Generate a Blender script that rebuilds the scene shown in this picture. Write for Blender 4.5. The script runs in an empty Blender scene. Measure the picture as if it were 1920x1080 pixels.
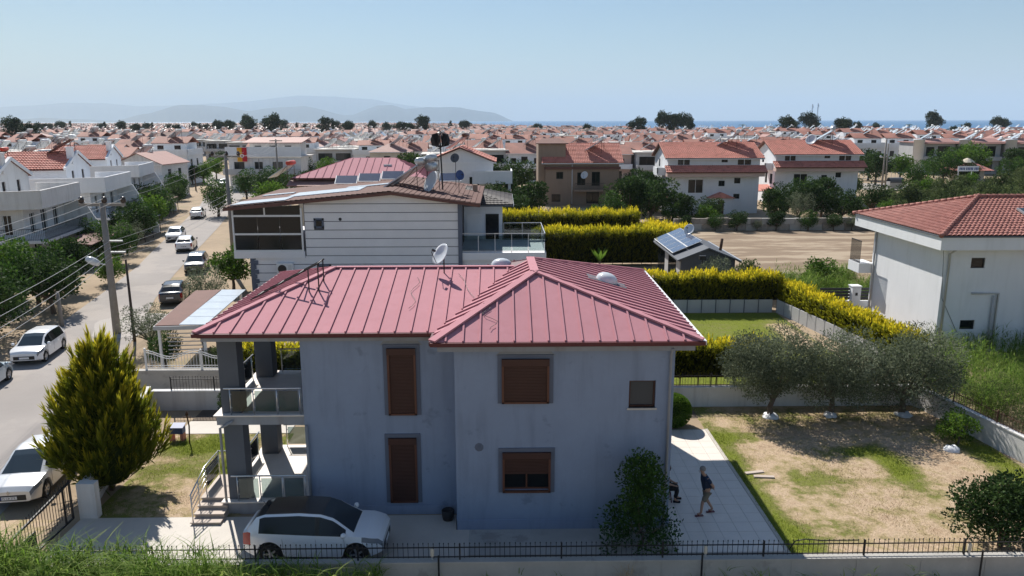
import bpy, bmesh, math, random
import numpy as np
from mathutils import Vector, Matrix
R = math.radians
sc = bpy.context.scene
col = sc.collection
random.seed(7); RNG = np.random.default_rng(11)

# ---------------------------------------------------------------- camera
cam_d = bpy.data.cameras.new('camera'); cam = bpy.data.objects.new('camera', cam_d); col.objects.link(cam)
sc.camera = cam
cam_d.sensor_width = 36.0; cam_d.lens = 36.0 * 1430 / 1920
cam_d.clip_start = 0.5; cam_d.clip_end = 150000
cam.location = (0, 0, 13.2)
cam.rotation_mode = 'XYZ'
cam.matrix_world = (Matrix.Translation((0, 0, 13.2)) @ Matrix.Rotation(-R(0.8), 4, 'Z')
                    @ Matrix.Rotation(R(90 - 12.38), 4, 'X') @ Matrix.Rotation(-R(0.12), 4, 'Z'))
# ---------------------------------------------------------------- light
TO_SUN = Vector((-0.43, 0.93, 1.02)).normalized()
SUN_EL = math.asin(TO_SUN.z); SUN_AZ = math.atan2(TO_SUN.x, TO_SUN.y)
w = bpy.data.worlds.new('World'); sc.world = w; w.use_nodes = True
wn = w.node_tree; wn.nodes.clear()
sky = wn.nodes.new('ShaderNodeTexSky'); sky.sky_type = 'NISHITA'; sky.sun_disc = False
sky.sun_elevation = SUN_EL; sky.sun_rotation = SUN_AZ
sky.altitude = 0; sky.air_density = 1.25; sky.dust_density = .12; sky.ozone_density = 6.0
bgn = wn.nodes.new('ShaderNodeBackground'); bgn.inputs[1].default_value = 0.062
wo = wn.nodes.new('ShaderNodeOutputWorld')
wn.links.new(sky.outputs[0], bgn.inputs[0]); wn.links.new(bgn.outputs[0], wo.inputs[0])
sd = bpy.data.lights.new('sun', 'SUN'); sd.energy = 5.0; sd.angle = R(0.53); sd.color = (1, .955, .88)
so = bpy.data.objects.new('sun', sd); col.objects.link(so)
so.rotation_euler = TO_SUN.to_track_quat('Z', 'Y').to_euler(); so.location = TO_SUN * 80
vs = sc.view_settings; vs.view_transform = 'Standard'; vs.look = 'None'; vs.exposure = 0.5; vs.gamma = 1; vs.use_curve_mapping = False
sc.cycles.use_denoising = True
sc.cycles.max_bounces = 6; sc.cycles.diffuse_bounces = 3; sc.cycles.glossy_bounces = 3
sc.cycles.transparent_max_bounces = 12; sc.cycles.volume_bounces = 1
sc.cycles.sample_clamp_indirect = 6

# ---------------------------------------------------------------- helpers
def tag(o, label=None, cat=None, group=None, kind=None):
    if label: o['label'] = label
    if cat: o['category'] = cat
    if group: o['group'] = group
    if kind: o['kind'] = kind
    return o
def link(o, parent=None):
    col.objects.link(o)
    if parent is not None: o.parent = parent; CH.setdefault(parent.name, []).append(o)
    return o
CH = {}
def thing(name, label, cat, loc=(0, 0, 0), rz=0, group=None):
    o = bpy.data.objects.new(name, None); o.empty_display_size = .3
    link(o); o.location = loc; o.rotation_euler = (0, 0, rz)
    return tag(o, label, cat, group)
def place(name, mesh, parent=None, loc=(0, 0, 0), rz=0, scale=None, rot=None):
    o = bpy.data.objects.new(name, mesh); link(o, parent); o.location = loc
    o.rotation_euler = rot if rot is not None else (0, 0, rz)
    if scale is not None: o.scale = scale if hasattr(scale, '__len__') else (scale,) * 3
    return o
def copy_tree(o, parent=None):
    c = link(o.copy(), parent)
    for ch in CH.get(o.name, ()): copy_tree(ch, c)
    return c
class MB:
    def __init__(s): s.v = []; s.f = []; s.m = []
    def poly(s, pts, mi=0):
        n = len(s.v); s.v += [tuple(p) for p in pts]; s.f.append(tuple(range(n, n + len(pts)))); s.m.append(mi); return s
    def box(s, x0, y0, z0, x1, y1, z1, mi=0):
        if x0 > x1: x0, x1 = x1, x0
        if y0 > y1: y0, y1 = y1, y0
        if z0 > z1: z0, z1 = z1, z0
        n = len(s.v)
        s.v += [(x0,y0,z0),(x1,y0,z0),(x1,y1,z0),(x0,y1,z0),(x0,y0,z1),(x1,y0,z1),(x1,y1,z1),(x0,y1,z1)]
        s.f += [tuple(n + i for i in q) for q in ((3,2,1,0),(4,5,6,7),(0,1,5,4),(1,2,6,5),(2,3,7,6),(3,0,4,7))]
        s.m += [mi] * 6; return s
    def bar(s, p, q, wd, ht, mi=0, up=(0, 0, 1)):
        p = Vector(p); q = Vector(q); d = (q - p).normalized(); u = Vector(up)
        if abs(d.dot(u)) > .98: u = Vector((0, 1, 0))
        a = d.cross(u).normalized() * wd / 2; b = a.cross(d).normalized() * ht / 2
        n = len(s.v)
        for c in (p, q): s.v += [tuple(c - a - b), tuple(c + a - b), tuple(c + a + b), tuple(c - a + b)]
        s.f += [tuple(n + i for i in t) for t in ((3,2,1,0),(4,5,6,7),(0,1,5,4),(1,2,6,5),(2,3,7,6),(3,0,4,7))]
        s.m += [mi] * 6; return s
    def tube(s, pts, r, n=8, mi=0, r1=None, cap=True):
        pts = [Vector(p) for p in pts]; k = len(pts); base = len(s.v); prev = None
        for i, p in enumerate(pts):
            d = (pts[min(i + 1, k - 1)] - pts[max(i - 1, 0)]).normalized()
            if prev is None:
                a = d.cross(Vector((0, 0, 1)))
                if a.length < .05: a = d.cross(Vector((1, 0, 0)))
                a.normalize()
            else:
                a = (prev - d * prev.dot(d)).normalized()
            prev = a; b = d.cross(a)
            rr = r[i] if hasattr(r, '__len__') else (r if r1 is None else r + (r1 - r) * i / max(k - 1, 1))
            for j in range(n):
                t = 2 * math.pi * j / n; s.v.append(tuple(p + (a * math.cos(t) + b * math.sin(t)) * rr))
        for i in range(k - 1):
            for j in range(n):
                s.f.append((base + i*n + j, base + i*n + (j+1) % n, base + (i+1)*n + (j+1) % n, base + (i+1)*n + j)); s.m.append(mi)
        if cap:
            s.f.append(tuple(base + j for j in range(n))[::-1]); s.m.append(mi)
            s.f.append(tuple(base + (k-1)*n + j for j in range(n))); s.m.append(mi)
        return s
    def prism(s, pts, vec, mi=0, mside=None):
        """closed polygon pts extruded by vec"""
        n = len(s.v); k = len(pts); vec = Vector(vec)
        s.v += [tuple(p) for p in pts] + [tuple(Vector(p) + vec) for p in pts]
        s.f.append(tuple(range(n, n + k))[::-1]); s.f.append(tuple(range(n + k, n + 2 * k))); s.m += [mi, mi]
        for i in range(k):
            s.f.append((n + i, n + (i+1) % k, n + k + (i+1) % k, n + k + i)); s.m.append(mi if mside is None else mside)
        return s
    def lathe(s, prof, n=16, o=(0, 0, 0), axis=(0, 0, 1), mi=0):
        ax = Vector(axis).normalized(); a = ax.cross(Vector((0, 0, 1)))
        if a.length < .05: a = Vector((1, 0, 0))
        a.normalize(); b = ax.cross(a); o = Vector(o); base = len(s.v)
        for (r, h) in prof:
            for j in range(n):
                t = 2 * math.pi * j / n; s.v.append(tuple(o + ax * h + (a * math.cos(t) + b * math.sin(t)) * r))
        for i in range(len(prof) - 1):
            for j in range(n):
                s.f.append((base + i*n + j, base + i*n + (j+1) % n, base + (i+1)*n + (j+1) % n, base + (i+1)*n + j)); s.m.append(mi)
        return s
    def mesh(s, name, mats, smooth=False):
        me = bpy.data.meshes.new(name); me.from_pydata(s.v, [], s.f)
        for m in (mats if isinstance(mats, (list, tuple)) else [mats]): me.materials.append(m)
        me.polygons.foreach_set('material_index', s.m)
        if smooth: me.polygons.foreach_set('use_smooth', [True] * len(me.polygons))
        me.validate(); bm = bmesh.new(); bm.from_mesh(me); bmesh.ops.recalc_face_normals(bm, faces=bm.faces); bm.to_mesh(me); bm.free()
        return me
    def build(s, name, mats, parent=None, smooth=False, bevel=0, **kw):
        o = place(name, s.mesh(name, mats, smooth), parent)
        if bevel:
            b = o.modifiers.new('bevel', 'BEVEL'); b.width = bevel; b.segments = 2; b.limit_method = 'ANGLE'
        return tag(o, **kw)
def np_mesh(name, V, F, mats, attr=None, smooth=False, mi=None):
    V = np.asarray(V, np.float32); F = np.asarray(F, np.int32); me = bpy.data.meshes.new(name); k = F.shape[1]
    me.vertices.add(len(V)); me.vertices.foreach_set('co', V.ravel())
    me.loops.add(F.size); me.loops.foreach_set('vertex_index', F.ravel())
    me.polygons.add(len(F)); me.polygons.foreach_set('loop_start', np.arange(0, F.size, k, dtype=np.int32))
    me.polygons.foreach_set('loop_total', np.full(len(F), k, np.int32))
    if smooth: me.polygons.foreach_set('use_smooth', np.ones(len(F), bool))
    for m in (mats if isinstance(mats, (list, tuple)) else [mats]): me.materials.append(m)
    if mi is not None: me.polygons.foreach_set('material_index', np.asarray(mi, np.int32))
    if attr is not None:
        a = me.attributes.new('tint', 'FLOAT', 'POINT'); a.data.foreach_set('value', np.asarray(attr, np.float32))
    me.update(calc_edges=True); me.validate(); return me

# ---------------------------------------------------------------- materials
def mat(name, c, rough=.75, var=.15, scale=1.5, bump=0., bscale=30., metal=0., spec=.4, world=True, streak=None, patch=None, pscale=.6, pth=.6, coat=0., stretch=None):
    """procedural surface: base colour broken by two noises, optional vertical streaks and optional patches of wear"""
    m = bpy.data.materials.new(name); m.use_nodes = True; n = m.node_tree; N = n.nodes; L = n.links
    b = N['Principled BSDF']; b.inputs['Roughness'].default_value = rough; b.inputs['Metallic'].default_value = metal
    b.inputs['Specular IOR Level'].default_value = spec; b.inputs['Coat Weight'].default_value = coat
    if world: src = N.new('ShaderNodeNewGeometry').outputs['Position']
    else: src = N.new('ShaderNodeTexCoord').outputs['Object']
    if stretch:
        sm = N.new('ShaderNodeMapping'); sm.inputs['Scale'].default_value = stretch; L.new(src, sm.inputs[0]); src = sm.outputs[0]
    def noise(sc_, det=6, vec=None, rg=.6):
        t = N.new('ShaderNodeTexNoise'); t.inputs['Scale'].default_value = sc_; t.inputs['Detail'].default_value = det
        t.inputs['Roughness'].default_value = rg; L.new(vec or src, t.inputs['Vector']); return t.outputs[0]
    def ramp(v, a, bb, lo=0., hi=1.):
        r = N.new('ShaderNodeMapRange'); r.inputs[1].default_value = a; r.inputs[2].default_value = bb; r.inputs[3].default_value = lo; r.inputs[4].default_value = hi
        L.new(v, r.inputs[0]); return r.outputs[0]
    def mix(f, a, bb, mode='MIX'):
        x = N.new('ShaderNodeMix'); x.data_type = 'RGBA'; x.blend_type = mode
        for s_, val in ((0, f), (6, a), (7, bb)):
            if hasattr(val, 'links'): L.new(val, x.inputs[s_])
            else: x.inputs[s_].default_value = val if s_ == 0 else (*val, 1)
        return x.outputs[2]
    lo = tuple(v * (1 - var) for v in c); hi = tuple(min(v * (1 + var), 1) for v in c)
    cc = mix(ramp(noise(scale), .3, .7), lo, hi)
    cc = mix(ramp(noise(scale * 9, 3), .35, .65, 0, .5), cc, mix(.5, c, lo))
    if streak:
        mp = N.new('ShaderNodeMapping'); mp.inputs['Scale'].default_value = (1, 1, .12); L.new(src, mp.inputs[0])
        cc = mix(ramp(noise(2.5, 5, mp.outputs[0]), .5, .78, 0, streak[3]), cc, streak[:3])
    if patch: cc = mix(ramp(noise(pscale, 7, None, .65), pth, pth + .06, 0, patch[3]), cc, patch[:3])
    L.new(cc, b.inputs['Base Color'])
    if bump:
        bp = N.new('ShaderNodeBump'); bp.inputs['Strength'].default_value = bump; bp.inputs['Distance'].default_value = .02
        L.new(noise(bscale, 5), bp.inputs['Height']); L.new(bp.outputs[0], b.inputs['Normal'])
    return m
def leafmat(name, dark, light, tip=None, trans=.35, rough=.55):
    """foliage: colour between dark and light (and tip) by the leaf's own tint value; light passes through the blades"""
    m = bpy.data.materials.new(name); m.use_nodes = True; n = m.node_tree; N = n.nodes; L = n.links
    b = N['Principled BSDF']; b.inputs['Roughness'].default_value = max(rough, .65); b.inputs['Specular IOR Level'].default_value = .12
    a = N.new('ShaderNodeAttribute'); a.attribute_name = 'tint'
    r = N.new('ShaderNodeValToRGB'); e = r.color_ramp.elements
    e[0].position = 0; e[0].color = (*dark, 1); e[1].position = .62 if tip else 1; e[1].color = (*light, 1)
    if tip: x = e.new(1.0); x.color = (*tip, 1)
    oi = N.new('ShaderNodeObjectInfo')
    ad = N.new('ShaderNodeMath'); ad.operation = 'MULTIPLY_ADD'; ad.inputs[1].default_value = .16; L.new(oi.outputs['Random'], ad.inputs[0])
    L.new(a.outputs['Fac'], ad.inputs[2]); sb = N.new('ShaderNodeMath'); sb.operation = 'SUBTRACT'; sb.inputs[1].default_value = .08
    L.new(ad.outputs[0], sb.inputs[0]); L.new(sb.outputs[0], r.inputs[0]); L.new(r.outputs[0], b.inputs['Base Color'])
    t = N.new('ShaderNodeBsdfTranslucent'); L.new(r.outputs[0], t.inputs[0])
    mx = N.new('ShaderNodeMixShader'); mx.inputs[0].default_value = trans
    L.new(b.outputs[0], mx.inputs[1]); L.new(t.outputs[0], mx.inputs[2]); L.new(mx.outputs[0], N['Material Output'].inputs[0])
    return m
def glassmat(name, tintc=(.010, .013, .016), rough=.05, spec=.38):
    m = bpy.data.materials.new(name); m.use_nodes = True; b = m.node_tree.nodes['Principled BSDF']
    b.inputs['Base Color'].default_value = (*tintc, 1); b.inputs['Roughness'].default_value = rough; b.inputs['Specular IOR Level'].default_value = spec
    nz = m.node_tree.nodes.new('ShaderNodeTexNoise'); nz.inputs['Scale'].default_value = .8
    rp = m.node_tree.nodes.new('ShaderNodeMapRange'); rp.inputs[3].default_value = rough; rp.inputs[4].default_value = rough + .12
    m.node_tree.links.new(nz.outputs[0], rp.inputs[0]); m.node_tree.links.new(rp.outputs[0], b.inputs['Roughness'])
    return m
def clearmat(name, c=(.75, .82, .82), alpha=.35):
    """see-through tinted pane: part clear, part mirror"""
    m = bpy.data.materials.new(name); m.use_nodes = True; N = m.node_tree.nodes; L = m.node_tree.links
    g = N.new('ShaderNodeBsdfGlossy'); g.inputs['Roughness'].default_value = .03; g.inputs[0].default_value = (.9, .95, 1, 1)
    t = N.new('ShaderNodeBsdfTransparent'); t.inputs[0].default_value = (*c, 1)
    fr = N.new('ShaderNodeFresnel'); fr.inputs[0].default_value = 1.5
    mx = N.new('ShaderNodeMixShader'); L.new(fr.outputs[0], mx.inputs[0]); L.new(t.outputs[0], mx.inputs[1]); L.new(g.outputs[0], mx.inputs[2])
    L.new(mx.outputs[0], N['Material Output'].inputs[0]); return m
MT = {}
MT['conc'] = mat('concrete', (.42, .40, .37), .85, .14, .9, .25, 25, patch=(.24, .22, .2, .5), pscale=.7, pth=.58)
MT['pave'] = mat('pale_paving', (.53, .485, .43), .7, .08, 1.2, .1, 40)
MT['tile_p'] = mat('terrace_tile', (.74, .67, .60), .55, .06, 2.2, .05, 60)
MT['grout'] = mat('grout', (.40, .37, .335), .9, .1)
MT['road'] = mat('road_asphalt', (.315, .285, .265), .92, .13, .16, .3, 18, patch=(.39, .345, .31, .55), pscale=.12, pth=.5)
MT['roadpatch'] = mat('road_patch', (.40, .365, .335), .9, .08, .7, .2, 20)
MT['sand'] = mat('dry_earth', (.34, .255, .17), .95, .22, .22, .5, 9, patch=(.25, .21, .12, .7), pscale=.35, pth=.56)
MT['fieldm'] = mat('mown_field', (.25, .18, .12), .95, .3, .3, .8, 6, patch=(.40, .32, .23, .75), pscale=.3, pth=.5, stretch=(.35, 1.6, 1))
MT['soil'] = mat('garden_soil', (.13, .10, .075), .95, .3, 1.4, .6, 14)
MT['wallg'] = mat('blue_grey_plaster', (.26, .315, .425), .85, .07, .7, .12, 45, streak=(.16, .19, .25, .55), patch=(.13, .155, .20, .45), pscale=.9, pth=.63)
MT['colg'] = mat('dark_grey_plaster', (.105, .115, .135), .8, .08, 1.2, .1, 40)
MT['band'] = mat('window_band_grey', (.125, .145, .195), .8, .08, 1.2)
MT['fascia'] = mat('grey_fascia', (.29, .305, .335), .8, .1, 1.0, streak=(.2, .16, .13, .5))
MT['patchw'] = mat('plaster_repair', (.27, .285, .31), .9, .1, 3)
MT['redroof'] = mat('red_sheet_metal', (.50, .235, .265), .82, .06, .55, .04, 8, spec=.15, streak=(.44, .19, .21, .5))
MT['gutter'] = mat('maroon_gutter', (.10, .018, .022), .45, .1, 2)
MT['brown'] = mat('brown_shutter', (.062, .024, .018), .55, .1, 3)
MT['brownl'] = mat('brown_frame', (.12, .046, .028), .5, .12, 3)
MT['steel'] = mat('stainless_steel', (.62, .62, .62), .3, .05, 4, metal=.9)
MT['alu'] = mat('aluminium', (.55, .56, .57), .4, .06, 3, metal=.6)
MT['iron'] = mat('black_iron', (.018, .018, .02), .5, .2, 5)
MT['ironr'] = mat('rusty_iron', (.10, .05, .03), .8, .3, 6)
MT['whitep'] = mat('white_plaster', (.74, .75, .77), .85, .05, .6, .12, 40, streak=(.55, .56, .56, .35))
MT['whited'] = mat('weathered_white_plaster', (.68, .67, .66), .88, .08, .5, .15, 30, streak=(.4, .38, .36, .5), patch=(.28, .25, .22, .6), pscale=.5, pth=.7)
MT['whitefr'] = mat('white_metal', (.78, .78, .78), .45, .04, 3)
MT['cream'] = mat('cream_plaster', (.62, .55, .44), .88, .08, .6, streak=(.42, .36, .28, .4))
MT['beige'] = mat('brown_plaster', (.33, .245, .185), .88, .09, .6, .15, 30, streak=(.2, .15, .11, .4))
MT['pinkp'] = mat('pink_plaster', (.6, .44, .38), .88, .08, .6)
MT['greyp'] = mat('grey_plaster', (.46, .46, .46), .88, .08, .6, streak=(.3, .3, .3, .4))
MT['siding'] = mat('grey_siding', (.82, .81, .83), .8, .05, .8, .08, 60)
MT['groove'] = mat('siding_groove', (.10, .10, .115), .85, .1, 3)
MT['glass'] = glassmat('dark_glass'); MT['glass2'] = glassmat('blue_glass', (.035, .05, .065)); MT['railg'] = clearmat('railing_glass', (.55, .62, .62))
MT['tileR'] = mat('red_roof_tile', (.62, .25, .195), .75, .22, 1.1, .1, 25, patch=(.30, .09, .06, .5), pscale=1.6, pth=.55)
MT['tileT'] = mat('town_roof_tile', (.37, .165, .125), .8, .3, .25, patch=(.24, .12, .10, .5), pscale=.12, pth=.5)
MT['tileP'] = mat('pink_roof_tile', (.37, .155, .125), .75, .25, 2.5, .1, 25, patch=(.24, .09, .07, .6), pscale=3, pth=.52)
MT['tileD'] = mat('dark_roof_tile', (.065, .055, .055), .7, .2, 1.5)
MT['roofBr'] = mat('brown_roofing', (.16, .075, .06), .8, .15, 1.0)
MT['roofPk'] = mat('faded_red_roof', (.34, .18, .155), .7, .15, .3)
MT['roofW'] = mat('pale_roofing', (.6, .57, .53), .8, .1, .3)
MT['pv'] = mat('solar_cells', (.07, .085, .135), .18, .15, 3, spec=.7, coat=.6)
MT['pvw'] = mat('collector_glass', (.48, .53, .58), .25, .1, 2, spec=.6)
MT['tankw'] = mat('white_tank', (.72, .72, .70), .4, .06, 3)
MT['tankr'] = mat('red_tank', (.5, .06, .03), .5, .1, 3)
MT['black'] = mat('black_plastic', (.02, .02, .022), .45, .15, 4)
MT['wood'] = mat('weathered_pole', (.27, .245, .22), .9, .15, 3, .3, 30)
MT['woodd'] = mat('dark_pole', (.075, .055, .045), .9, .2, 3)
MT['bark'] = mat('bark', (.14, .105, .08), .95, .25, 4, .6, 20)
MT['stone'] = mat('rubble_stone', (.34, .30, .26), .92, .25, 1.2, .5, 8, patch=(.2, .18, .16, .6), pscale=1.5, pth=.52)
MT['step'] = mat('stone_tread', (.50, .42, .36), .7, .08, 2)
MT['skin'] = mat('skin', (.44, .25, .17), .55, .08, 8)
MT['navy'] = mat('navy_cotton', (.022, .034, .07), .9, .15, 6)
MT['khaki'] = mat('khaki_cotton', (.20, .165, .12), .9, .12, 6)
MT['hairg'] = mat('grey_hair', (.22, .20, .19), .8, .2, 30)
MT['hairb'] = mat('black_hair', (.012, .01, .01), .6, .2, 30)
MT['blackc'] = mat('black_cotton', (.014, .014, .018), .9, .15, 6)
MT['whitec'] = mat('white_cotton', (.7, .7, .72), .9, .06, 6)
MT['plr'] = mat('dark_red_plastic', (.12, .02, .025), .4, .1, 4)
MT['bluep'] = mat('blue_paint', (.03, .07, .22), .5, .1, 4)
MT['tyre'] = mat('tyre_rubber', (.018, .018, .018), .85, .15, 6)
MT['rim'] = mat('alloy_rim', (.45, .45, .46), .35, .08, 6, metal=.7)
MT['lampg'] = mat('lamp_glass', (.62, .64, .66), .2, .05, 6, spec=.7)
MT['headl'] = mat('headlamp', (.22, .24, .27), .15, .06, 6, spec=.8)
MT['tail'] = mat('tail_lamp', (.32, .012, .015), .2, .08, 6, spec=.7)
MT['plate'] = mat('plate_white', (.75, .75, .75), .5, .03, 8)
MT['carW'] = mat('white_car_paint', (.78, .79, .81), .28, .02, 1, spec=.5, coat=.8, world=False)
MT['carS'] = mat('silver_car_paint', (.62, .63, .64), .3, .03, 1, metal=.25, coat=.7, world=False)
MT['carB'] = mat('pale_blue_car_paint', (.42, .50, .56), .3, .03, 1, metal=.35, coat=.7, world=False)
MT['carD'] = mat('dark_grey_car_paint', (.085, .09, .10), .28, .03, 1, metal=.4, coat=.8, world=False)
MT['carK'] = mat('black_car_paint', (.02, .021, .024), .22, .03, 1, coat=.8, world=False)
MT['bulb'] = mat('insulator', (.05, .035, .03), .3, .1, 6)
# ================================================================ vegetation makers
def unit(v): return v / np.maximum(np.linalg.norm(v, axis=-1, keepdims=True), 1e-6)
def diamonds(P, A, B, Ln, Wd, t0, t1):
    """one four-cornered blade per row: root P, along A, across B"""
    Ln = Ln[:, None]; Wd = Wd[:, None]
    V = np.stack([P, P + A * Ln * .5 + B * Wd * .5, P + A * Ln, P + A * Ln * .5 - B * Wd * .5], 1).reshape(-1, 3)
    F = np.arange(len(P) * 4).reshape(-1, 4); tm = (t0 + t1) / 2
    return V, F, np.stack([t0, tm, t1, tm], 1).ravel()
def join(*sets):
    V, F, T = [], [], []; n = 0
    for v, f, t in sets: V.append(v); F.append(f + n); T.append(t); n += len(v)
    return np.concatenate(V), np.concatenate(F), np.concatenate(T)
def leaves(g, cen, rad, n, ln, wd, up=.25, tv=.25, flat=.8):
    k = len(cen); wts = rad ** 2 / np.sum(rad ** 2); c = g.choice(k, n, p=wts)
    d = unit(g.normal(size=(n, 3))); rr = rad[c] * g.uniform(.25, 1, n) ** .45
    P = cen[c] + d * rr[:, None] * np.array([1, 1, flat])
    A = unit(d * .7 + g.normal(size=(n, 3)) * .7 + np.array([0, 0, up])); B = unit(np.cross(A, g.normal(size=(n, 3))))
    ct = g.uniform(.2, .75, k); t = np.clip(ct[c] + g.normal(size=n) * tv * .5, 0, 1)
    return diamonds(P, A, B, ln * g.uniform(.6, 1.3, n), wd * g.uniform(.7, 1.2, n), t * .9, t)
def sprays(g, P, D, Ln, m, bw, t0, t1):
    """feathery conifer tufts: m blades fanned along each axis"""
    n = len(P); P2 = np.repeat(P, m, 0); D2 = np.repeat(D, m, 0); L2 = np.repeat(Ln, m)
    s = np.tile(np.linspace(0, .75, m), n); off = unit(D2 + g.normal(size=(n * m, 3)) * (.42 * (1 - s))[:, None])
    B = unit(np.cross(off, g.normal(size=(n * m, 3))))
    root = P2 + D2 * (L2 * s)[:, None]; ln = L2 * (.55 - .25 * s) * g.uniform(.8, 1.2, n * m)
    a = np.repeat(t0, m); b = np.repeat(t1, m); ta = a + (b - a) * s; tb = a + (b - a) * np.minimum(s + .5, 1)
    return diamonds(root, off, B, ln, np.full(n * m, bw) * g.uniform(.7, 1.3, n * m), ta, tb)
def crown_shape(g, h0, h, r, k, shape='round'):
    C, Rd = [], []
    while len(C) < k:
        d = unit(g.normal(size=3)); u = g.uniform(.15, 1) ** .5
        if shape == 'round': p = d * u * np.array([r * .8, r * .8, (h - h0) / 2 * .82]) + np.array([0, 0, (h + h0) / 2])
        elif shape == 'flat': p = d * u * np.array([r * .85, r * .85, (h - h0) / 2 * .6]) + np.array([0, 0, h0 + (h - h0) * .6])
        else:
            z = g.uniform(0, 1); rr = r * (1 - z * .85) * .75; a = g.uniform(0, 6.28); p = np.array([math.cos(a) * rr * u, math.sin(a) * rr * u, h0 + (h - h0) * z])
        C.append(p); Rd.append(g.uniform(.22, .42) * r)
    return np.array(C), np.array(Rd)
def trunk_mesh(g, cen, h0, tr, name, fork=.5):
    mb = MB(); top = np.array([g.normal() * .06, g.normal() * .06, h0 * fork + .15])
    mb.tube([(0, 0, -.1), (g.normal() * .05, g.normal() * .05, top[2] * .5), top], [tr * 1.25, tr, tr * .85], 7)
    idx = g.choice(len(cen), min(7, len(cen)), False)
    for i in idx:
        c = cen[i]; mid = (top + c) / 2 + np.array([0, 0, -.12 * abs(c[2] - top[2])]) + g.normal(size=3) * .08
        mb.tube([top - np.array([0, 0, .1]), mid, c], [tr * .6, tr * .4, tr * .12], 5)
    return mb.mesh(name, MT['bark'], True)
TREE = {}
def tree_kind(key, seed, h, r, h0, k, n, ln, wd, m, tr=.14, shape='round', up=.25, flat=.85):
    g = np.random.default_rng(seed); cen, rad = crown_shape(g, h0, h, r, k, shape)
    V, F, T = leaves(g, cen, rad, n, ln, wd, up, .3, flat)
    TREE[key] = (np_mesh('foliage_' + key, V, F, m, T), trunk_mesh(g, cen, h0 + (h - h0) * .3, tr, 'stem_' + key))
def tree(name, key, label, cat, loc, rz=0, s=1, group=None):
    e = thing(name, label, cat, loc, rz, group); e.scale = s if hasattr(s, '__len__') else (s, s, s)
    place('crown', TREE[key][0], e); place('trunk', TREE[key][1], e); return e
LM = {}
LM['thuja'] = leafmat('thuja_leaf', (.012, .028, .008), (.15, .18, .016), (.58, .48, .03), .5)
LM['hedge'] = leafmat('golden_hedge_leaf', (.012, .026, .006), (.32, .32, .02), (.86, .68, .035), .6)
LM['olive'] = leafmat('olive_leaf', (.035, .05, .03), (.19, .22, .135), (.36, .39, .27), .36)
LM['citrus'] = leafmat('citrus_leaf', (.012, .035, .010), (.055, .12, .02), (.13, .21, .03), .3, .4)
LM['dark'] = leafmat('dark_leaf', (.010, .024, .010), (.045, .085, .022), (.09, .14, .035), .28)
LM['fresh'] = leafmat('fresh_leaf', (.025, .06, .010), (.10, .19, .025), (.20, .30, .04), .4)
LM['pine'] = leafmat('pine_leaf', (.010, .020, .011), (.032, .055, .022), (.06, .09, .035), .2)
LM['scrub'] = leafmat('scrub_leaf', (.035, .055, .018), (.11, .145, .05), (.19, .22, .09), .35)
LM['grass'] = leafmat('grass_blade', (.07, .13, .014), (.22, .28, .03), (.42, .42, .08), .5)
LM['straw'] = leafmat('straw_blade', (.30, .215, .125), (.52, .40, .26), (.64, .52, .36), .3)
LM['reed'] = leafmat('reed_blade', (.05, .11, .014), (.17, .28, .04), (.36, .42, .12), .5)

# ================================================================ terrain
g0 = np.random.default_rng(3)
coast = [(39000, 480), (2600, 560), (600, 620), (320, 660), (120, 800), (20, 1100), (-60, 1600), (-300, 2600), (-3000, 6500), (-9000, 11000), (-39000, 14000)]
land = MB(); land.poly([(-39000, -1500, 0), (39000, -1500, 0)] + [(x, y, 0) for x, y in coast])
land.build('ground', MT['sand'], kind='structure')
sea = bpy.data.materials.new('sea_water'); sea.use_nodes = True; sb_ = sea.node_tree.nodes['Principled BSDF']
sb_.inputs['Base Color'].default_value = (.03, .12, .26, 1); sb_.inputs['Roughness'].default_value = .32; sb_.inputs['Specular IOR Level'].default_value = .3
nt = sea.node_tree; tn = nt.nodes.new('ShaderNodeTexNoise'); gp = nt.nodes.new('ShaderNodeNewGeometry'); tn.inputs['Scale'].default_value = .02; tn.inputs['Detail'].default_value = 8
bp_ = nt.nodes.new('ShaderNodeBump'); bp_.inputs['Strength'].default_value = .5; bp_.inputs['Distance'].default_value = 6
nt.links.new(gp.outputs['Position'], tn.inputs['Vector']); nt.links.new(tn.outputs[0], bp_.inputs['Height']); nt.links.new(bp_.outputs[0], sb_.inputs['Normal'])
MB().poly([(-39000, 440, -.8), (39000, 440, -.8), (39000, 44000, -.8), (-39000, 44000, -.8)]).build('sea', sea, kind='structure')
hillm = mat('hill_scrub', (.04, .06, .07), .95, .3, .0006)
def hills(name, pts, D, depth):
    xs = np.array([p[0] for p in pts], float); ys = np.array([p[1] for p in pts], float)
    X = np.linspace(xs[0], xs[-1], 260); Y = np.interp(X, xs, ys)
    g = np.random.default_rng(int(D)); wob = sum(g.normal() * a * np.sin(X / l + g.uniform(0, 6)) for a, l in ((.5, 31), (.35, 13), (.25, 6), (.15, 2.7)))
    z = np.maximum((226 - Y + wob * np.clip((226 - Y) / 6, 0, 1)) / 1430 * D + 13, -5); wx = (X - 940) / 1430 * D
    rows = []
    for dy, f in ((-depth * .5, -.02), (-depth * .33, .32), (-depth * .15, .68), (0, 1), (depth * .2, .55), (depth * .5, -.02)):
        nz = sum(g.normal() * a * np.sin(X / l + g.uniform(0, 6)) for a, l in ((.08, 11), (.05, 5), (.04, 2.3)))
        rows.append(np.stack([wx * (1 + dy / D), np.full_like(wx, D + dy), z * np.clip(f + (nz if 0 < f < 1 else 0), -.02, 1)], 1))
    V = np.concatenate(rows); n = len(X); F = [(i * n + j, i * n + j + 1, (i + 1) * n + j + 1, (i + 1) * n + j) for i in range(5) for j in range(n - 1)]
    tag(place(name, np_mesh(name, V, F, hillm, smooth=True)), kind='structure')
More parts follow.
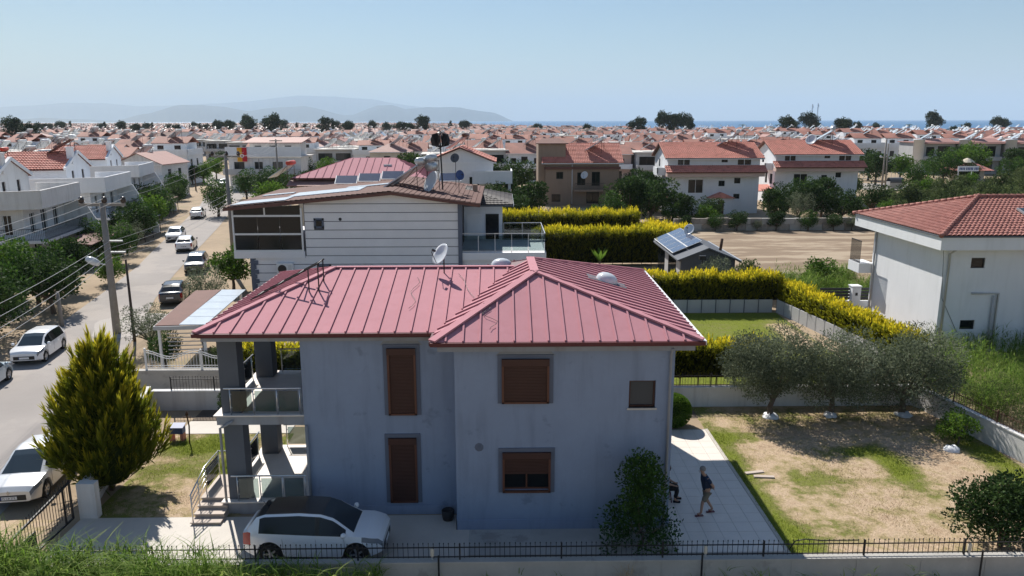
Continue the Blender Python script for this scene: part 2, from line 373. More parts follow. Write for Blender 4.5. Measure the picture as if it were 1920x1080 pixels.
hills('hills', [(-160, 222), (-60, 214), (10, 213), (60, 219), (150, 222), (235, 224), (270, 217), (300, 212), (350, 200), (400, 196), (440, 200), (480, 207), (520, 205), (580, 199), (620, 206), (655, 214), (672, 215), (717, 199), (742, 199), (767, 207), (805, 199.5), (867, 202), (930, 215), (964, 227)], 17000, 4000)
hills('hills', [(-260, 210), (-100, 204), (25, 201), (90, 197), (150, 193), (220, 194), (290, 199), (380, 197), (480, 191), (530, 185), (580, 181), (640, 183), (705, 187), (740, 194), (800, 203), (880, 214), (940, 227)], 29000, 6000)

# roads
def strip(name, Lp, Rp, z, m, kind='structure'):
    mb = MB()
    for i in range(len(Lp) - 1): mb.poly([(*Lp[i], z), (*Rp[i], z), (*Rp[i + 1], z), (*Lp[i + 1], z)])
    return mb.build(name, m, kind=kind)
RL_ = [(-19.5, 4), (-22, 18), (-24.6, 30), (-27.4, 40), (-29.6, 50), (-31.6, 60), (-33.8, 70), (-36.6, 80), (-42, 100), (-48, 122), (-54, 141), (-58, 155), (-70, 180), (-90, 215), (-112, 250), (-140, 300)]
RR_ = [(-13.5, 4), (-16.3, 18), (-18, 29), (-20.3, 37), (-23.2, 47), (-26.4, 57), (-29, 67), (-31.6, 78), (-36, 97), (-41, 117), (-45.5, 135), (-50, 152), (-60, 176), (-80, 212), (-100, 246), (-128, 300)]
strip('road', RL_, RR_, .02, MT['road'])
strip('road', [(-48, 136.5), (-20, 139), (10, 146), (40, 153), (64, 150), (92, 139), (140, 130)], [(-48.5, 147), (-20, 148), (10, 155), (40, 162), (66, 164), (96, 160), (145, 152)], .026, MT['road'])
rp = MB(); rp.poly([(-24.4 + 2.6 * math.cos(a) * (1 + .2 * math.sin(3 * a)), 49.2 + 3.2 * math.sin(a), .026) for a in np.linspace(0, 6.28, 24)[:-1]]); rp.build('road_patch', MT['roadpatch'], kind='structure')
# mown field
MB().poly([(19.8, 66, .01), (22.5, 56, .01), (48, 62, .01), (62, 92, .01), (22, 92, .01), (19, 84, .01)]).build('field', MT['fieldm'], kind='structure')

# ---------------------------------------------------------------- lawns
lawnm = bpy.data.materials.new('patchy_lawn'); lawnm.use_nodes = True
def lawn_material():
    n = lawnm.node_tree; N = n.nodes; L = n.links; b = N['Principled BSDF']; b.inputs['Roughness'].default_value = .95; b.inputs['Specular IOR Level'].default_value = .1
    a = N.new('ShaderNodeAttribute'); a.attribute_name = 'tint'; gpn = N.new('ShaderNodeNewGeometry')
    def noise(s, d): t = N.new('ShaderNodeTexNoise'); t.inputs['Scale'].default_value = s; t.inputs['Detail'].default_value = d; t.inputs['Roughness'].default_value = .65; L.new(gpn.outputs['Position'], t.inputs['Vector']); return t.outputs[0]
    ad = N.new('ShaderNodeMath'); ad.operation = 'MULTIPLY_ADD'; ad.inputs[1].default_value = .9; L.new(noise(2.2, 8), ad.inputs[0]); L.new(a.outputs['Fac'], ad.inputs[2])
    r = N.new('ShaderNodeValToRGB'); e = r.color_ramp.elements
    e[0].position = .34; e[0].color = (.40, .285, .19, 1); e[1].position = 1.15 if False else .98; e[1].color = (.17, .20, .03, 1)
    for p, c in ((.5, (.52, .395, .275, 1)), (.62, (.40, .31, .18, 1)), (.76, (.19, .19, .06, 1))): x = e.new(p); x.color = c
    L.new(ad.outputs[0], r.inputs[0])
    mx = N.new('ShaderNodeMix'); mx.data_type = 'RGBA'; mx.blend_type = 'MULTIPLY'; mx.inputs[0].default_value = .55
    r2 = N.new('ShaderNodeMapRange'); r2.inputs[1].default_value = .3; r2.inputs[2].default_value = .7; r2.inputs[3].default_value = .55; r2.inputs[4].default_value = 1.25; L.new(noise(16, 5), r2.inputs[0])
    L.new(r.outputs[0], mx.inputs[6]); L.new(r2.outputs[0], mx.inputs[7]); L.new(mx.outputs[2], b.inputs['Base Color'])
    bp = N.new('ShaderNodeBump'); bp.inputs['Strength'].default_value = .7; bp.inputs['Distance'].default_value = .04; L.new(noise(22, 6), bp.inputs['Height']); L.new(bp.outputs[0], b.inputs['Normal'])
lawn_material()
def vnoise(x, y, s, seed):
    """smooth value noise for placing green patches"""
    g = np.random.default_rng(seed); T = g.uniform(0, 1, (64, 64)); x = np.asarray(x) / s; y = np.asarray(y) / s
    xi = np.floor(x).astype(int); yi = np.floor(y).astype(int); fx = x - xi; fy = y - yi; fx = fx * fx * (3 - 2 * fx); fy = fy * fy * (3 - 2 * fy)
    q = lambda i, j: T[(xi + i) % 64, (yi + j) % 64]
    return (q(0, 0) * (1 - fx) + q(1, 0) * fx) * (1 - fy) + (q(0, 1) * (1 - fx) + q(1, 1) * fx) * fy
def blob(x, y, cx, cy, rx, ry, a): return a * np.exp(-(((x - cx) / rx) ** 2 + ((y - cy) / ry) ** 2))
def green_right(x, y):
    v = .30 * vnoise(x, y, 1.6, 5) + .15 * vnoise(x, y, .5, 6) - .12
    v = v + blob(x, y, 9.0, 26, .75, 6, .5) + blob(x, y, 9.2, 21.5, .8, 1.6, .35) + blob(x, y, 15.3, 27.2, .6, 1.6, .62) + blob(x, y, 14.6, 28.6, .9, .5, .4) + blob(x, y, 19.6, 27.5, .8, 2.6, .55) + blob(x, y, 12.2, 26.4, 1.6, 1.1, .25) + blob(x, y, 9.8, 30.2, 1.2, .6, .35)
    return v + blob(x, y, 14.5, 32.7, 6, 1.1, .12)
def green_left(x, y):
    return .34 * vnoise(x, y, 1.1, 8) + .12 * vnoise(x, y, .4, 9) + .06 + blob(x, y, -12.6, 29.6, 1.3, .8, .55) + blob(x, y, -10.6, 28.4, .6, 1.0, .35) - blob(x, y, -11.2, 25.2, .8, 1.4, .22)
def green_nb(x, y): return .42 + .3 * vnoise(x, y, 2.0, 12) - blob(x, y, 18.3, 46, 1.0, 4, .5) - blob(x, y, 16.5, 44, 2.5, 1.2, .18)
def lawn(name, x0, x1, y0, y1, fn, st, z=.006):
    xs = np.linspace(x0, x1, int((x1 - x0) / st) + 2); ys = np.linspace(y0, y1, int((y1 - y0) / st) + 2); XX, YY = np.meshgrid(xs, ys)
    V = np.stack([XX, YY, z + .035 * vnoise(XX, YY, .9, 31) * np.clip(np.minimum(np.minimum(XX - x0, x1 - XX), np.minimum(YY - y0, y1 - YY)) / .4, 0, 1)], -1).reshape(-1, 3)
    n = len(xs); F = [(j * n + i, j * n + i + 1, (j + 1) * n + i + 1, (j + 1) * n + i) for j in range(len(ys) - 1) for i in range(n - 1)]
    tag(place(name, np_mesh(name, V, F, lawnm, fn(V[:, 0], V[:, 1]), smooth=True)), kind='structure')
def blades(g, P, H, W, lean, t, seg=2):
    n = len(P); a = g.uniform(0, 6.283, n); d = np.stack([np.cos(a), np.sin(a), np.zeros(n)], 1); s = np.stack([-np.sin(a), np.cos(a), np.zeros(n)], 1)
    prev = None; VV = []
    for i in range(seg + 1):
        u = i / seg; c = P + d * (lean * H * u * u)[:, None]; c[:, 2] += H * u * (1 - .25 * lean * u); wd = (W * (1 - u * .9))[:, None] * .5
        VV += [c - s * wd, c + s * wd]
    V = np.stack(VV, 1).reshape(-1, 3); k = 2 * (seg + 1); b = np.arange(n)[:, None] * k
    F = np.concatenate([b + np.array([[2*i, 2*i+1, 2*i+3, 2*i+2]]) for i in range(seg)], 0); T = np.stack([np.clip(t - .15 + .3 * (i // 2) / seg, 0, 1) for i in range(k)], 1).ravel()
    return V, F, T
def grass(name, label, x0, x1, y0, y1, fn, n, thr, hs, m, excl=None, invert=False):
    g = np.random.default_rng(n); x = g.uniform(x0, x1, n); y = g.uniform(y0, y1, n); v = fn(x, y) + g.normal(size=n) * .12
    k = (v < thr) if invert else (v > thr)
    if excl is not None: k &= ~excl(x, y)
    P = np.stack([x[k], y[k], np.full(k.sum(), .005)], 1); q = len(P); H = hs * g.uniform(.4, 1.25, q)
    V, F, T = blades(g, P, H, np.full(q, .014) * g.uniform(.7, 1.5, q), g.uniform(.2, 1.1, q), g.uniform(.1, .9, q))
    tag(place(name, np_mesh(name, V, F, m, T)), label, 'grass', None, 'stuff')
lawn('lawn', 8.85, 20.2, 20.15, 33.75, green_right, .2)
lawn('lawn', -14.1, -9.0, 23.9, 31.0, green_left, .2)
lawn('lawn', 7.5, 19.2, 36.8, 51.6, green_nb, .4)
lawn('lawn', -20.5, -15.2, 14, 23.8, lambda x, y: .18 * vnoise(x, y, 1.3, 14) + .02, .35, .012)
grass('grass', 'green grass patches growing in the dry yard beside the paved terrace', 8.9, 20.1, 20.3, 33.6, green_right, 90000, .42, .10, LM['grass'])
grass('grass', 'short dry straw covering the dry yard behind the front fence', 8.9, 20.1, 20.3, 33.6, green_right, 60000, .36, .06, LM['straw'], invert=True)
grass('grass', 'tufts of green grass on the small lawn beside the entrance steps', -13.9, -9.1, 24.0, 30.9, green_left, 42000, .46, .11, LM['grass'])
grass('grass', 'dry grass on the small lawn under the golden conifer', -13.9, -9.1, 24.0, 30.9, green_left, 16000, .42, .06, LM['straw'], invert=True)
grass('grass', 'bright mown lawn inside the golden hedges', 7.6, 19.1, 37, 51.5, green_nb, 40000, .45, .08, LM['grass'])

# paved areas
MB().box(-14.3, 20.2, -.2, -1.1, 23.85, .03).build('driveway', MT['pave'], kind='structure')
MB().box(-1.1, 21.35, -.2, 5.6, 23.0, .03).build('pavement', MT['conc'], kind='structure')
MB().box(-1.1, 20.15, -.2, 8.7, 21.35, .015).build('soil_bed', MT['soil'], kind='structure')
MB().box(-14.0, 31.0, -.2, -9.2, 32.4, .03).build('path', MT['pave'], kind='structure')
MB().box(-14.0, 32.4, -.2, 8.9, 33.8, .012).build('soil_bed', MT['soil'], kind='structure')
ter = MB().box(5.45, 21.35, -.2, 8.85, 31.1, .02).build('terrace', MT['grout'], kind='structure')
tm_ = MB().box(0, 0, 0, .548, .588, .012).mesh('paving_tile', MT['tile_p'])
for i in range(6):
    for j in range(16):
        x = 5.47 + i * .56; y = 21.4 + j * .6
        if x + .5 < 8.86 and y + .55 < 31.1: place('paving_tile', tm_, ter, (x, y, .0195 + .0012 * ((i * 7 + j * 3) % 3)))
kb = MB().box(8.85, 20.2, -.1, 8.97, 31.1, .035).build('kerb', MT['pave'], kind='structure')

# haze
hz = bpy.data.materials.new('haze_air'); hz.use_nodes = True; hn = hz.node_tree; hn.nodes.remove(hn.nodes['Principled BSDF'])
pv_ = hn.nodes.new('ShaderNodeVolumePrincipled'); pv_.inputs['Density'].default_value = 6.5e-5; pv_.inputs['Color'].default_value = (.71, .84, .94, 1); pv_.inputs['Anisotropy'].default_value = .0
hn.links.new(pv_.outputs[0], hn.nodes['Material Output'].inputs['Volume'])
HAZE = MB().box(-42000, -2500, -60, 42000, 46000, 1150).build('haze', hz, kind='stuff')
# ================================================================ building helpers
def facade(mb, o, u, W, z0, z1, holes=(), dep=.16, mi=0, n=None):
    """wall face from point o along unit u, W wide, with rectangular openings and their reveals; n = outward normal"""
    o = Vector(o); u = Vector(u).normalized(); n = Vector(n) if n else Vector((u.y, -u.x, 0)); Z = Vector((0, 0, 1))
    us = sorted({0, W, *[h[0] for h in holes], *[h[1] for h in holes]}); zs = sorted({z0, z1, *[h[2] for h in holes], *[h[3] for h in holes]})
    P = lambda a, z, d=0: o + u * a + Z * (z - o.z) - n * d
    for a, b in zip(us, us[1:]):
        for c, d in zip(zs, zs[1:]):
            if any(h[0] <= a and b <= h[1] and h[2] <= c and d <= h[3] for h in holes): continue
            mb.poly([P(a, c), P(b, c), P(b, d), P(a, d)], mi)
    for a, b, c, d in [h[:4] for h in holes]:
        for q in (((a, c), (b, c)), ((b, c), (b, d)), ((b, d), (a, d)), ((a, d), (a, c))):
            mb.poly([P(*q[0]), P(*q[1]), P(*q[1], dep), P(*q[0], dep)], mi)
    return mb
def window(parent, o, u, h, mf, mg, dep=.12, fw=.05, bars=1, n=None, name='window'):
    """frame part with one pane sub-part per light, set in an opening h = (u0, u1, z0, z1)"""
    o = Vector(o); u = Vector(u).normalized(); n = Vector(n) if n else Vector((u.y, -u.x, 0)); a, b, c, d = h[:4]
    P = lambda s, z, q: o + u * s + Vector((0, 0, z - o.z)) - n * q
    f = MB(); up = -n
    f.bar(P(a, c + fw / 2, dep), P(b, c + fw / 2, dep), .05, fw, up=(0, 0, 1)).bar(P(a, d - fw / 2, dep), P(b, d - fw / 2, dep), .05, fw)
    xs = [a + fw / 2] + [a + (b - a) * k / (bars + 1) for k in range(1, bars + 1)] + [b - fw / 2]
    for x in xs: f.bar(P(x, c + fw, dep), P(x, d - fw, dep), fw, .05, up=n)
    fo = f.build(name, mf, parent)
    for x0, x1 in zip(xs, xs[1:]):
        p = MB(); p.poly([P(x0 + fw / 2, c + fw, dep + .01), P(x1 - fw / 2, c + fw, dep + .01), P(x1 - fw / 2, d - fw, dep + .01), P(x0 + fw / 2, d - fw, dep + .01)])
        p.build('pane', mg, fo)
    return fo
def clip(poly, p, n):
    out = []
    for i in range(len(poly)):
        a, b = poly[i], poly[(i + 1) % len(poly)]; da, db = (a - p).dot(n), (b - p).dot(n)
        if da >= -1e-6: out.append(a)
        if (da > 1e-6 and db < -1e-6) or (da < -1e-6 and db > 1e-6): out.append(a.lerp(b, da / (da - db)))
    return out
def seam_roof(pts, parent, sp, m, off=0, rib=.045, th=.02):
    """standing-seam sheets: each strip between two seams is a panel with its own upstand; first edge of pts is the eave"""
    pts = [Vector(p) for p in pts]; u = (pts[1] - pts[0]).normalized(); nn = (pts[1] - pts[0]).cross(pts[-1] - pts[0]).normalized()
    if nn.z < 0: nn = -nn
    us = [(p - pts[0]).dot(u) for p in pts]; a = min(us) + off
    while a < max(us):
        q = clip(pts, pts[0] + u * a, u); q = clip(q, pts[0] + u * (a + sp), -u) if len(q) > 2 else q
        if len(q) > 2:
            mb = MB(); mb.prism([p + nn * .001 for p in q], nn * th)
            e = [p for p in q if abs((p - pts[0]).dot(u) - a) < 1e-3]
            if len(e) >= 2:
                v = nn.cross(u); e.sort(key=lambda p: p.dot(v)); mb.bar(e[0] + nn * (th + rib / 2), e[-1] + nn * (th + rib / 2), .035, rib, up=nn)
                mb.bar(e[0] + nn * (th + rib), e[-1] + nn * (th + rib), .055, .018, up=nn)
            mb.build('roof_panel', m, parent)
        a += sp
def tile_roof(name, pts, parent, m, sp=.24, row=.34, amp=.035, step=.03, kind=None):
    """pantiled slope: rows of half-round tiles with a step at each row, one mesh; first edge of pts is the eave"""
    pts = [Vector(p) for p in pts]; u = (pts[1] - pts[0]).normalized(); nn = (pts[1] - pts[0]).cross(pts[-1] - pts[0]).normalized()
    if nn.z < 0: nn = -nn
    v = nn.cross(u)
    if (pts[-1] - pts[0]).dot(v) < 0: v = -v
    L = [((p - pts[0]).dot(u), (p - pts[0]).dot(v)) for p in pts]; H = max(b for a, b in L); mb = MB(); k = 4
    def span(b):
        xs = []
        for i in range(len(L)):
            (a0, b0), (a1, b1) = L[i], L[(i + 1) % len(L)]
            if (b0 - b) * (b1 - b) <= 0 and abs(b1 - b0) > 1e-9: xs.append(a0 + (a1 - a0) * (b - b0) / (b1 - b0))
        return (min(xs), max(xs)) if len(xs) > 1 else None
    b = 0.
    while b < H - .02:
        b2 = min(b + row, H - 1e-4); lo = span(b + 1e-4); hi = span(b2)
        if lo and hi:
            nseg = max(2, int((max(lo[1], hi[1]) - min(lo[0], hi[0])) / sp) * k); base = len(mb.v)
            for i in range(nseg + 1):
                for (s, bb, dz) in ((lo, b, step), (hi, b2, 0)):
                    a = s[0] + (s[1] - s[0]) * i / nseg; z = amp * abs(math.sin(math.pi * a / sp)) + dz + .01
                    mb.v.append(tuple(pts[0] + u * a + v * bb + nn * z))
            for i in range(nseg): mb.f.append((base + 2*i, base + 2*i + 2, base + 2*i + 3, base + 2*i + 1)); mb.m.append(0)
            for i in range(nseg):   # the lip of the row
                p, q = Vector(mb.v[base + 2*i]), Vector(mb.v[base + 2*i + 2]); mb.poly([p, q, q - nn * step, p - nn * step])
        b = b2
    return mb.build(name, m, parent, kind=kind)
def shutter(parent, o, u, h, mslat, mfr, box=.2, drop=1., n=None):
    """roller shutter: head box, guide rails and a curtain of slats rolled down to the share 'drop'"""
    o = Vector(o); u = Vector(u).normalized(); n = Vector(n) if n else Vector((u.y, -u.x, 0)); a, b, c, d = h
    P = lambda s, z, q: o + u * s + Vector((0, 0, z - o.z)) + n * q
    s = MB(); s.bar(P(a, d - box / 2, .07), P(b, d - box / 2, .07), .14, box)
    so_ = s.build('shutter', mslat, parent)
    r = MB()
    for x in (a + .035, b - .035): r.bar(P(x, c, .05), P(x, d - box, .05), .07, .1, up=n)
    r.bar(P(a, c + .03, .05), P(b, c + .03, .05), .1, .06); r.build('guide_rail', mfr, so_)
    k = MB(); z = d - box; zb = c + .06 + (d - box - c) * (1 - drop)
    while z > zb: k.bar(P(a + .07, z - .024, .03), P(b - .07, z - .024, .03), .03, .042); z -= .05
    if drop < 1: k.bar(P(a + .07, zb - .02, .03), P(b - .07, zb - .02, .03), .06, .06)
    k.build('curtain', mslat, so_)
    return so_
def pickets(name, label, A, B, z0, z1, sp, m, rails, r=.009, cat='fence', posts=2.6, tip=True, top=None, pm=None, lo=None, zp=None):
    """iron fence from A to B: rails, posts and every picket a part of its own"""
    A = Vector((*A, 0)); B = Vector((*B, 0)); d = (B - A); Ln = d.length; d.normalize()
    e = thing(name, label, cat, A); k = int(Ln / sp)
    rl = MB()
    for z in rails: rl.bar(Vector((0, 0, z)), d * Ln + Vector((0, 0, z)), .022, .03)
    rl.build('rail', m, e)
    pk = MB(); pk.tube([(0, 0, z0), (0, 0, z1)], r, 5)
    if tip: pk.lathe([(r, 0), (.02, .015), (.016, .03), (0, .06)], 5, (0, 0, z1))
    pme = pk.mesh('picket', pm or m)
    for i in range(k + 1):
        o = place('picket', pme, e, d * (i * Ln / k)); o.rotation_euler = (random.uniform(-.012, .012), random.uniform(-.015, .015), 0)
    ps = MB().box(-.022, -.022, lo if lo is not None else z0 - .1, .022, .022, zp or z1 + .02).mesh('post', m)
    for i in range(int(Ln / posts) + 1): place('post', ps, e, d * (i * posts))
    return e
def dish(name, label, loc, aim, dia, m, mast=.7, group=None, parent_cat='satellite dish'):
    e = thing(name, label, parent_cat, loc, 0, group); ax = Vector(aim).normalized(); c = Vector((0, 0, mast)); r = dia / 2
    b = MB(); prof = [(0.001, 0)] + [(r * t, .22 * r * t * t) for t in (.3, .55, .8, 1)] + [(r * 1.01, .22 * r - .015), (r * .8, .1 * r), (.04, -.04), (.001, -.04)]
    b.lathe(prof, 20, c + ax * .1, ax); b.build('reflector', m, e, True)
    MB().tube([(0, 0, -.1), (0, 0, mast)], .025, 7).tube([(0, 0, mast), c + ax * .1], .03, 6).build('mast', MT['iron'], e)
    lo = (Vector((0, 0, -1)) - ax * ax.dot(Vector((0, 0, -1)))).normalized(); f = c + ax * (.1 + r * 1.05)
    MB().tube([c + ax * .1 + lo * r * .95, f + lo * .1, f], .014, 5).tube([f - ax * .12, f + ax * .02], .045, 8).build('feed_arm', MT['black'], e)
    return e

# ================================================================ main house
H_ = thing('house', 'two-storey blue-grey house with red sheet-metal roof and corner balconies', 'house', (-2, 28, 0))
H_.location = (0, 0, 0)
zW = 6.3
w5 = (5.53, 6.38, 4.24, 5.15)   # along u from X=-1.5
mb = MB()
facade(mb, (-1.5, 22.9, 0), (1, 0, 0), 6.95, 0, zW, [w5, (1.5, 3.06, 1.42, 2.2)], .18)
facade(mb, (-6.6, 24.0, 0), (1, 0, 0), 5.1, 0, zW)
mb.poly([(5.45, 22.9, 0), (5.45, 33.1, 0), (5.45, 33.1, zW), (5.45, 22.9, zW)]).poly([(5.45, 33.1, 0), (-6.6, 33.1, 0), (-6.6, 33.1, zW), (5.45, 33.1, zW)])
mb.poly([(-6.6, 33.1, 0), (-6.6, 24, 0), (-6.6, 24, zW), (-6.6, 33.1, zW)]).poly([(-1.5, 24, 0), (-1.5, 22.9, 0), (-1.5, 22.9, zW), (-1.5, 24, zW)])
WALL = mb.build('wall', MT['wallg'], H_)
MB().box(-1.53, 22.87, 0, 5.48, 22.9, .37).box(-1.53, 22.87, 0, -1.5, 23.98, .37).build('plinth', MT['wallg'], WALL)
MB().box(-6.58, 23.97, .0, -1.55, 24.0, .34).build('plinth', MT['wallg'], WALL)
# window surrounds, shutters, small window
def surround(x0, x1, z0, z1, y, t=.13):
    b = MB().box(x0, y - .045, z0, x0 + t, y, z1).box(x1 - t, y - .045, z0, x1, y, z1).box(x0 + t, y - .045, z1 - t, x1 - t, y, z1)
    return b.build('window_surround', MT['band'], WALL)
for x0, x1, z0, z1, y, dr in ((-3.9, -2.7, 3.63, 6.08, 24., 1), (-3.95, -2.75, .46, 2.95, 24., 1), (-.14, 1.62, 4.43, 6.04, 22.9, 1), (-.13, 1.69, 1.36, 2.9, 22.9, .46)):
    surround(x0, x1, z0, z1, y)
    shutter(H_, (x0, y, z0), (1, 0, 0), (.13, x1 - x0 - .13, z0, z1 - .13), MT['brown'], MT['brownl'], .22, dr)
window(H_, (-1.5, 22.9, 0), (1, 0, 0), (1.5, 3.06, 1.42, 2.2), MT['brownl'], MT['glass'], .1, .05, 1)
wn_ = window(H_, (-1.5, 22.9, 0), (1, 0, 0), w5, MT['brown'], MT['glass2'], .12, .06, 0)
MB().box(4.1, 23.10, 4.32, 4.72, 23.12, 5.09).build('blind', MT['whitec'], wn_)
MB().box(3.98, 22.85, 4.18, 4.93, 23.0, 4.24).build('window_sill', MT['pave'], wn_)
for x, z, sx, sz in ((-3.3, 6.14, .7, .1), (.75, 6.12, .95, .12)):     # trowelled repairs over the upper windows
    MB().prism([(x - sx, y_, z - sz) if False else (x - sx, y_, z - sz) for y_ in ((23.994,) if x < -2 else (22.894,))] + [(x + sx, (23.994 if x < -2 else 22.894), z - sz), (x + sx * .7, (23.994 if x < -2 else 22.894), z + sz), (x - sx * .75, (23.994 if x < -2 else 22.894), z + sz)], (0, -.004, 0)).build('plaster_repair', MT['patchw'], WALL)
MB().lathe([(.001, .012), (.1, .012), (.14, .004), (.15, 0)], 9, (-.75, 22.9, 2.93), (0, -1, 0)).lathe([(.001, .03), (.05, .03), (.05, 0)], 8, (-.73, 22.9, 2.93), (0, -1, 0)).build('vent_hole', MT['band'], WALL)
# columns, slabs, balconies
for x in (-9.4,):
    for y in (24.25, 27.9): MB().box(x, y, .48, x + .64, y + .6, 3.26).box(x, y, 3.62, x + .64, y + .6, 6.3).build('column', MT['colg'], H_)
MB().box(-9.55, 24.1, 0, -6.6, 28.7, .44).build('porch_base', MT['fascia'], H_)
MB().box(-9.62, 24.02, .44, -6.6, 28.75, .48).build('porch_floor', MT['tile_p'], H_)
MB().box(-9.55, 24.1, 3.26, -6.6, 28.7, 3.58).build('balcony_slab', MT['fascia'], H_)
MB().box(-9.62, 24.02, 3.58, -6.6, 28.75, 3.62).build('balcony_floor', MT['tile_p'], H_)
def railing(zf):
    e = MB(); top = zf + .92
    rt = MB().tube([(-9.25, 24.12, top), (-6.68, 24.12, top)], .028, 8).tube([(-9.46, 24.95, top), (-9.46, 27.9, top)], .028, 8).tube([(-8.7, 28.6, top), (-6.65, 28.6, top)], .028, 8)
    ro = rt.build('railing', MT['steel'], H_)
    pm_ = MB().tube([(0, 0, 0), (0, 0, .92)], .02, 7).tube([(0, 0, .25), (.05, 0, .25)], .018, 5).tube([(0, 0, .72), (.05, 0, .72)], .018, 5).mesh('railing_post', MT['steel'], True)
    for p in ((-9.05, 24.12), (-8.28, 24.12), (-7.5, 24.12), (-6.74, 24.12), (-9.46, 25.1), (-9.46, 25.95), (-9.46, 26.8), (-9.46, 27.7), (-8.6, 28.6), (-7.6, 28.6), (-6.72, 28.6)): place('railing_post', pm_, ro, (*p, zf))
    for a, b in (((-9.0, 24.12), (-8.33, 24.12)), ((-8.23, 24.12), (-7.55, 24.12)), ((-7.45, 24.12), (-6.8, 24.12)), ((-9.46, 25.15), (-9.46, 25.9)), ((-9.46, 26.0), (-9.46, 26.75)), ((-9.46, 26.85), (-9.46, 27.65)), ((-8.55, 28.6), (-7.65, 28.6)), ((-7.55, 28.6), (-6.8, 28.6))):
        MB().bar((*a, zf + .47), (*b, zf + .47), .008, .72).build('glass_panel', MT['railg'], ro)
railing(3.62); railing(.48)
# roof
zE = 6.55; A = (-2.15, 22.5, zE); B = (6.2, 22.5, zE); C_ = (6.4, 33.8, zE); P1 = (1.15, 26.1, 8.02); P2 = (1.1, 28.8, 8.02)
D = (-9.85, 23.65, zE); D2 = (-9.85, 33.6, zE); RLp = (-6.35, 28.6, 7.72); V = (.48, 28.6, 7.72); E_ = (-2.15, 23.65, zE); Bk = (-2.15, 33.8, zE)
rf = MB()
for q in ((A, B, P1), (B, C_, P2, P1), (A, P1, P2, Bk), (C_, Bk, P2), (D, E_, V, RLp), (D2, D, RLp), (D2, RLp, V, (-.2, 33.6, zE))): rf.poly([(x, y, z - .012) for x, y, z in q])
rf.poly([(x, y, zE - .16) for x, y in ((-9.8, 23.7), (-2.1, 23.7), (-2.1, 22.55), (6.15, 22.55), (6.35, 33.75), (-9.8, 33.6))])
ROOF = rf.build('roof', MT['gutter'], H_)
seam_roof([D, E_, V, RLp], ROOF, .525, MT['redroof'], .1); seam_roof([A, B, P1], ROOF, .525, MT['redroof'], -.1)
seam_roof([B, C_, P2, P1], ROOF, .5, MT['redroof'], 0); seam_roof([D2, D, RLp], ROOF, .52, MT['redroof'], 0); seam_roof([E_, A, P1, P2, V], ROOF, .5, MT['redroof'], 0)
seam_roof([Bk, C_, P2], ROOF, .53, MT['redroof'], 0); seam_roof([(-.2, 33.6, zE), D2, RLp, V], ROOF, .53, MT['redroof'], 0)
def cap(a, b, wd=.22, h=.06): MB().bar(Vector(a) + Vector((0, 0, .06)), Vector(b) + Vector((0, 0, .06)), wd, h).build('ridge_cap', MT['redroof'], ROOF)
cap(A, P1, .3); cap(B, P1); cap(P1, P2, .3); cap(P2, C_); cap(D, RLp); cap(D2, RLp); cap(RLp, V, .2, .04)
def gut(a, b): MB().bar(Vector(a) + Vector((0, 0, -.05)), Vector(b) + Vector((0, 0, -.05)), .11, .12).build('gutter', MT['gutter'], ROOF)
gut((-9.9, 23.62, zE), (-2.2, 23.62, zE)); gut((-2.2, 22.45, zE), (6.26, 22.45, zE)); gut((-9.88, 23.6, zE), (-9.88, 33.6, zE)); gut((-2.19, 22.5, zE), (-2.19, 23.6, zE))
MB().bar((6.27, 22.5, zE - .05), (6.46, 33.8, zE - .05), .1, .12).build('gutter', MT['whitefr'], ROOF)
MB().box(-9.7, 23.75, 6.26, -2.0, 23.98, 6.4).box(-9.7, 23.98, 6.26, -9.5, 33.4, 6.4).build('fascia', MT['fascia'], ROOF)
MB().box(-2.0, 22.62, 6.22, 6.0, 22.88, 6.4).box(5.5, 22.88, 6.22, 6.0, 33.4, 6.4).build('fascia', MT['fascia'], ROOF)
def downpipe(parent, pts, m='fascia', r=.045): return MB().tube(pts, r, 8).build('downpipe', MT[m], parent, True)
downpipe(H_, [(5.3, 22.6, 6.3), (5.3, 22.8, 6.05), (5.3, 22.8, .05)]); downpipe(H_, [(-6.52, 23.93, 3.3), (-6.52, 23.93, .45)])
downpipe(H_, [(-9.0, 24.06, 3.42), (-9.2, 24.0, 3.3), (-9.5, 24.2, 3.1), (-9.5, 24.2, .4)])
# entrance steps with tube rail
st = MB()
for k in range(4): st.box(-10.4, 23.35 + .34 * k, 0, -9.42, 23.35 + .34 * (k + 1), .125 * (k + 1) - .035).box(-10.43, 23.31 + .34 * k, .125 * (k + 1) - .035, -9.42, 23.35 + .34 * (k + 1), .125 * (k + 1))
st.box(-10.4, 24.71, 0, -9.56, 26.1, .465).box(-10.43, 24.71, .465, -9.62, 26.1, .5)
STEP = st.build('entrance_steps', MT['step'], H_)
sr = MB()
for dz in (.95, .75, .55, .35): sr.tube([(-10.38, 23.4, .1 + dz), (-10.38, 24.75, .5 + dz), (-10.38, 26.05, .5 + dz)], .024 if dz > .9 else .013, 7)
for y, z in ((23.45, .1), (24.1, .3), (24.75, .5), (26.05, .5)): sr.tube([(-10.38, y, z), (-10.38, y, z + .95)], .02, 7)
sr.tube([(-10.38, 26.05, 1.45), (-9.6, 26.05, 1.45)], .024, 7); sr.build('step_railing', MT['steel'], STEP, True)
MB().bar((-10.38, 24.85, 1.0), (-10.38, 26.0, 1.0), .008, .7).build('glass_panel', MT['railg'], STEP)
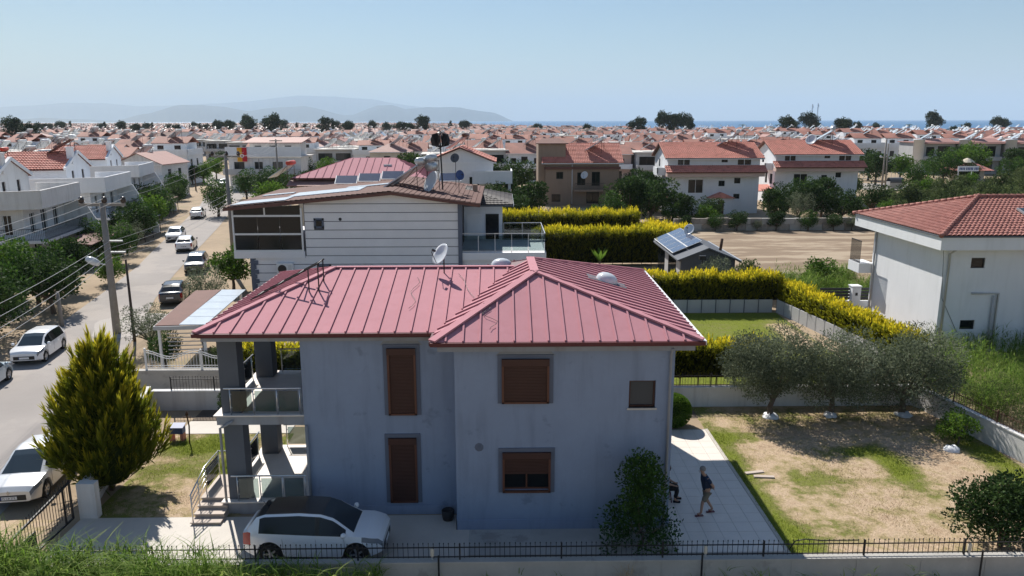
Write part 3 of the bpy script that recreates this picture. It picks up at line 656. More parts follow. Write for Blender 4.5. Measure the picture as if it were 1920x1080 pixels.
# skylights
def skylight(c, n):
    n = Vector(n).normalized(); c = Vector(c); t = n.cross(Vector((0, 1, 0))).normalized()
    b = MB(); s = MB(); y = Vector((0, 1, 0)); y = (y - n * y.dot(n)).normalized(); t = y.cross(n)
    b.prism([c + t * a + y * e + n * .05 for a, e in ((-.75, -.45), (.75, -.45), (.75, .45), (-.75, .45))], n * .03); o = b.build('skylight', MT['colg'], ROOF)
    s.lathe([(.42, 0), (.41, .1), (.36, .2), (.25, .28), (.1, .32), (.001, .33)], 18, c + n * .06, n); s.build('dome', MT['lampg'], o, True)
skylight((3.95, 28.2, 7.2), (.279, 0, .96)); skylight((.0, 29.7, 7.5), (0, .24, .97))
# loose cables lying on the roof
def cable(pts, r=.008, nm='roof_cable', lab=None):
    o = MB().tube(pts, r, 5).build(nm, MT['black'], None, True); return o
def on_main(x, y): return (x, y, zE + (y - 23.65) * .2364 + .075)
tag(cable([on_main(-3.1 + .12 * math.sin(i * .9), 27.6 - .22 * i) for i in range(12)]), 'thin black cable trailing down the red roof below the dish', 'cable')
tag(cable([on_main(-1.6 + .1 * i + .05 * math.sin(i), 27.9 - .3 * i) for i in range(9)]), 'thin black cable hanging across the roof seam towards the hip', 'cable')
def on_front(x, y): return (x, y, zE + (y - 22.5) * .4083 + .08)
tag(cable([on_front(-.6 + .18 * math.sin(i * 1.1) + .04 * i, 24.3 - .13 * i) for i in range(11)]), 'curled black wire lying on the front hip of the red roof', 'cable')
dish('satellite_dish', 'white satellite dish on the ridge of the red metal roof', (-2.15, 28.1, 7.65), (-.72, -.5, .52), .85, MT['lampg'], .62)
# heater rack left without its collector
rk = thing('collector_rack', 'bare dark steel collector rack standing on the red roof', 'rack', (-7.6, 27.2, 7.2)); rk.location = (0, 0, 0)
for y in (26.6, 27.4): MB().bar((-8.95, y, 6.98), (-6.45, y, 8.3), .05, .05).build('side_rail', MT['iron'], rk)
for t in (.1, .4, .7, .97): MB().bar((-8.95 + 2.5 * t, 26.6, 6.98 + 1.32 * t), (-8.95 + 2.5 * t, 27.4, 6.98 + 1.32 * t), .04, .04).build('cross_bar', MT['iron'], rk)
for x, y in ((-6.5, 26.6), (-6.5, 27.4), (-6.85, 26.6)): MB().bar((x, y, 7.25), (x, y, 8.28 - (.2 if x < -6.6 else 0)), .04, .04).build('leg', MT['iron'], rk)

# ================================================================ fences and walls round the plot
fw = MB().box(-13.1, 19.86, -.3, 26, 20.08, .70).box(-13.1, 19.82, .70, 26, 20.12, .755)
for x in np.arange(-12.5, 26, 1.9): fw.box(x, 19.845, -.3, x + .02, 19.86, .70)
fw.build('front_wall', MT['conc'], label='low grey concrete wall under the black picket fence', category=None) if False else tag(fw.build('front_wall', MT['conc']), 'low grey concrete wall under the black picket fence', 'wall')
pickets('picket_fence', 'black iron picket fence along the top of the low front wall', (-13.05, 19.97), (25.4, 19.97), .80, 1.24, .147, MT['iron'], (.84, 1.14), posts=2.95, lo=.74)
for x in (-2.05, 5.9, 13.65): 
    e = thing('garden_light', 'small cream garden light standing on the front wall', 'light', (x, 19.97, .755), 0, 'garden lights on the front wall')
    MB().tube([(0, 0, 0), (0, 0, .12)], .035, 8).build('base', MT['alu'], e); MB().lathe([(.05, .12), (.055, .14), (.055, .33), (.03, .36), (.001, .36)], 10).build('lamp_body', MT['cream'], e, True)
for x in (-1.85, 5.75, 13.9):
    tag(MB().tube([(x, 19.74, -.3), (x, 19.74, 1.02)], .028, 8).build('steel_post', MT['iron']), 'bare black steel post standing against the outside of the front wall', 'post', 'posts outside the front wall')
tag(MB().tube([(8.45, 20.25, .78), (8.6, 20.2, 1.1), (8.85, 20.1, 1.22), (9.3, 20.05, 1.2), (10.4, 20.02, 1.22)], .016, 6).build('hose', MT['black'], None, True), 'black hose looped over the picket fence beside the terrace', 'hose')
# side gate and street wall
gt = thing('sliding_gate', 'black iron driveway gate with slanted top beside the white wall stub', 'gate', (-14.5, 20.4, 0))
fr_ = MB().bar((0, 0, .12), (0, 3.3, .12), .05, .06).bar((0, 0, 1.12), (0, 3.3, 1.42), .05, .07).bar((0, 0, .1), (0, 0, 1.15), .05, .05, up=(0, 1, 0)).bar((0, 3.3, .1), (0, 3.3, 1.5), .06, .06, up=(0, 1, 0)).bar((0, 2.9, .1), (0, 2.9, 1.45), .05, .05, up=(0, 1, 0)); fr_.build('gate_frame', MT['iron'], gt)
gp_ = MB().tube([(0, 0, 0), (0, 0, 1.2)], .011, 5).lathe([(.011, 0), (.02, .02), (0, .07)], 5, (0, 0, 1.2)).mesh('picket', MT['iron'])
for i in range(22): place('picket', gp_, gt, (0, .1 + i * .145, .13 + i * .0125))
MB().box(-.012, .35, .18, .012, 1.3, .8).build('sheet_panel', MT['iron'], gt)
tag(MB().bar((-14.25, 24.1, .55), (-16.4, 33.8, .55), .22, 1.3).box(-14.35, 23.82, -.1, -13.75, 24.12, 1.3).build('street_wall', MT['whited']), 'whitewashed wall stub and side wall beside the driveway gate', 'wall')
pickets('corner_fence', 'short black iron fence at the street corner beyond the gate', (-15.3, 20.0), (-13.3, 20.0), .15, 1.2, .16, MT['iron'], (.3, 1.1), posts=.95, lo=0, zp=1.25)
gw = MB().box(-16.3, 33.8, -.1, 19.5, 34.02, .93).box(-16.3, 33.76, .93, 19.5, 34.06, .97); tag(gw.build('garden_wall', MT['whited']), 'long rendered garden wall behind the house and the olive trees', 'wall')
pickets('garden_fence', 'black iron fence on the garden wall left of the house', (-15.4, 33.9), (-9.4, 33.9), 1.0, 1.6, .14, MT['iron'], (1.06, 1.5), posts=2)
pickets('garden_fence', 'black iron fence on the garden wall behind the olive trees', (5.8, 33.9), (19.4, 33.9), 1.0, 1.6, .14, MT['iron'], (1.06, 1.5), posts=2)
tag(MB().bar((19.45, 33.95, .45), (21.9, 19.9, .45), .22, 1.1).bar((19.45, 33.95, 1.02), (21.9, 19.9, 1.02), .28, .05).build('side_wall', MT['whited']), 'pale side wall running past the lemon bush to the front', 'wall')
pickets('side_fence', 'dark iron fence on the pale side wall under the scrub', (19.9, 31.5), (21.3, 23.4), 1.05, 1.55, .15, MT['ironr'], (1.1, 1.48), posts=2.4)
# white ornamental fence of the plot behind
wf = thing('ornamental_fence', 'white wrought fence with curved top rail beside the carport', 'fence', (-17.7, 36.5, 0))
def wave(x): return 1.95 + .16 * math.cos((x / 2.4) * 2 * math.pi)
for dz in (0, -.11): MB().tube([(x, 0, wave(x) + dz) for x in np.arange(0, 5.6, .2)], .02, 6).build('top_rail', MT['whitefr'], wf, True)
MB().tube([(0, 0, 1.2), (5.5, 0, 1.2)], .02, 6).tube([(0, 0, 1.32), (5.5, 0, 1.32)], .016, 6).build('bottom_rail', MT['whitefr'], wf, True)
for i in range(38): MB().tube([(i * .148, 0, 1.2), (i * .148, 0, wave(i * .148) - .02)], .011, 5).build('picket', MT['whitefr'], wf)
for x in (0, 2.75, 5.5): MB().box(x - .04, -.04, .9, x + .04, .04, wave(x) + .12).build('post', MT['whitefr'], wf)
tag(MB().box(-19, 36.3, -.1, -9, 36.62, 1.12).build('boundary_wall', MT['conc']), 'grey boundary wall below the white ornamental fence', 'wall')
# garden bits
e = thing('blue_trough', 'blue metal box on brick legs by the golden conifer', 'box', (-13.75, 30.4, 0)); e.scale = (.65, .65, .75)
MB().box(-.45, -.25, .45, .45, .25, .8).prism([(-.5, -.3, .8), (.5, -.3, .8), (.5, .3, .92), (-.5, .3, .92)], (0, 0, .03)).build('box_body', MT['bluep'], e)
for x in (-.35, .35): MB().box(x - .1, -.22, 0, x + .1, .22, .45).build('leg', MT['tileR'], e)
e = thing('garden_tap', 'rusty red ornamental tap post beside the blue box', 'tap', (-13.1, 30.0, 0))
MB().tube([(0, 0, 0), (.05, 0, .8), (0, 0, 1.25)], .03, 7).build('post', MT['ironr'], e); MB().tube([(-.16, 0, 1.2), (.16, 0, 1.2)], .025, 6).lathe([(.03, 0), (.07, .05), (.06, .12), (0, .2)], 8, (0, 0, 1.25)).build('cross_head', MT['ironr'], e)
tag(MB().lathe([(.17, 0), (.2, .1), (.22, .34), (.19, .36), (.17, .3), (.001, .28)], 14, (-1.85, 23.55, .03)).build('bucket', MT['black'], None, True), 'black round bucket in the corner of the house wall', 'bucket')
for i, (x, y, a) in enumerate(((9.25, 26.75, .2), (9.5, 26.5, -.1))):
    tag(MB().obox if False else MB().bar((x, y, .05), (x + .75 * math.cos(a), y + .75 * math.sin(a), .05), .16, .05).build('plank', MT['step']), ('short plank lying on the grass at the terrace edge', 'second short plank lying beside the first on the grass')[i], 'plank')
def bag(x, y, lab, s=.4, seed=1):
    g = np.random.default_rng(seed); b = MB(); b.lathe([(s, 0), (s * 1.05, .05), (s * .8, .14), (s * .35, .2), (.001, .16)], 14, (x, y, .01)); o = b.build('sheet', MT['whitep'], None, True)
    for v in o.data.vertices: v.co += Vector(g.normal(size=3) * .035)
    return tag(o, lab, 'cloth')
bag(12.2, 32.45, 'crumpled white sheeting round the foot of the olive nearest the house', .34, 1); bag(14.95, 32.5, 'crumpled white sheeting round the foot of the middle olive', .3, 2)
bag(18.3, 32.45, 'crumpled white sheeting round the foot of the olive by the side wall', .34, 3); bag(18.3, 28.7, 'pale crumpled sheet on the ground under the lemon bush', .3, 4)
# ================================================================ cars
KINDS = {  # L, half width, ride, deck front z, deck rear z, cowl x, roof front x, roof rear x, rear glass base x, roof z, wheel x front / rear, wheel r
 'suv':   dict(L=4.25, w=.89, deck=((-2.13, 1.0), (-1.95, 1.07), (.2, 1.0), (.75, .98), (1.6, .95), (2.0, .87), (2.13, .74)), top=((-2.08, .99), (-1.72, 1.42), (-1.45, 1.52), (-.4, 1.575), (.25, 1.54), (.62, 1.42), (1.28, .965)), wf=1.35, wr=-1.28, r=.335, sill=.24, sw=(-1.62, 1.02), nose=.80),
 'hatch': dict(L=4.05, w=.87, deck=((-2.02, .9), (-1.9, .95), (.75, .94), (1.5, .90), (1.9, .82), (2.02, .70)), top=((-2.0, .95), (-1.62, 1.34), (-1.3, 1.44), (-.3, 1.475), (.25, 1.44), (.6, 1.32), (1.22, .92)), wf=1.27, wr=-1.26, r=.31, sill=.2, sw=(-1.5, .98), nose=.8),
 'sedan': dict(L=4.6, w=.89, deck=((-2.3, .88), (-2.2, .98), (-1.55, 1.02), (.75, .94), (1.6, .90), (2.12, .81), (2.3, .69)), top=((-1.9, 1.02), (-1.45, 1.27), (-1.1, 1.40), (-.2, 1.475), (.3, 1.43), (.62, 1.32), (1.3, .935)), wf=1.42, wr=-1.28, r=.315, sill=.19, sw=(-1.5, 1.02), nose=.8),
}
def itp(x, tab): return float(np.interp(x, [t[0] for t in tab], [t[1] for t in tab]))
WHEEL = {}
def wheel_meshes(r):
    if r in WHEEL: return WHEEL[r]
    t = MB().lathe([(r * .66, -.1), (r * .93, -.105), (r, -.075), (r, .075), (r * .93, .105), (r * .66, .1)], 26, (0, 0, 0), (0, 1, 0)).mesh('tyre', MT['tyre'], True)
    q = MB().lathe([(r * .67, .085), (r * .6, .06), (r * .55, .02)], 26, (0, 0, 0), (0, 1, 0)).lathe([(.001, .075), (r * .16, .07), (r * .2, .04)], 12, (0, 0, 0), (0, 1, 0))
    for k in range(5):
        a = 2 * math.pi * k / 5; q.bar((math.cos(a) * r * .1, .055, math.sin(a) * r * .1), (math.cos(a) * r * .63, .065, math.sin(a) * r * .63), .055, .03, up=(0, 1, 0))
    disc = MB().lathe([(.001, .0), (r * .66, .0)], 20, (0, 0, 0), (0, 1, 0)).mesh('brake_disc', MT['black'])
    WHEEL[r] = (t, q.mesh('rim', MT['rim'], False), disc); return WHEEL[r]
def car(label, loc, fwd, kind, paint, roof=None, group=None, plate=None, name='parked_car', emblem=False, lamp=None):
    K = KINDS[kind]; L = K['L']; e = thing(name, label, 'car', (*loc, .03 if len(loc) < 3 else loc[2])[:3], math.atan2(fwd[1], fwd[0]), group)
    xs = sorted(set(np.round(np.concatenate([np.linspace(-L/2, L/2, 64), [t[0] for t in K['deck']], [t[0] for t in K['top']], np.linspace(K['wf'] - K['r'] - .05, K['wf'] + K['r'] + .05, 13), np.linspace(K['wr'] - K['r'] - .05, K['wr'] + K['r'] + .05, 13)]), 3)))
    xs = [x for x in xs if -L/2 <= x <= L/2]; top0, top1 = K['top'][0][0], K['top'][-1][0]; grid = []
    for x in xs:
        f = abs(x) / (L / 2); w = K['w'] * (1 - .17 * max(0, (f - .72) / .28) ** 2.2 - .03 * f); dk = itp(x, K['deck']); tp = max(dk, itp(x, K['top'])) if top0 <= x <= top1 else dk
        zb = K['sill'] + .12 * max(0, (f - .82) / .18); cab = min(max((tp - dk) / .35, 0), 1)
        for wx in (K['wf'], K['wr']):
            q = (K['r'] + .055) ** 2 - (x - wx) ** 2
            if q > 0: zb = max(zb, K['r'] + math.sqrt(q) * 1.0)
        belt = dk - .035; zm = max(zb + .05, K['sill'] + (belt - K['sill']) * .5); z4 = max(zm + .03, belt - .15); belt = max(belt, z4 + .02); tp = max(tp, belt + .02)
        wt = w * (.86 - .14 * cab); crown = .02 + .02 * cab
        grid.append([(x, 0, zb), (x, w * .84, zb), (x, w * .985, min(zb + .05, zm - .01)), (x, w, zm), (x, w * .985, z4), (x, w * .945, belt), (x, wt, tp - crown * 1.6 if tp - belt > .05 else belt + .01), (x, wt * .87, tp - crown * .45), (x, 0, tp + crown * .3)])
    zones = {k: ([], []) for k in ('body', 'underside', 'side_window', 'pillar', 'windscreen', 'rear_window', 'roof', 'headlight', 'tail_light')}
    pill = [(.18, .06)] if kind != 'sedan' else [(.15, .06)]; ft = [t for t in K['top']]; xr0, xr1 = ft[2][0] + .02, ft[-3][0] + .04
    for s in (1, -1):
        for i in range(len(xs) - 1):
            xm = (xs[i] + xs[i + 1]) / 2; dk = itp(xm, K['deck']); tp = itp(xm, K['top']) if top0 <= xm <= top1 else 0
            for j in range(8):
                z = 'body'; P = [grid[i][j], grid[i + 1][j], grid[i + 1][j + 1], grid[i][j + 1]]
                if j == 0: z = 'underside'
                elif j == 5 and tp - dk > .07 and K['sw'][0] < xm < K['sw'][1] and True: z = 'pillar' if any(abs(xm - a) < b for a, b in pill) else 'side_window'
                elif j == 7 and tp - dk > .02: z = 'windscreen' if xm > xr1 else 'rear_window' if xm < xr0 else 'roof'
                elif j == 4 and L/2 - .6 < xm < L/2 - .03: z = 'headlight'
                elif j in (3, 4) and -L/2 + .02 < xm < -L/2 + .3: z = 'tail_light'
                if j == 6 and z in ('windscreen', 'rear_window'): pass
                zones[z][0].append([(p[0], p[1] * s, p[2]) for p in (P if s > 0 else P[::-1])])
    for end in (0, -1):
        q = grid[end]; zones['body'][0].append([(p[0], p[1], p[2]) for p in q] + [(p[0], -p[1], p[2]) for p in q[1:-1][::-1]])
    pm = {'body': paint, 'underside': MT['black'], 'side_window': MT['glass'], 'pillar': MT['black'], 'windscreen': MT['glass2'], 'rear_window': MT['glass'], 'roof': roof or paint, 'headlight': lamp or MT['headl'], 'tail_light': MT['tail']}
    for z, (qs, _) in zones.items():
        if not qs: continue
        mbs = [MB()]
        if z in ('side_window', 'pillar', 'headlight', 'tail_light'): mbs = [MB(), MB()]
        for q in qs: mbs[0 if len(mbs) == 1 or sum(p[1] for p in q) > 0 else 1].poly(q)
        for b in mbs:
            me = b.mesh(z, pm[z]); bm = bmesh.new(); bm.from_mesh(me); bmesh.ops.remove_doubles(bm, verts=bm.verts, dist=.0008); bmesh.ops.recalc_face_normals(bm, faces=bm.faces); bm.to_mesh(me); bm.free()
            me.polygons.foreach_set('use_smooth', [True] * len(me.polygons)); me.set_sharp_from_angle(angle=R(32)); place(z, me, e)
    t, rim, disc = wheel_meshes(K['r'])
    for wx in (K['wf'], K['wr']):
        for s in (1, -1):
            wo_ = place('wheel', disc, e, (wx, s * (K['w'] - .13), K['r']), 0 if s > 0 else math.pi); place('tyre', t, wo_); place('rim', rim, wo_)
    for s in (1, -1):
        mm = MB().lathe([(.001, -.09), (.07, -.07), (.085, 0), (.06, .07), (.001, .09)], 10, (K['top'][-1][0] - .28, s * (K['w'] + .06), K['deck'][-3][1] + .09), (0, 1, 0)); mm.build('mirror', paint if kind != 'sedan' else MT['black'], e, True)
    MB().box(L/2 - .05, -K['w'] * .62, .36, L/2 + .012, K['w'] * .62, .56).build('grille', MT['black'], e, bevel=.01)
    MB().box(-L/2 - .012, -K['w'] * .66, .26, -L/2 + .06, K['w'] * .66, .42).build('rear_bumper_trim', MT['black'], e, bevel=.01)
    for x, s in ((L/2 + .012, 1), (-L/2 - .012, -1)):
        zc = .46 if s > 0 else .62
        pl = MB().box(x, -.26, zc - .055, x + .012 * s, .26, zc + .055).build('number_plate', MT['plate'], e)
        b = MB(); xx = x + .0135 * s
        b.box(x + .012 * s, -.26, zc - .055, x + .014 * s, -.225, zc + .055)
        pl2 = b.build('plate_band', MT['bluep'], pl)
        if plate and ((s > 0) == (plate[1] == 'f')):
            cu = bpy.data.curves.new('plate_text', 'FONT'); cu.body = plate[0]; cu.size = .1; cu.align_x = 'CENTER'; cu.align_y = 'CENTER'; cu.materials.append(MT['black']); cu.extrude = .001
            tmp = bpy.data.objects.new('tmp', cu); me_t = bpy.data.meshes.new_from_object(tmp); bpy.data.objects.remove(tmp); to = place('plate_text', me_t, pl); to.location = (x + .016 * s, 0, zc); to.rotation_euler = (R(90), 0, R(90 * s))
    if emblem: MB().prism([(L/2 + .014, 0, .74), (L/2 + .014, .055, .65), (L/2 + .014, 0, .56), (L/2 + .014, -.055, .65)], (.012, 0, 0)).build('emblem', MT['rim'], e)
    zr = itp(0, K['top']); MB().tube([(K['top'][1][0] + .2, 0, itp(K['top'][1][0] + .2, K['top'])), (K['top'][1][0] + .05, 0, itp(K['top'][1][0] + .2, K['top']) + .16)], .01, 5).build('aerial', MT['black'], e)
    for s in (1, -1):
        for x in (.62, -.55): MB().bar((x, s * (K['w'] * 1.0 + .008), .77), (x + .16, s * (K['w'] * 1.0 + .008), .77), .02, .025).build('door_handle', paint, e)
        for x in (1.02, .16, -.85): MB().bar((x, s * (K['w'] * 1.001), K['sill'] + .2), (x - .03, s * (K['w'] * .985), .87), .006, .006).build('door_seam', MT['black'], e)
    return e
car('white crossover with black glass roof parked on the driveway', (-5.75, 21.75, .03), (1, -.03), 'suv', MT['carW'], MT['carK'])
car('silver-white saloon with a diamond emblem parked on the sandy verge by the gate', (-17.35, 26.7), (.13, -1), 'sedan', MT['carS'], plate=('35 CB 273', 'f'), emblem=True)
car('white hatchback with dark grille parked across the road from the concrete pole', (-26.6, 42.5), (.16, -1), 'hatch', MT['carW'])
car('pale blue car parked behind the white hatchback at the trees', (-26.35, 36.9), (-.14, 1), 'hatch', MT['carB'])
car('dark grey crossover facing down the street beside the leafy bush', (-27.6, 68.4), (.24, -1), 'suv', MT['carD'])
car('white saloon with red tail lamps driving up the middle of the street', (-33.2, 80.0), (-.26, 1), 'sedan', MT['carW'], plate=('35 ABK 35', 'b'))
car('white saloon parked facing down under the street trees', (-37.2, 87.0), (.26, -1), 'sedan', MT['carW'])
car('white car parked far up the street past the trees', (-42.6, 107.5), (-.26, 1), 'sedan', MT['carW'])
car('black car showing its roof beyond the brown carport', (-24.7, 56.6), (-.26, 1), 'sedan', MT['carK'])
car('white van-like car at the street crossing beside the wooden post', (-57.5, 160), (.3, -1), 'suv', MT['carW'])
car('dark car standing at the crossing in front of the flag house', (-50.5, 160.5), (1, .1), 'hatch', MT['carK'])
car('white car behind the glass-railed terrace', (-1.2, 73), (1, .1), 'suv', MT['carW'])
car('grey car on the bend where the street leaves the crossing', (-97, 243), (.6, -1), 'suv', MT['carD'])

# ================================================================ people
def skin(name, J, E, m, parent, sub=2, root=0):
    me = bpy.data.meshes.new(name); me.from_pydata([j[:3] for j in J], E, []); me.materials.append(m)
    o = place(name, me, parent); md = o.modifiers.new('skin', 'SKIN'); md.use_smooth_shade = True
    for i, j in enumerate(J): sv = me.skin_vertices[0].data[i]; sv.radius = (j[3], j[3] if len(j) < 5 else j[4]); sv.use_root = (i == root)
    s = o.modifiers.new('sub', 'SUBSURF'); s.levels = sub; s.render_levels = sub; return o
def hand(J, E, wrist, d, side, rad=.009):
    """palm with five fingers of unequal length, thumb from the side of the palm"""
    w = len(J); d = Vector(d).normalized(); s = Vector(side).normalized(); p = Vector(J[wrist][:3]); up = d.cross(s)
    J.append((*(p + d * .07), .026)); E.append((wrist, w))
    for k, (off, ln) in enumerate(((-.03, .065), (-.01, .078), (.01, .074), (.03, .058))):
        a = len(J); b = p + d * .085 + s * off; J.append((*b, rad)); J.append((*(b + d * ln * .55 + up * .008), rad * .95)); J.append((*(b + d * ln + up * .03), rad * .8)); E += [(w, a), (a, a + 1), (a + 1, a + 2)]
    a = len(J); b = p + d * .03 - s * .035; J.append((*b, rad * 1.15)); J.append((*(b + d * .035 - s * .02 + up * .01), rad)); E += [(w, a), (a, a + 1)]
man = thing('person', 'grey-haired person in navy shirt and khaki shorts, hands behind back, on the terrace', 'person', (6.95, 23.75, .035), R(188))
J = [(0, 0, .93, .13, .15), (.02, 0, 1.08, .12, .15), (.07, 0, 1.28, .12, .17), (.13, 0, 1.44, .055), (.18, 0, 1.52, .055), (.215, 0, 1.58, .082, .07), (.22, 0, 1.66, .098, .08), (.205, 0, 1.72, .07, .06),
     (.09, .19, 1.38, .06), (-.1, .27, 1.14, .045), (-.19, .08, .98, .032), (.09, -.19, 1.38, .06), (-.1, -.27, 1.14, .045), (-.2, -.07, .96, .032),
     (.02, .1, .85, .085), (.19, .1, .49, .06), (.22, .1, .10, .042), (.36, .1, .045, .04), (0, -.1, .85, .085), (-.05, -.1, .48, .06), (-.28, -.1, .11, .042), (-.15, -.1, .05, .04)]
E = [(0, 1), (1, 2), (2, 3), (3, 4), (4, 5), (5, 6), (6, 7), (2, 8), (8, 9), (9, 10), (2, 11), (11, 12), (12, 13), (0, 14), (14, 15), (15, 16), (16, 17), (0, 18), (18, 19), (19, 20), (20, 21)]
hand(J, E, 10, (-.1, -.9, -.4), (-.5, .2, -.6)); hand(J, E, 13, (-.1, .9, -.35), (-.5, .2, -.6)); skin('body', J, E, MT['skin'], man)
skin('shirt', [(-.01, 0, .86, .165, .19), (.02, 0, 1.08, .15, .18), (.075, 0, 1.30, .15, .195), (.12, 0, 1.42, .085), (.09, .19, 1.385, .085), (-.02, .245, 1.22, .078), (.09, -.19, 1.385, .085), (-.02, -.245, 1.22, .078)], [(0, 1), (1, 2), (2, 3), (2, 4), (4, 5), (2, 6), (6, 7)], MT['navy'], man)
skin('shorts', [(0, 0, .92, .14, .17), (.03, .1, .80, .115), (.16, .1, .50, .092), (0, -.1, .80, .115), (-.045, -.1, .50, .092)], [(0, 1), (1, 2), (0, 3), (3, 4)], MT['khaki'], man)
MB().lathe([(.001, .105), (.06, .092), (.098, .05), (.105, 0), (.1, -.035)], 14, (.195, 0, 1.675), (-.35, 0, 1)).build('hair', MT['hairg'], man, True)
for y, x in ((.1, .29), (-.1, -.2)): MB().prism([(x - .15, y - .045, .0), (x + .13, y - .05, .0), (x + .15, y, .0), (x + .13, y + .05, .0), (x - .15, y + .045, .0)], (0, 0, .03)).bar((x + .03, y - .055, .06), (x + .03, y + .055, .06), .04, .03).build('sandal', MT['plr'], man)
MB().lathe([(.001, .03), (.012, .02), (.016, 0), (.001, -.01)], 7, (.315, 0, 1.615), (1, 0, -.3)).lathe([(.001, .012), (.02, .004), (.02, -.006), (.001, -.012)], 8, (.2, .093, 1.62), (0, 1, 0)).lathe([(.001, .012), (.02, .004), (.02, -.006), (.001, -.012)], 8, (.2, -.093, 1.62), (0, -1, 0)).build('nose_and_ears', MT['skin'], man, True)
for y in (.035, -.035): MB().lathe([(.001, .006), (.009, .003), (.011, 0)], 8, (.304, y, 1.655), (1, 0, -.15)).build('eye', MT['black'], man, True)
MB().box(.297, -.028, 1.565, .305, .028, 1.573).build('mouth', MT['plr'], man)
sp_ = thing('person', 'dark-haired person in white top and black trousers sitting by the house corner', 'person', (5.72, 24.75, .035), R(-8))
J = [(0, 0, .52, .13, .16), (0, 0, .68, .12, .15), (.02, 0, .90, .12, .16), (.05, 0, 1.06, .052), (.08, 0, 1.13, .052), (.1, 0, 1.2, .08, .068), (.105, 0, 1.27, .095, .078), (.09, 0, 1.33, .068, .06),
     (.03, .18, .99, .055), (.1, .22, .74, .042), (.32, .14, .64, .03), (.03, -.18, .99, .055), (.1, -.22, .74, .042), (.32, -.14, .64, .03),
     (.05, .1, .5, .09), (.45, .13, .52, .062), (.42, .13, .1, .042), (.56, .14, .045, .038), (.05, -.1, .5, .09), (.46, -.12, .5, .062), (.36, -.12, .1, .042), (.5, -.13, .045, .038)]
E = [(0, 1), (1, 2), (2, 3), (3, 4), (4, 5), (5, 6), (6, 7), (2, 8), (8, 9), (9, 10), (2, 11), (11, 12), (12, 13), (0, 14), (14, 15), (15, 16), (16, 17), (0, 18), (18, 19), (19, 20), (20, 21)]
hand(J, E, 10, (.9, -.1, -.25), (0, 1, .1)); hand(J, E, 13, (.9, .1, -.25), (0, 1, .1)); skin('body', J, E, MT['skin'], sp_)
skin('top', [(0, 0, .58, .15, .18), (.01, 0, .72, .145, .17), (.02, 0, .92, .14, .18), (.045, 0, 1.03, .08), (.03, .18, .995, .08), (.075, .205, .83, .07), (.03, -.18, .995, .08), (.075, -.205, .83, .07)], [(0, 1), (1, 2), (2, 3), (2, 4), (4, 5), (2, 6), (6, 7)], MT['whitec'], sp_)
skin('trousers', [(0, 0, .54, .15, .18), (.08, .1, .52, .115), (.45, .13, .53, .085), (.43, .13, .16, .07), (.08, -.1, .52, .115), (.46, -.12, .51, .085), (.37, -.12, .16, .07)], [(0, 1), (1, 2), (2, 3), (0, 4), (4, 5), (5, 6)], MT['blackc'], sp_)
MB().lathe([(.001, .11), (.07, .097), (.108, .05), (.115, -.01), (.11, -.09), (.08, -.15)], 14, (.075, 0, 1.285), (-.3, 0, 1)).build('hair', MT['hairb'], sp_, True)
MB().lathe([(.001, .03), (.012, .02), (.016, 0)], 7, (.195, 0, 1.235), (1, 0, -.2)).build('nose', MT['skin'], sp_, True)
for x, y in ((.5, .135), (.44, -.125)): MB().prism([(x - .13, y - .045, 0), (x + .1, y - .048, 0), (x + .13, y, 0), (x + .1, y + .048, 0), (x - .13, y + .045, 0)], (0, 0, .06)).build('shoe', MT['blackc'], sp_, bevel=.01)
stl = thing('stool', 'dark red plastic stool under the seated person', 'stool', (5.76, 24.75, .035))
MB().box(-.17, -.17, .34, .17, .17, .375).build('seat', MT['plr'], stl, bevel=.01)
for a in (-1, 1):
    for b in (-1, 1): MB().bar((a * .15, b * .15, .34), (a * .19, b * .19, 0), .035, .035).build('leg', MT['plr'], stl)
# ================================================================ near plants
g = np.random.default_rng(21)
def flame(g, n, h, r, prof):
    """points and outward-upward directions over a conifer outline"""
    z = g.uniform(0, 1, n) ** .8; a = g.uniform(0, 6.283, n); lump = 1 + .16 * np.sin(a * 3 + z * 5) + .12 * np.sin(a * 7 - z * 9)
    rr = r * np.interp(z, [p[0] for p in prof], [p[1] for p in prof]) * lump * g.uniform(.62, 1, n)
    P = np.stack([np.cos(a) * rr, np.sin(a) * rr, z * h], 1); D_ = unit(np.stack([np.cos(a) * .55, np.sin(a) * .55, np.full(n, .85)], 1) + g.normal(size=(n, 3)) * .14)
    return P, D_, z
prof_t = ((0, .4), (.12, .78), (.32, 1), (.5, .84), (.7, .58), (.86, .3), (1, .04))
P, Dn, z = flame(g, 2700, 5.1, 2.15, prof_t)
P[:, 2] += .35; Ln = g.uniform(.45, 1.0, len(P)); q = g.uniform(0, 1, len(P))
S1_ = sprays(g, P, Dn, Ln, 13, .055, .05 + .2 * q, .3 + .6 * q)
P, Dn, z = flame(g, 300, 5.1, 2.3, prof_t); P[:, 2] += .3; q = g.uniform(.3, 1, len(P))      # long leading plumes
Dn = unit(Dn + np.array([0, 0, .35])); S2_ = sprays(g, P, Dn, g.uniform(.9, 1.6, len(P)), 30, .07, np.full(len(P), .2), .55 + .45 * q)
V, F, T = join(S1_, S2_)
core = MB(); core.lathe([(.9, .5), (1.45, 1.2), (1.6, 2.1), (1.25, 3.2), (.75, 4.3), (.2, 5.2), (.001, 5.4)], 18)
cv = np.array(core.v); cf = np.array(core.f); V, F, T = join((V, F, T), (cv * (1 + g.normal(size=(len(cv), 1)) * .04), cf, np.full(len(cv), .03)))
e = thing('golden_conifer', 'tall golden-tipped conifer at the street corner of the front garden', 'tree', (-14.35, 26.0, 0)); e.scale = (.72, .72, .9)
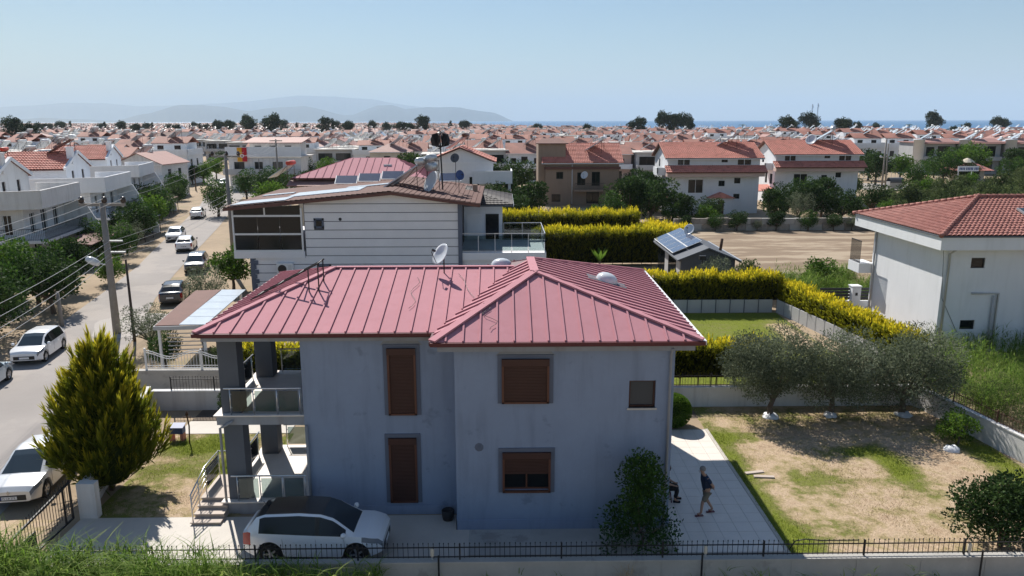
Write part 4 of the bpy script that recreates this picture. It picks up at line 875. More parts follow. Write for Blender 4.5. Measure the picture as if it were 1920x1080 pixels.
place('crown', np_mesh('thuja_foliage', V, F, LM['thuja'], T), e); MB().tube([(0, 0, -.1), (.05, 0, 1.2)], .16, 8, r1=.12).tube([(.1, -.1, 0), (.3, -.5, 1.1)], .08, 6).build('trunk', MT['bark'], e, True)
# olives
tree_kind('olive1', 41, 4.25, 2.25, .7, 46, 22000, .14, .042, LM['olive'], .12, up=.3)
tree_kind('olive2', 42, 4.2, 2.3, .35, 46, 22000, .14, .042, LM['olive'], .12, up=.3)
tree('olive_tree', 'olive1', 'grey-green olive tree nearest the house with forked trunk', 'tree', (12.2, 32.5, 0), 0, (1, 1, 1))
tree('olive_tree', 'olive2', 'middle olive tree of three along the garden wall', 'tree', (15.0, 32.6, 0), 1.1, (1.02, 1, 1.02))
tree('olive_tree', 'olive2', 'olive tree by the side wall, end of the row of three', 'tree', (18.2, 32.5, 0), 2.4, (1.12, 1.05, 1.0))
# broadleaf shrubs of the plot
tree_kind('lemon', 51, 3.0, 1.5, .1, 34, 6200, .12, .064, LM['citrus'], .05, 'cone', .2, 1)
tree_kind('citrus', 52, 2.35, 1.8, .2, 36, 10500, .13, .07, LM['dark'], .08, 'round', .2, .9)
tree_kind('bush', 53, 1.5, .85, .1, 18, 2600, .11, .055, LM['fresh'], .04, 'round', .3, .9)
tree_kind('ball', 54, 1.45, .82, .02, 1, 10, .1, .05, LM['fresh'], .05)
tree('lemon_bush', 'lemon', 'loose green lemon bush growing against the blue-grey wall', 'shrub', (4.35, 21.75, 0), .4)
tree('citrus_tree', 'citrus', 'dark glossy citrus tree behind the front fence in the dry yard', 'tree', (15.7, 21.55, 0), 0)
tree('lemon_bush', 'bush', 'bright green lemon bush at the foot of the side wall', 'shrub', (18.9, 29.3, 0), 0, (1.0, 1, 1.0))
nb = 2600; d = unit(g.normal(size=(nb, 3))); d[:, 2] = np.abs(d[:, 2]) * np.sign(g.uniform(-.3, 1, nb))
V, F, T = sprays(g, d * np.array([.72, .72, .68]) + np.array([0, 0, .7]), unit(d + np.array([0, 0, .25])), np.full(nb, .1), 4, .05, np.full(nb, .25), g.uniform(.5, .9, nb))
cb = MB().lathe([(.001, 0), (.45, .1), (.68, .5), (.66, .95), (.4, 1.28), (.001, 1.36)], 16); V, F, T = join((V, F, T), (np.array(cb.v), np.array(cb.f), np.full(len(cb.v), .1)))
e = thing('round_shrub', 'clipped round bright green shrub at the back corner of the house', 'shrub', (7.55, 31.6, 0)); place('crown', np_mesh('ball_foliage', V, F, LM['fresh'], T), e); MB().tube([(0, 0, -.05), (0, 0, .3)], .05, 6).build('trunk', MT['bark'], e)
# hedges
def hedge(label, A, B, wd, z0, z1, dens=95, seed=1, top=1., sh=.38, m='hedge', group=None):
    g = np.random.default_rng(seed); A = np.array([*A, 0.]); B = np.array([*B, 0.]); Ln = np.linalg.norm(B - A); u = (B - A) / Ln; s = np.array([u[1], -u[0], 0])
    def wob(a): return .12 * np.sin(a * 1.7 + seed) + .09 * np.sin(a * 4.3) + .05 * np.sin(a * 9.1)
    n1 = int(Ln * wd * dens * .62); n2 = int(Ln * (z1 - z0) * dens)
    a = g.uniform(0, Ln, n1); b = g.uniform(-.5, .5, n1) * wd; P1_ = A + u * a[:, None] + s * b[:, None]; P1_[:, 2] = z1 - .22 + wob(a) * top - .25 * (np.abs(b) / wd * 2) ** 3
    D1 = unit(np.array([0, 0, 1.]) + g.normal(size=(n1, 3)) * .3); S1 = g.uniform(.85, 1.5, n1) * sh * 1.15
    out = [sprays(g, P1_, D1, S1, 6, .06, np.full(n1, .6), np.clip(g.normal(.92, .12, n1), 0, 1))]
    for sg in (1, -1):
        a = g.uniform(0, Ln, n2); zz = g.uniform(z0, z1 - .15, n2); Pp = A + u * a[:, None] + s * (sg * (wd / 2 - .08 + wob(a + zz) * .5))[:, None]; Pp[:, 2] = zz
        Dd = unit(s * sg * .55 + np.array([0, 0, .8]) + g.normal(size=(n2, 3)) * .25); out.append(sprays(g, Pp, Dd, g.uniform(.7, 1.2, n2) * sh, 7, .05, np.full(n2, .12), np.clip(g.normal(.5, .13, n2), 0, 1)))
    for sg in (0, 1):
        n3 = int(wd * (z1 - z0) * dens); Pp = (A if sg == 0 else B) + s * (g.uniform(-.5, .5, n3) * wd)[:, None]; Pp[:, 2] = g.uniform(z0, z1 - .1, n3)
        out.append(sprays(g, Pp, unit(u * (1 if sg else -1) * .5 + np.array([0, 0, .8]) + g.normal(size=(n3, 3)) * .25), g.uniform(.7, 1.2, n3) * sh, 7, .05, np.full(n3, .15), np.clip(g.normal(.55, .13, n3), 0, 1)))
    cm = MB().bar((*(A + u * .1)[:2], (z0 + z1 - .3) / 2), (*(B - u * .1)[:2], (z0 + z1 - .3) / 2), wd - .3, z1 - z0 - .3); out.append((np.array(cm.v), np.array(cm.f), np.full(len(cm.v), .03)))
    V, F, T = join(*out); V = V - A
    e = thing('hedge', label, 'hedge', A, 0, group); place('foliage', np_mesh('hedge_foliage', V, F, LM[m], T), e)
    st = MB()
    for k in range(int(Ln / .9) + 1): p = u * (k * .9); st.tube([(p[0], p[1], 0), (p[0], p[1], z0 + .4)], .03, 5)
    st.build('stems', MT['bark'], e, kind='stuff'); return e
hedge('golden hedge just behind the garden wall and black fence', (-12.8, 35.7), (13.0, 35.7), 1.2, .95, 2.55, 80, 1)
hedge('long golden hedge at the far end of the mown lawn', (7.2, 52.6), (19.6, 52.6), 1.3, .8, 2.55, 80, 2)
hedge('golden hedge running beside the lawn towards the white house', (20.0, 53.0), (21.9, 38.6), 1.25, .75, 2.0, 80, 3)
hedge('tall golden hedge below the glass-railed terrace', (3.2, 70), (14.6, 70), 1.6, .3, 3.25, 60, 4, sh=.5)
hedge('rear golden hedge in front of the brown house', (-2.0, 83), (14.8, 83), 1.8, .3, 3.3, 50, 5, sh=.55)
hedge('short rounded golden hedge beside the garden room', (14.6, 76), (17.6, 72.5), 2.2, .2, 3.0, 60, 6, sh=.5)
for lab, a, b in (('grey board wall under the long golden hedge', (7.0, 51.75), (19.3, 51.75)), ('grey board wall under the hedge beside the lawn', (19.3, 51.75), (21.2, 39.2))):
    A_ = Vector((*a, 0)); B_ = Vector((*b, 0)); dd = (B_ - A_); LL = dd.length; dd.normalize(); e = thing('board_wall', lab, 'wall', A_)
    for k in range(int(LL / 1.0)):
        p = dd * k * 1.0; MB().bar(p + Vector((0, 0, .45)), p + dd * .98 + Vector((0, 0, .45)), .06, .95).build('board', MT['greyp'], e); MB().bar(p - dd * .01 + Vector((.0, -.05, 0)), p - dd * .01 + Vector((0, -.05, 1.0)), .05, .05, up=(0, 1, 0)).build('post', MT['colg'], e)
# reeds in front of the wall
def reeds(name, label, x0, x1, y0, y1, n, h, seed, cat='reeds', z=-.3, m='reed', wd=.035):
    g = np.random.default_rng(seed); x = g.uniform(x0, x1, n); y = g.uniform(y0, y1, n); cl = vnoise(x, y, .8, seed); k = g.uniform(0, 1, n) < cl * 1.5 - .1; x, y = x[k], y[k]; n = len(x)
    P = np.stack([x, y, np.full(n, z)], 1); H_r = h * g.uniform(.55, 1.15, n) * (.6 + .55 * vnoise(x, y, 1.3, seed + 1))
    out = [blades(g, P.copy(), H_r, np.full(n, .018), g.uniform(.05, .3, n), g.uniform(.3, .8, n), 3)]
    for j in range(6):
        u = g.uniform(.3, .95, n); Q = P.copy(); Q[:, 2] += H_r * u; Q[:, :2] += g.normal(size=(n, 2)) * .03
        out.append(blades(g, Q, H_r * g.uniform(.16, .3, n), np.full(n, wd) * g.uniform(.6, 1.2, n), g.uniform(.8, 2.0, n), g.uniform(.1, 1, n), 3))
    V, F, T = join(*out); tag(place(name, np_mesh(name, V, F, LM[m], T)), label, cat, None, 'stuff')
reeds('reeds', 'tall green reeds outside the front wall by the driveway gate', -14.2, -7.9, 18.0, 19.7, 2800, 2.3, 61, wd=.04)
reeds('reeds', 'lower green reeds outside the front wall before the white crossover', -8.0, -3.5, 18.2, 19.7, 1100, 1.6, 67, wd=.04)
reeds('reeds', 'sparse weeds at the foot of the front wall', -3.5, 14, 19.0, 19.7, 170, .85, 62)
reeds('reeds', 'dry pale grass tuft before the front wall', 3.35, 3.7, 19.4, 19.65, 160, 1.2, 63, m='straw', wd=.014)
reeds('reeds', 'lush green reeds between the side wall and the white house', 20.8, 32, 31, 41.5, 5200, 1.7, 64, z=0)
reeds('weeds', 'tall green weeds beside the mown field', 22.0, 27.5, 53, 60, 4200, 1.9, 65, z=0, cat='weeds')
reeds('weeds', 'dry weeds around the green thicket at the field edge', 20.5, 31, 52, 63, 2600, .9, 66, z=0, m='straw', cat='weeds')
# planting beyond the side wall
tree_kind('scrub1', 71, 2.6, 1.9, .1, 26, 5200, .16, .035, LM['scrub'], .05, 'round', .5, .85)
tree_kind('scrub2', 72, 2.0, 1.6, .05, 22, 4200, .16, .035, LM['scrub'], .05, 'round', .5, .85)
for i, (x, y, s) in enumerate(((22.6, 29.5, .8), (23.6, 26.5, .95), (22.3, 32.5, .75), (24.8, 30.5, .9), (23.2, 23.2, .8), (26.5, 27.5, 1.0), (26.0, 33.0, .7))):
    tree('scrub_bush', 'scrub%d' % (1 + i % 2), 'feathery green scrub bush overgrowing the outside of the side wall', 'shrub', (x, y, 0), i * 1.3, s, 'scrub bushes beyond the side wall')
# white slatted bench on the lawn
e = thing('garden_bench', 'white slatted bench on the mown lawn behind the house', 'bench', (11.0, 44.6, 0), R(10))
for k in range(7): MB().box(-.42 + k * .13, .18, .42, -.34 + k * .13, .22, .95).build('back_slat', MT['whitefr'], e)
MB().box(-.45, -.25, .4, .48, .2, .44).build('seat', MT['whitefr'], e)
for x in (-.42, .42):
    for y in (-.2, .18): MB().box(x - .03, y - .03, 0, x + .03, y + .03, .4).build('leg', MT['whitefr'], e)
# ================================================================ neighbouring buildings
def heater_parts(mb_panel, mb_tank, mb_leg, s=1., aim=(-.95, .3)):
    a = Vector((*aim, 0)).normalized(); t = Vector((-a.y, a.x, 0)); lo = a * 1.0 * s; hi = -a * .9 * s + Vector((0, 0, 1.25 * s))
    for k in (-.55, .55): mb_panel.bar(lo + t * k * s + Vector((0, 0, .1)), hi + t * k * s, .98 * s, .07 * s, up=(0, 0, 1))
    c = hi + Vector((0, 0, .22 * s)) - a * .05 * s; mb_tank.tube([c - t * .85 * s, c - t * .8 * s, c + t * .8 * s, c + t * .85 * s], [.15 * s, .21 * s, .21 * s, .15 * s], 12)
    for k in (-.9, .9):
        mb_leg.bar(hi + t * k * s, Vector((hi.x, hi.y, -.35)) + t * k * s, .05, .05, up=(0, 1, 0)); mb_leg.bar(lo + t * k * s, Vector((lo.x, lo.y, -.35)) + t * k * s, .05, .05, up=(0, 1, 0)); mb_leg.bar(hi + t * k * s, lo * .2 + t * k * s, .04, .04)
def heater(label, loc, s=1., aim=(-.95, .3), tank='tankw', panel='pvw', group=None):
    e = thing('solar_water_heater', label, 'solar heater', loc, 0, group); p, t, l = MB(), MB(), MB(); heater_parts(p, t, l, s, aim)
    p.build('collector', MT[panel], e); t.build('tank', MT[tank], e, True)
    for k in range(0, len(l.f), 6): b = MB(); b.v = l.v[k // 6 * 8:k // 6 * 8 + 8]; b.f = [tuple(i - k // 6 * 8 for i in f) for f in l.f[k:k + 6]]; b.m = [0] * 6; b.build('leg', MT['ironr'], e)
    return e
def villa(label, loc, rz, w, d, ze, zr, roof='gx', wm='whitep', rm='tileR', over=.5, front=(), left=(), right=(), back=(), name='house', cat='house', group=None, tiles=True, fm='whitefr', skirt=None, chimney=None, z0=0, sp=.28, bars=1):
    """house body with openings on its sides and a pitched, hipped or flat roof; front wall at local y = 0"""
    e = thing(name, label, cat, loc, rz, group); b = MB(); faces = {'f': ((0, 0, z0), (1, 0, 0), w, front), 'r': ((w, 0, z0), (0, 1, 0), d, right), 'b': ((w, d, z0), (-1, 0, 0), w, back), 'l': ((0, d, z0), (0, -1, 0), d, left)}
    for o, u, W, hs in faces.values(): facade(b, o, u, W, z0, ze, hs, .15)
    if roof == 'gx':
        b.poly([(0, 0, ze), (0, d, ze), (0, d / 2, zr - .05)]).poly([(w, 0, ze), (w, d, ze), (w, d / 2, zr - .05)])
    if roof == 'gy': b.poly([(0, 0, ze), (w, 0, ze), (w / 2, 0, zr - .05)]).poly([(0, d, ze), (w, d, ze), (w / 2, d, zr - .05)])
    wl = b.build('wall', MT[wm], e)
    for o, u, W, hs in faces.values():
        for h in hs: window(e, o, u, h, MT[h[4]] if len(h) > 4 else MT[fm], MT['glass'], .1, .06, bars)
    O = over; sl = {'gx': (zr - ze) / (d / 2), 'gy': (zr - ze) / (w / 2)}.get(roof, 0)
    zo = ze - O * sl; T_ = .12
    if roof == 'gx': fs = [[(-O, -O, zo), (w + O, -O, zo), (w + O, d / 2, zr), (-O, d / 2, zr)], [(w + O, d + O, zo), (-O, d + O, zo), (-O, d / 2, zr), (w + O, d / 2, zr)]]
    elif roof == 'gy': fs = [[(-O, d + O, zo), (-O, -O, zo), (w / 2, -O, zr), (w / 2, d + O, zr)], [(w + O, -O, zo), (w + O, d + O, zo), (w / 2, d + O, zr), (w / 2, -O, zr)]]
    elif roof == 'hip':
        if w >= d: a, c = (d / 2, d / 2, zr), (w - d / 2, d / 2, zr); fs = [[(-O, -O, ze), (w + O, -O, ze), c, a], [(w + O, d + O, ze), (-O, d + O, ze), a, c], [(-O, d + O, ze), (-O, -O, ze), a], [(w + O, -O, ze), (w + O, d + O, ze), c]]
        else: a, c = (w / 2, w / 2, zr), (w / 2, d - w / 2, zr); fs = [[(-O, -O, ze), (w + O, -O, ze), a], [(w + O, d + O, ze), (-O, d + O, ze), c], [(-O, d + O, ze), (-O, -O, ze), a, c], [(w + O, -O, ze), (w + O, d + O, ze), c, a]]
    elif roof == 'shed': fs = [[(-O, -O, ze), (w + O, -O, ze), (w + O, d, zr), (-O, d, zr)]]
    else: fs = []
    r = MB()
    for q in fs: r.prism(q, (0, 0, T_))
    if roof == 'flat': r.box(-O, -O, ze, w + O, d + O, ze + .2)
    ro = r.build('roof', MT[rm] if not tiles or roof == 'flat' else MT['roofBr'], e)
    if tiles and roof != 'flat':
        for q in fs: tile_roof('roof_tiles', [(x, y, z + T_ + .005) for x, y, z in q], ro, MT[rm], sp, .40, .07, .085, kind='stuff')
        rc = MB()
        if roof == 'gx': rc.tube([(-O, d / 2, zr + T_ + .02), (w + O, d / 2, zr + T_ + .02)], .11, 7)
        elif roof == 'gy': rc.tube([(w / 2, -O, zr + T_ + .02), (w / 2, d + O, zr + T_ + .02)], .11, 7)
        elif roof == 'hip':
            rc.tube([(*a[:2], zr + T_), (*c[:2], zr + T_)], .11, 7)
            for p, q in (((-O, -O), a), ((-O, d + O), a if w >= d else c), ((w + O, -O), c if w >= d else a), ((w + O, d + O), c)): rc.tube([(*p, ze + T_ + .03), (q[0], q[1], zr + T_ + .03)], .11, 7)
        if rc.v: rc.build('ridge_tiles', MT[rm], ro)
    if roof in ('gx', 'hip', 'shed', 'gy'): MB().box(-O - .04, -O - .06, zo - .02, w + O + .04, -O, zo + .1).build('gutter', MT['whitefr'], ro)
    if chimney:
        for cx, cy, ch in chimney: MB().box(cx - .3, cy - .3, ze - .5, cx + .3, cy + .3, ch).box(cx - .38, cy - .38, ch, cx + .38, cy + .38, ch + .12).build('chimney', MT[wm], ro)
    return e
def rail_iron(parent, pts, z, h=1., m='iron', sp=.14, name='balcony_railing', glass=False):
    b = MB()
    for a, c in zip(pts, pts[1:]):
        A_ = Vector((*a, z)); C2 = Vector((*c, z)); L_ = (C2 - A_).length; b.bar(A_ + Vector((0, 0, h)), C2 + Vector((0, 0, h)), .05, .05); b.bar(A_ + Vector((0, 0, .1)), C2 + Vector((0, 0, .1)), .03, .03)
        n = max(1, int(L_ / (1.2 if glass else sp)))
        for k in range(n + 1): p = A_.lerp(C2, k / n); b.bar(p, p + Vector((0, 0, h)), .04 if glass else .018, .04 if glass else .018, up=(0, 1, 0))
    o = b.build(name, MT[m], parent)
    if glass:
        for a, c in zip(pts, pts[1:]):
            n = max(1, int((Vector(c) - Vector(a)).length / 1.2))
            for k in range(n): p = Vector(a).lerp(Vector(c), (k + .03) / n); q = Vector(a).lerp(Vector(c), (k + .97) / n); MB().bar((*p, z + h * .5), (*q, z + h * .5), .01, h * .8).build('glass_panel', MT['railg'], o)
    return o
# ---------------------------------------------------------------- house with horizontal boards, right behind
S = thing('house', 'pale grey house with dark horizontal grooves and panels on its low gable roof', 'house', (-9, 57, 0)); S.location = (0, 0, 0)
b = MB(); b.poly([(-18.8, 57.03, 0), (-3.15, 57.03, 0), (-3.15, 57.03, 7.3), (-8.1, 57.03, 7.85), (-14.75, 57.03, 7.2), (-14.75, 57.03, 3.4), (-18.8, 57.03, 3.4)])
b.poly([(-3.15, 57.03, 0), (-3.15, 71, 0), (-3.15, 71, 7.3), (-3.15, 57.03, 7.3)]).poly([(-18.8, 71, 0), (-18.8, 57.03, 0), (-18.8, 57.03, 3.4), (-18.8, 71, 3.4)]).poly([(-14.75, 71, 3.4), (-14.75, 57.03, 3.4), (-14.75, 57.03, 7.2), (-14.75, 71, 7.2)])
sw_ = b.build('wall', MT['groove'], S)
for k in range(12):          # cladding boards with recessed joints
    z0_ = .02 + k * .652; z1_ = z0_ + .60; xl = -18.78 if z1_ < 3.45 else -14.7
    hs = []
    if k == 8: hs = [(-14.02, -13.28)]
    if k == 3: hs = [(-13.95, -12.9)]
    segs = [(xl, hs[0][0]), (hs[0][1], -3.2)] if hs else [(xl, -3.2)]
    for a, c in segs:
        zt = [z1_, z1_]
        if k == 11:
            MB().prism([(-14.65, 57.02, z0_), (-3.25, 57.02, z0_), (-3.25, 57.02, z0_ + .09), (-8.1, 57.02, 7.84), (-14.65, 57.02, z0_ + .03)], (0, -.03, 0)).build('board', MT['siding'], sw_)
        else: MB().box(a, 56.99, z0_, c, 57.02, z1_).build('board', MT['siding'], sw_)
for x0, x1, z0_, z1_ in ((-14.02, -13.28, 5.35, 6.1), (-13.95, -12.9, 1.98, 2.6)):
    MB().box(x0, 56.93, z0_, x0 + .14, 57.0, z1_).box(x1 - .14, 56.93, z0_, x1, 57.0, z1_).box(x0, 56.93, z1_ - .14, x1, 57.0, z1_).box(x0, 56.93, z0_, x1, 57.0, z0_ + .14).build('window_surround', MT['band'], S)
    fo = MB().box(x0 + .14, 56.99, z0_ + .14, x1 - .14, 57.01, z1_ - .14).build('window', MT['black'], S); MB().box(x0 + .2, 56.975, z0_ + .2, x1 - .2, 56.985, z1_ - .2).build('pane', MT['glass'], fo)
for x in (-18.95, -3.25): MB().box(x, 56.9, 0, x + .3, 57.1, 3.35 if x < -9 else 7.2).build('corner_trim', MT['band'], S)
for k in range(9): MB().box(-18.68, 56.91, .1 + k * .36, -18.68 + (.3 if k % 2 else .15), 56.985, .1 + k * .36 + .3).build('quoin', MT['band'], S)
MB().lathe([(.001, .02), (.11, .02), (.12, 0)], 10, (-12.05, 56.985, 6.02), (0, -1, 0)).build('vent', MT['black'], S)
# glazed balcony
MB().box(-20.1, 56.85, 3.1, -14.8, 71, 3.62).build('balcony_slab', MT['siding'], S)
gf = MB(); zz = (3.62, 4.86, 5.0, 6.35, 6.5)
for z in (3.66, 4.93, 6.3): gf.box(-20.05, 56.88, z - .07, -14.85, 57.0, z + .07)
for x in (-20.02, -14.92): gf.box(x - .06, 56.87, 3.62, x + .06, 57.01, 6.9)
gf.box(-17.7, 56.9, 6.3, -17.6, 57.0, 6.9).build('balcony_frame', MT['whitefr'], S)
for x0, x1 in ((-19.95, -18.25), (-18.2, -16.6), (-16.55, -14.98)):
    for z0_, z1_ in ((3.74, 4.86), (5.0, 6.23)): MB().box(x0, 56.95, z0_, x1, 56.97, z1_).build('balcony_pane', MT['glass'], S)
MB().poly([(-19.95, 56.97, 6.37), (-15, 56.97, 6.37), (-15, 56.97, 7.1), (-19.95, 56.97, 6.75)]).poly([(-20.06, 57, 3.62), (-20.06, 70, 3.62), (-20.06, 70, 6.7), (-20.06, 57, 6.7)]).build('balcony_pane', MT['glass'], S)
# roofs
Rf = MB(); Rf.prism([(-20.5, 56.4, 6.82), (-8.1, 56.4, 7.98), (-8.1, 71.5, 7.98), (-20.5, 71.5, 6.82)], (0, 0, .12)).prism([(-8.1, 56.4, 7.98), (-1.55, 56.4, 7.05), (-1.55, 71.5, 7.05), (-8.1, 71.5, 7.98)], (0, 0, .12))
SR = Rf.build('roof', MT['roofBr'], S); MB().bar((-20.5, 56.38, 6.8), (-8.1, 56.38, 7.95), .04, .16).bar((-8.1, 56.38, 7.95), (-1.55, 56.38, 7.02), .04, .16).build('verge_board', MT['roofBr'], SR)
tile_roof('roof_tiles', [(-1.55, 56.5, 7.18), (-1.55, 71.4, 7.18), (-8.1, 71.4, 8.11), (-8.1, 56.5, 8.11)], SR, MT['roofBr'], .3, .38, .05, .04, kind='stuff')
tile_roof('roof_tiles', [(-20.5, 71.4, 6.95), (-20.5, 56.5, 6.95), (-8.1, 56.5, 8.11), (-8.1, 71.4, 8.11)], SR, MT['roofBr'], .3, .38, .05, .04, kind='stuff')
def onS(x): return 6.95 + (x + 20.5) * .0935 + .09
for x0, x1, y0, y1 in ((-20.1, -16.0, 56.8, 59.4), (-16.6, -11.0, 59.6, 63.2), (-12.8, -9.0, 63.4, 64.6), (-19.8, -17.2, 63.6, 64.6)): MB().prism([(x0, y0, onS(x0)), (x1, y0, onS(x1)), (x1, y1, onS(x1)), (x0, y1, onS(x0))], (0, 0, .05)).build('roof_sheet', MT['pvw'], SR)
pvl = {'1st': 'first tilted panel', '2nd': 'second tilted panel', '3rd': 'third tilted panel', '4th': 'fourth tilted panel'}
for i, x in enumerate((-15.0, -12.9, -10.8, -5.6)):
    e = thing('solar_array', 'framed solar panel at the back of the low gable roof' + ('' if i < 3 else ', beyond the big white dish'), 'solar panel', (x, 69.8, onS(x) if x < -8 else 7.75), 0, 'panels at the back of the low gable roof' if i < 3 else None)
    MB().prism([(0, -.5, .1), (2.0, -.5, .1), (2.0, .5, .75), (0, .5, .75)], (0, -.02, .04)).build('frame', MT['whitefr'], e); MB().prism([(.06, -.47, .165), (1.94, -.47, .165), (1.94, .47, .78), (.06, .47, .78)], (0, -.005, .01)).build('cells', MT['pv'], e)
    for q in (.1, 1.9): MB().bar((q, .48, -.1), (q, .48, .76), .04, .04, up=(0, 1, 0)).build('leg', MT['alu'], e)
heater('large tilted collector with steel drums on the grooved house', (-7.6, 62, 7.95), 1.45, (-.95, .2), 'alu', 'pvw')
for z, r in ((9.6, .36), (10.3, .31)): tag(MB().tube([(-5.75, 61.3, z), (-5.74, 61.36, z), (-5.4, 62.3, z), (-5.38, 62.36, z)], [r * .8, r, r, r * .8], 16).build('water_drum', MT['alu'], None, True), 'grey steel drum stacked above the collector on the grooved house' if z < 10 else 'smaller steel drum at the very top of the stack on the grooved house', 'tank')
tag(MB().bar((-5.9, 61.7, 7.4), (-5.9, 61.7, 10.1), .06, .06, up=(0, 1, 0)).bar((-5.0, 62.2, 7.4), (-5.0, 62.2, 10.1), .06, .06, up=(0, 1, 0)).bar((-5.9, 61.7, 9.3), (-5.0, 62.2, 9.3), .06, .06).bar((-5.9, 61.7, 10.05), (-5.0, 62.2, 10.05), .06, .06).build('drum_stand', MT['iron']), 'thin dark stand carrying the two steel drums', 'stand')
dish('satellite_dish', 'large pale dish in front of the steel drums on the grooved house', (-5.3, 60.2, 7.45), (-.75, -.5, .42), 1.75, MT['lampg'], 1.0)
e = thing('wind_turbine', 'black drum-shaped wind turbine on a tall pole above the grooved house', 'wind turbine', (-4.75, 62.6, 7.4))
MB().tube([(0, 0, 0), (-.15, 0, 4.4)], .06, 8).build('pole', MT['iron'], e)
for k in range(6):
    a = k * math.pi / 3; MB().prism([(-.15 + math.cos(a) * .25, math.sin(a) * .25, 3.75), (-.15 + math.cos(a) * .68, math.sin(a) * .68, 3.85), (-.15 + math.cos(a + .35) * .78, math.sin(a + .35) * .78, 4.3), (-.15 + math.cos(a + .5) * .68, math.sin(a + .5) * .68, 4.75), (-.15 + math.cos(a + .5) * .25, math.sin(a + .5) * .25, 4.85)], (.05, .05, 0)).build('blade', MT['black'], e)
MB().lathe([(.1, 3.7), (.25, 3.75), (.25, 3.8), (.08, 3.85)], 10, (-.15, 0, 0)).lathe([(.08, 4.8), (.25, 4.85), (.1, 4.95)], 10, (-.15, 0, 0)).build('hub', MT['black'], e)
dish('satellite_dish', 'small dark dish on a bracket right of the wind turbine', (-3.7, 63, 8.0), (-.3, -.9, .3), .75, MT['colg'], 2.2)
dish('satellite_dish', 'small blue dish low beside the wind turbine', (-3.4, 62, 7.3), (.6, -.75, .2), .8, MT['bluep'], 1.6)
e = thing('air_conditioner', 'white air conditioner unit on the grooved wall under the glazed balcony', 'air conditioner', (-16.3, 56.95, 1.9))
MB().box(-.62, -.35, 0, .62, 0, .85).build('case', MT['whitefr'], e, bevel=.02); MB().lathe([(.001, .02), (.3, .02), (.33, 0)], 18, (-.2, -.35, .42), (0, -1, 0)).build('fan_grille', MT['black'], e)
for k in range(6): MB().box(.25, -.362, .2 + k * .09, .52, -.35, .23 + k * .09).build('louvre', MT['greyp'], e)
# rear wing with dark tiles, glass-railed terrace
MB().box(-3.1, 63.5, 0, .1, 71, 6.3).build('rear_wing', MT['whitep'], S); MB().box(-2.9, 63.44, 3.5, -1.6, 63.5, 5.6).build('terrace_door', MT['whitefr'], S); MB().box(-1.3, 63.44, 3.5, -.2, 63.5, 5.6).build('terrace_door', MT['glass'], S)
wr = MB().prism([(-3.1, 62.6, 6.3), (1.0, 62.6, 6.3), (1.0, 72, 6.3), (-3.1, 72, 6.3)], (0, 0, .12)).build('wing_roof', MT['colg'], S)
tile_roof('roof_tiles', [(1.0, 62.6, 6.45), (1.0, 72, 6.45), (-3.1, 68.5, 7.5), (-3.1, 66, 7.5)], wr, MT['tileD'], .3, .38, .05, .04, kind='stuff'); tile_roof('roof_tiles', [(-3.1, 62.6, 6.45), (1.0, 62.6, 6.45), (-3.1, 66, 7.5)], wr, MT['tileD'], .3, .38, .05, .04, kind='stuff')
MB().bar((1.02, 62.5, 6.4), (1.02, 72, 6.4), .06, .16).build('gutter', MT['whitefr'], wr); MB().box(-2.4, 65, 7.2, -2.0, 65.4, 7.9).build('chimney', MT['beige'], wr)
MB().box(-3.1, 57.0, 2.85, 3.4, 63.5, 3.42).build('terrace_slab', MT['siding'], S); MB().box(-3.0, 57.2, 0, 3.3, 63.4, 2.85).build('terrace_base', MT['siding'], S)
rail_iron(S, [(-3.0, 57.1), (3.3, 57.1), (3.3, 63.3), (.2, 63.3)], 3.42, 1.45, 'alu', 1.3, 'terrace_railing', True)
# carport
e = thing('carport', 'low carport with brown roof and pale translucent panels beside the street', 'carport', (0, 0, 0))
MB().prism([(-18.1, 38.7, 2.72), (-16.9, 38.8, 2.72), (-17.5, 46.7, 2.86), (-19.0, 46.5, 2.86)], (0, 0, .08)).build('roof', MT['roofBr'], e); 
for k in range(5):
    y0 = 38.8 + k * 1.62; MB().prism([(-16.88 - .076 * (y0 - 38.8), y0, 2.78 + .018 * k), (-15.5 - .064 * (y0 - 38.8), y0, 2.78 + .018 * k), (-15.5 - .064 * (y0 - 37.2), y0 + 1.56, 2.8 + .018 * k), (-16.88 - .076 * (y0 - 37.2), y0 + 1.56, 2.8 + .018 * k)], (0, 0, .04)).build('roof_sheet', MT['pvw'], e)
MB().bar((-18.15, 38.65, 2.66), (-15.45, 38.8, 2.66), .08, .2).bar((-18.15, 38.65, 2.68), (-19.05, 46.5, 2.8), .06, .14).build('edge_beam', MT['greyp'], e)
for x, y in ((-18.0, 38.9), (-15.7, 39.0), (-18.8, 46.2), (-16.2, 46.4)): MB().box(x - .06, y - .06, 0, x + .06, y + .06, 2.7).build('post', MT['whitefr'], e)
for k in range(6): MB().bar((-17.6, 38.9, 1.2 + k * .22), (-15.7, 39.0, 1.2 + k * .22), .03, .05).build('slat', MT['greyp'], e)
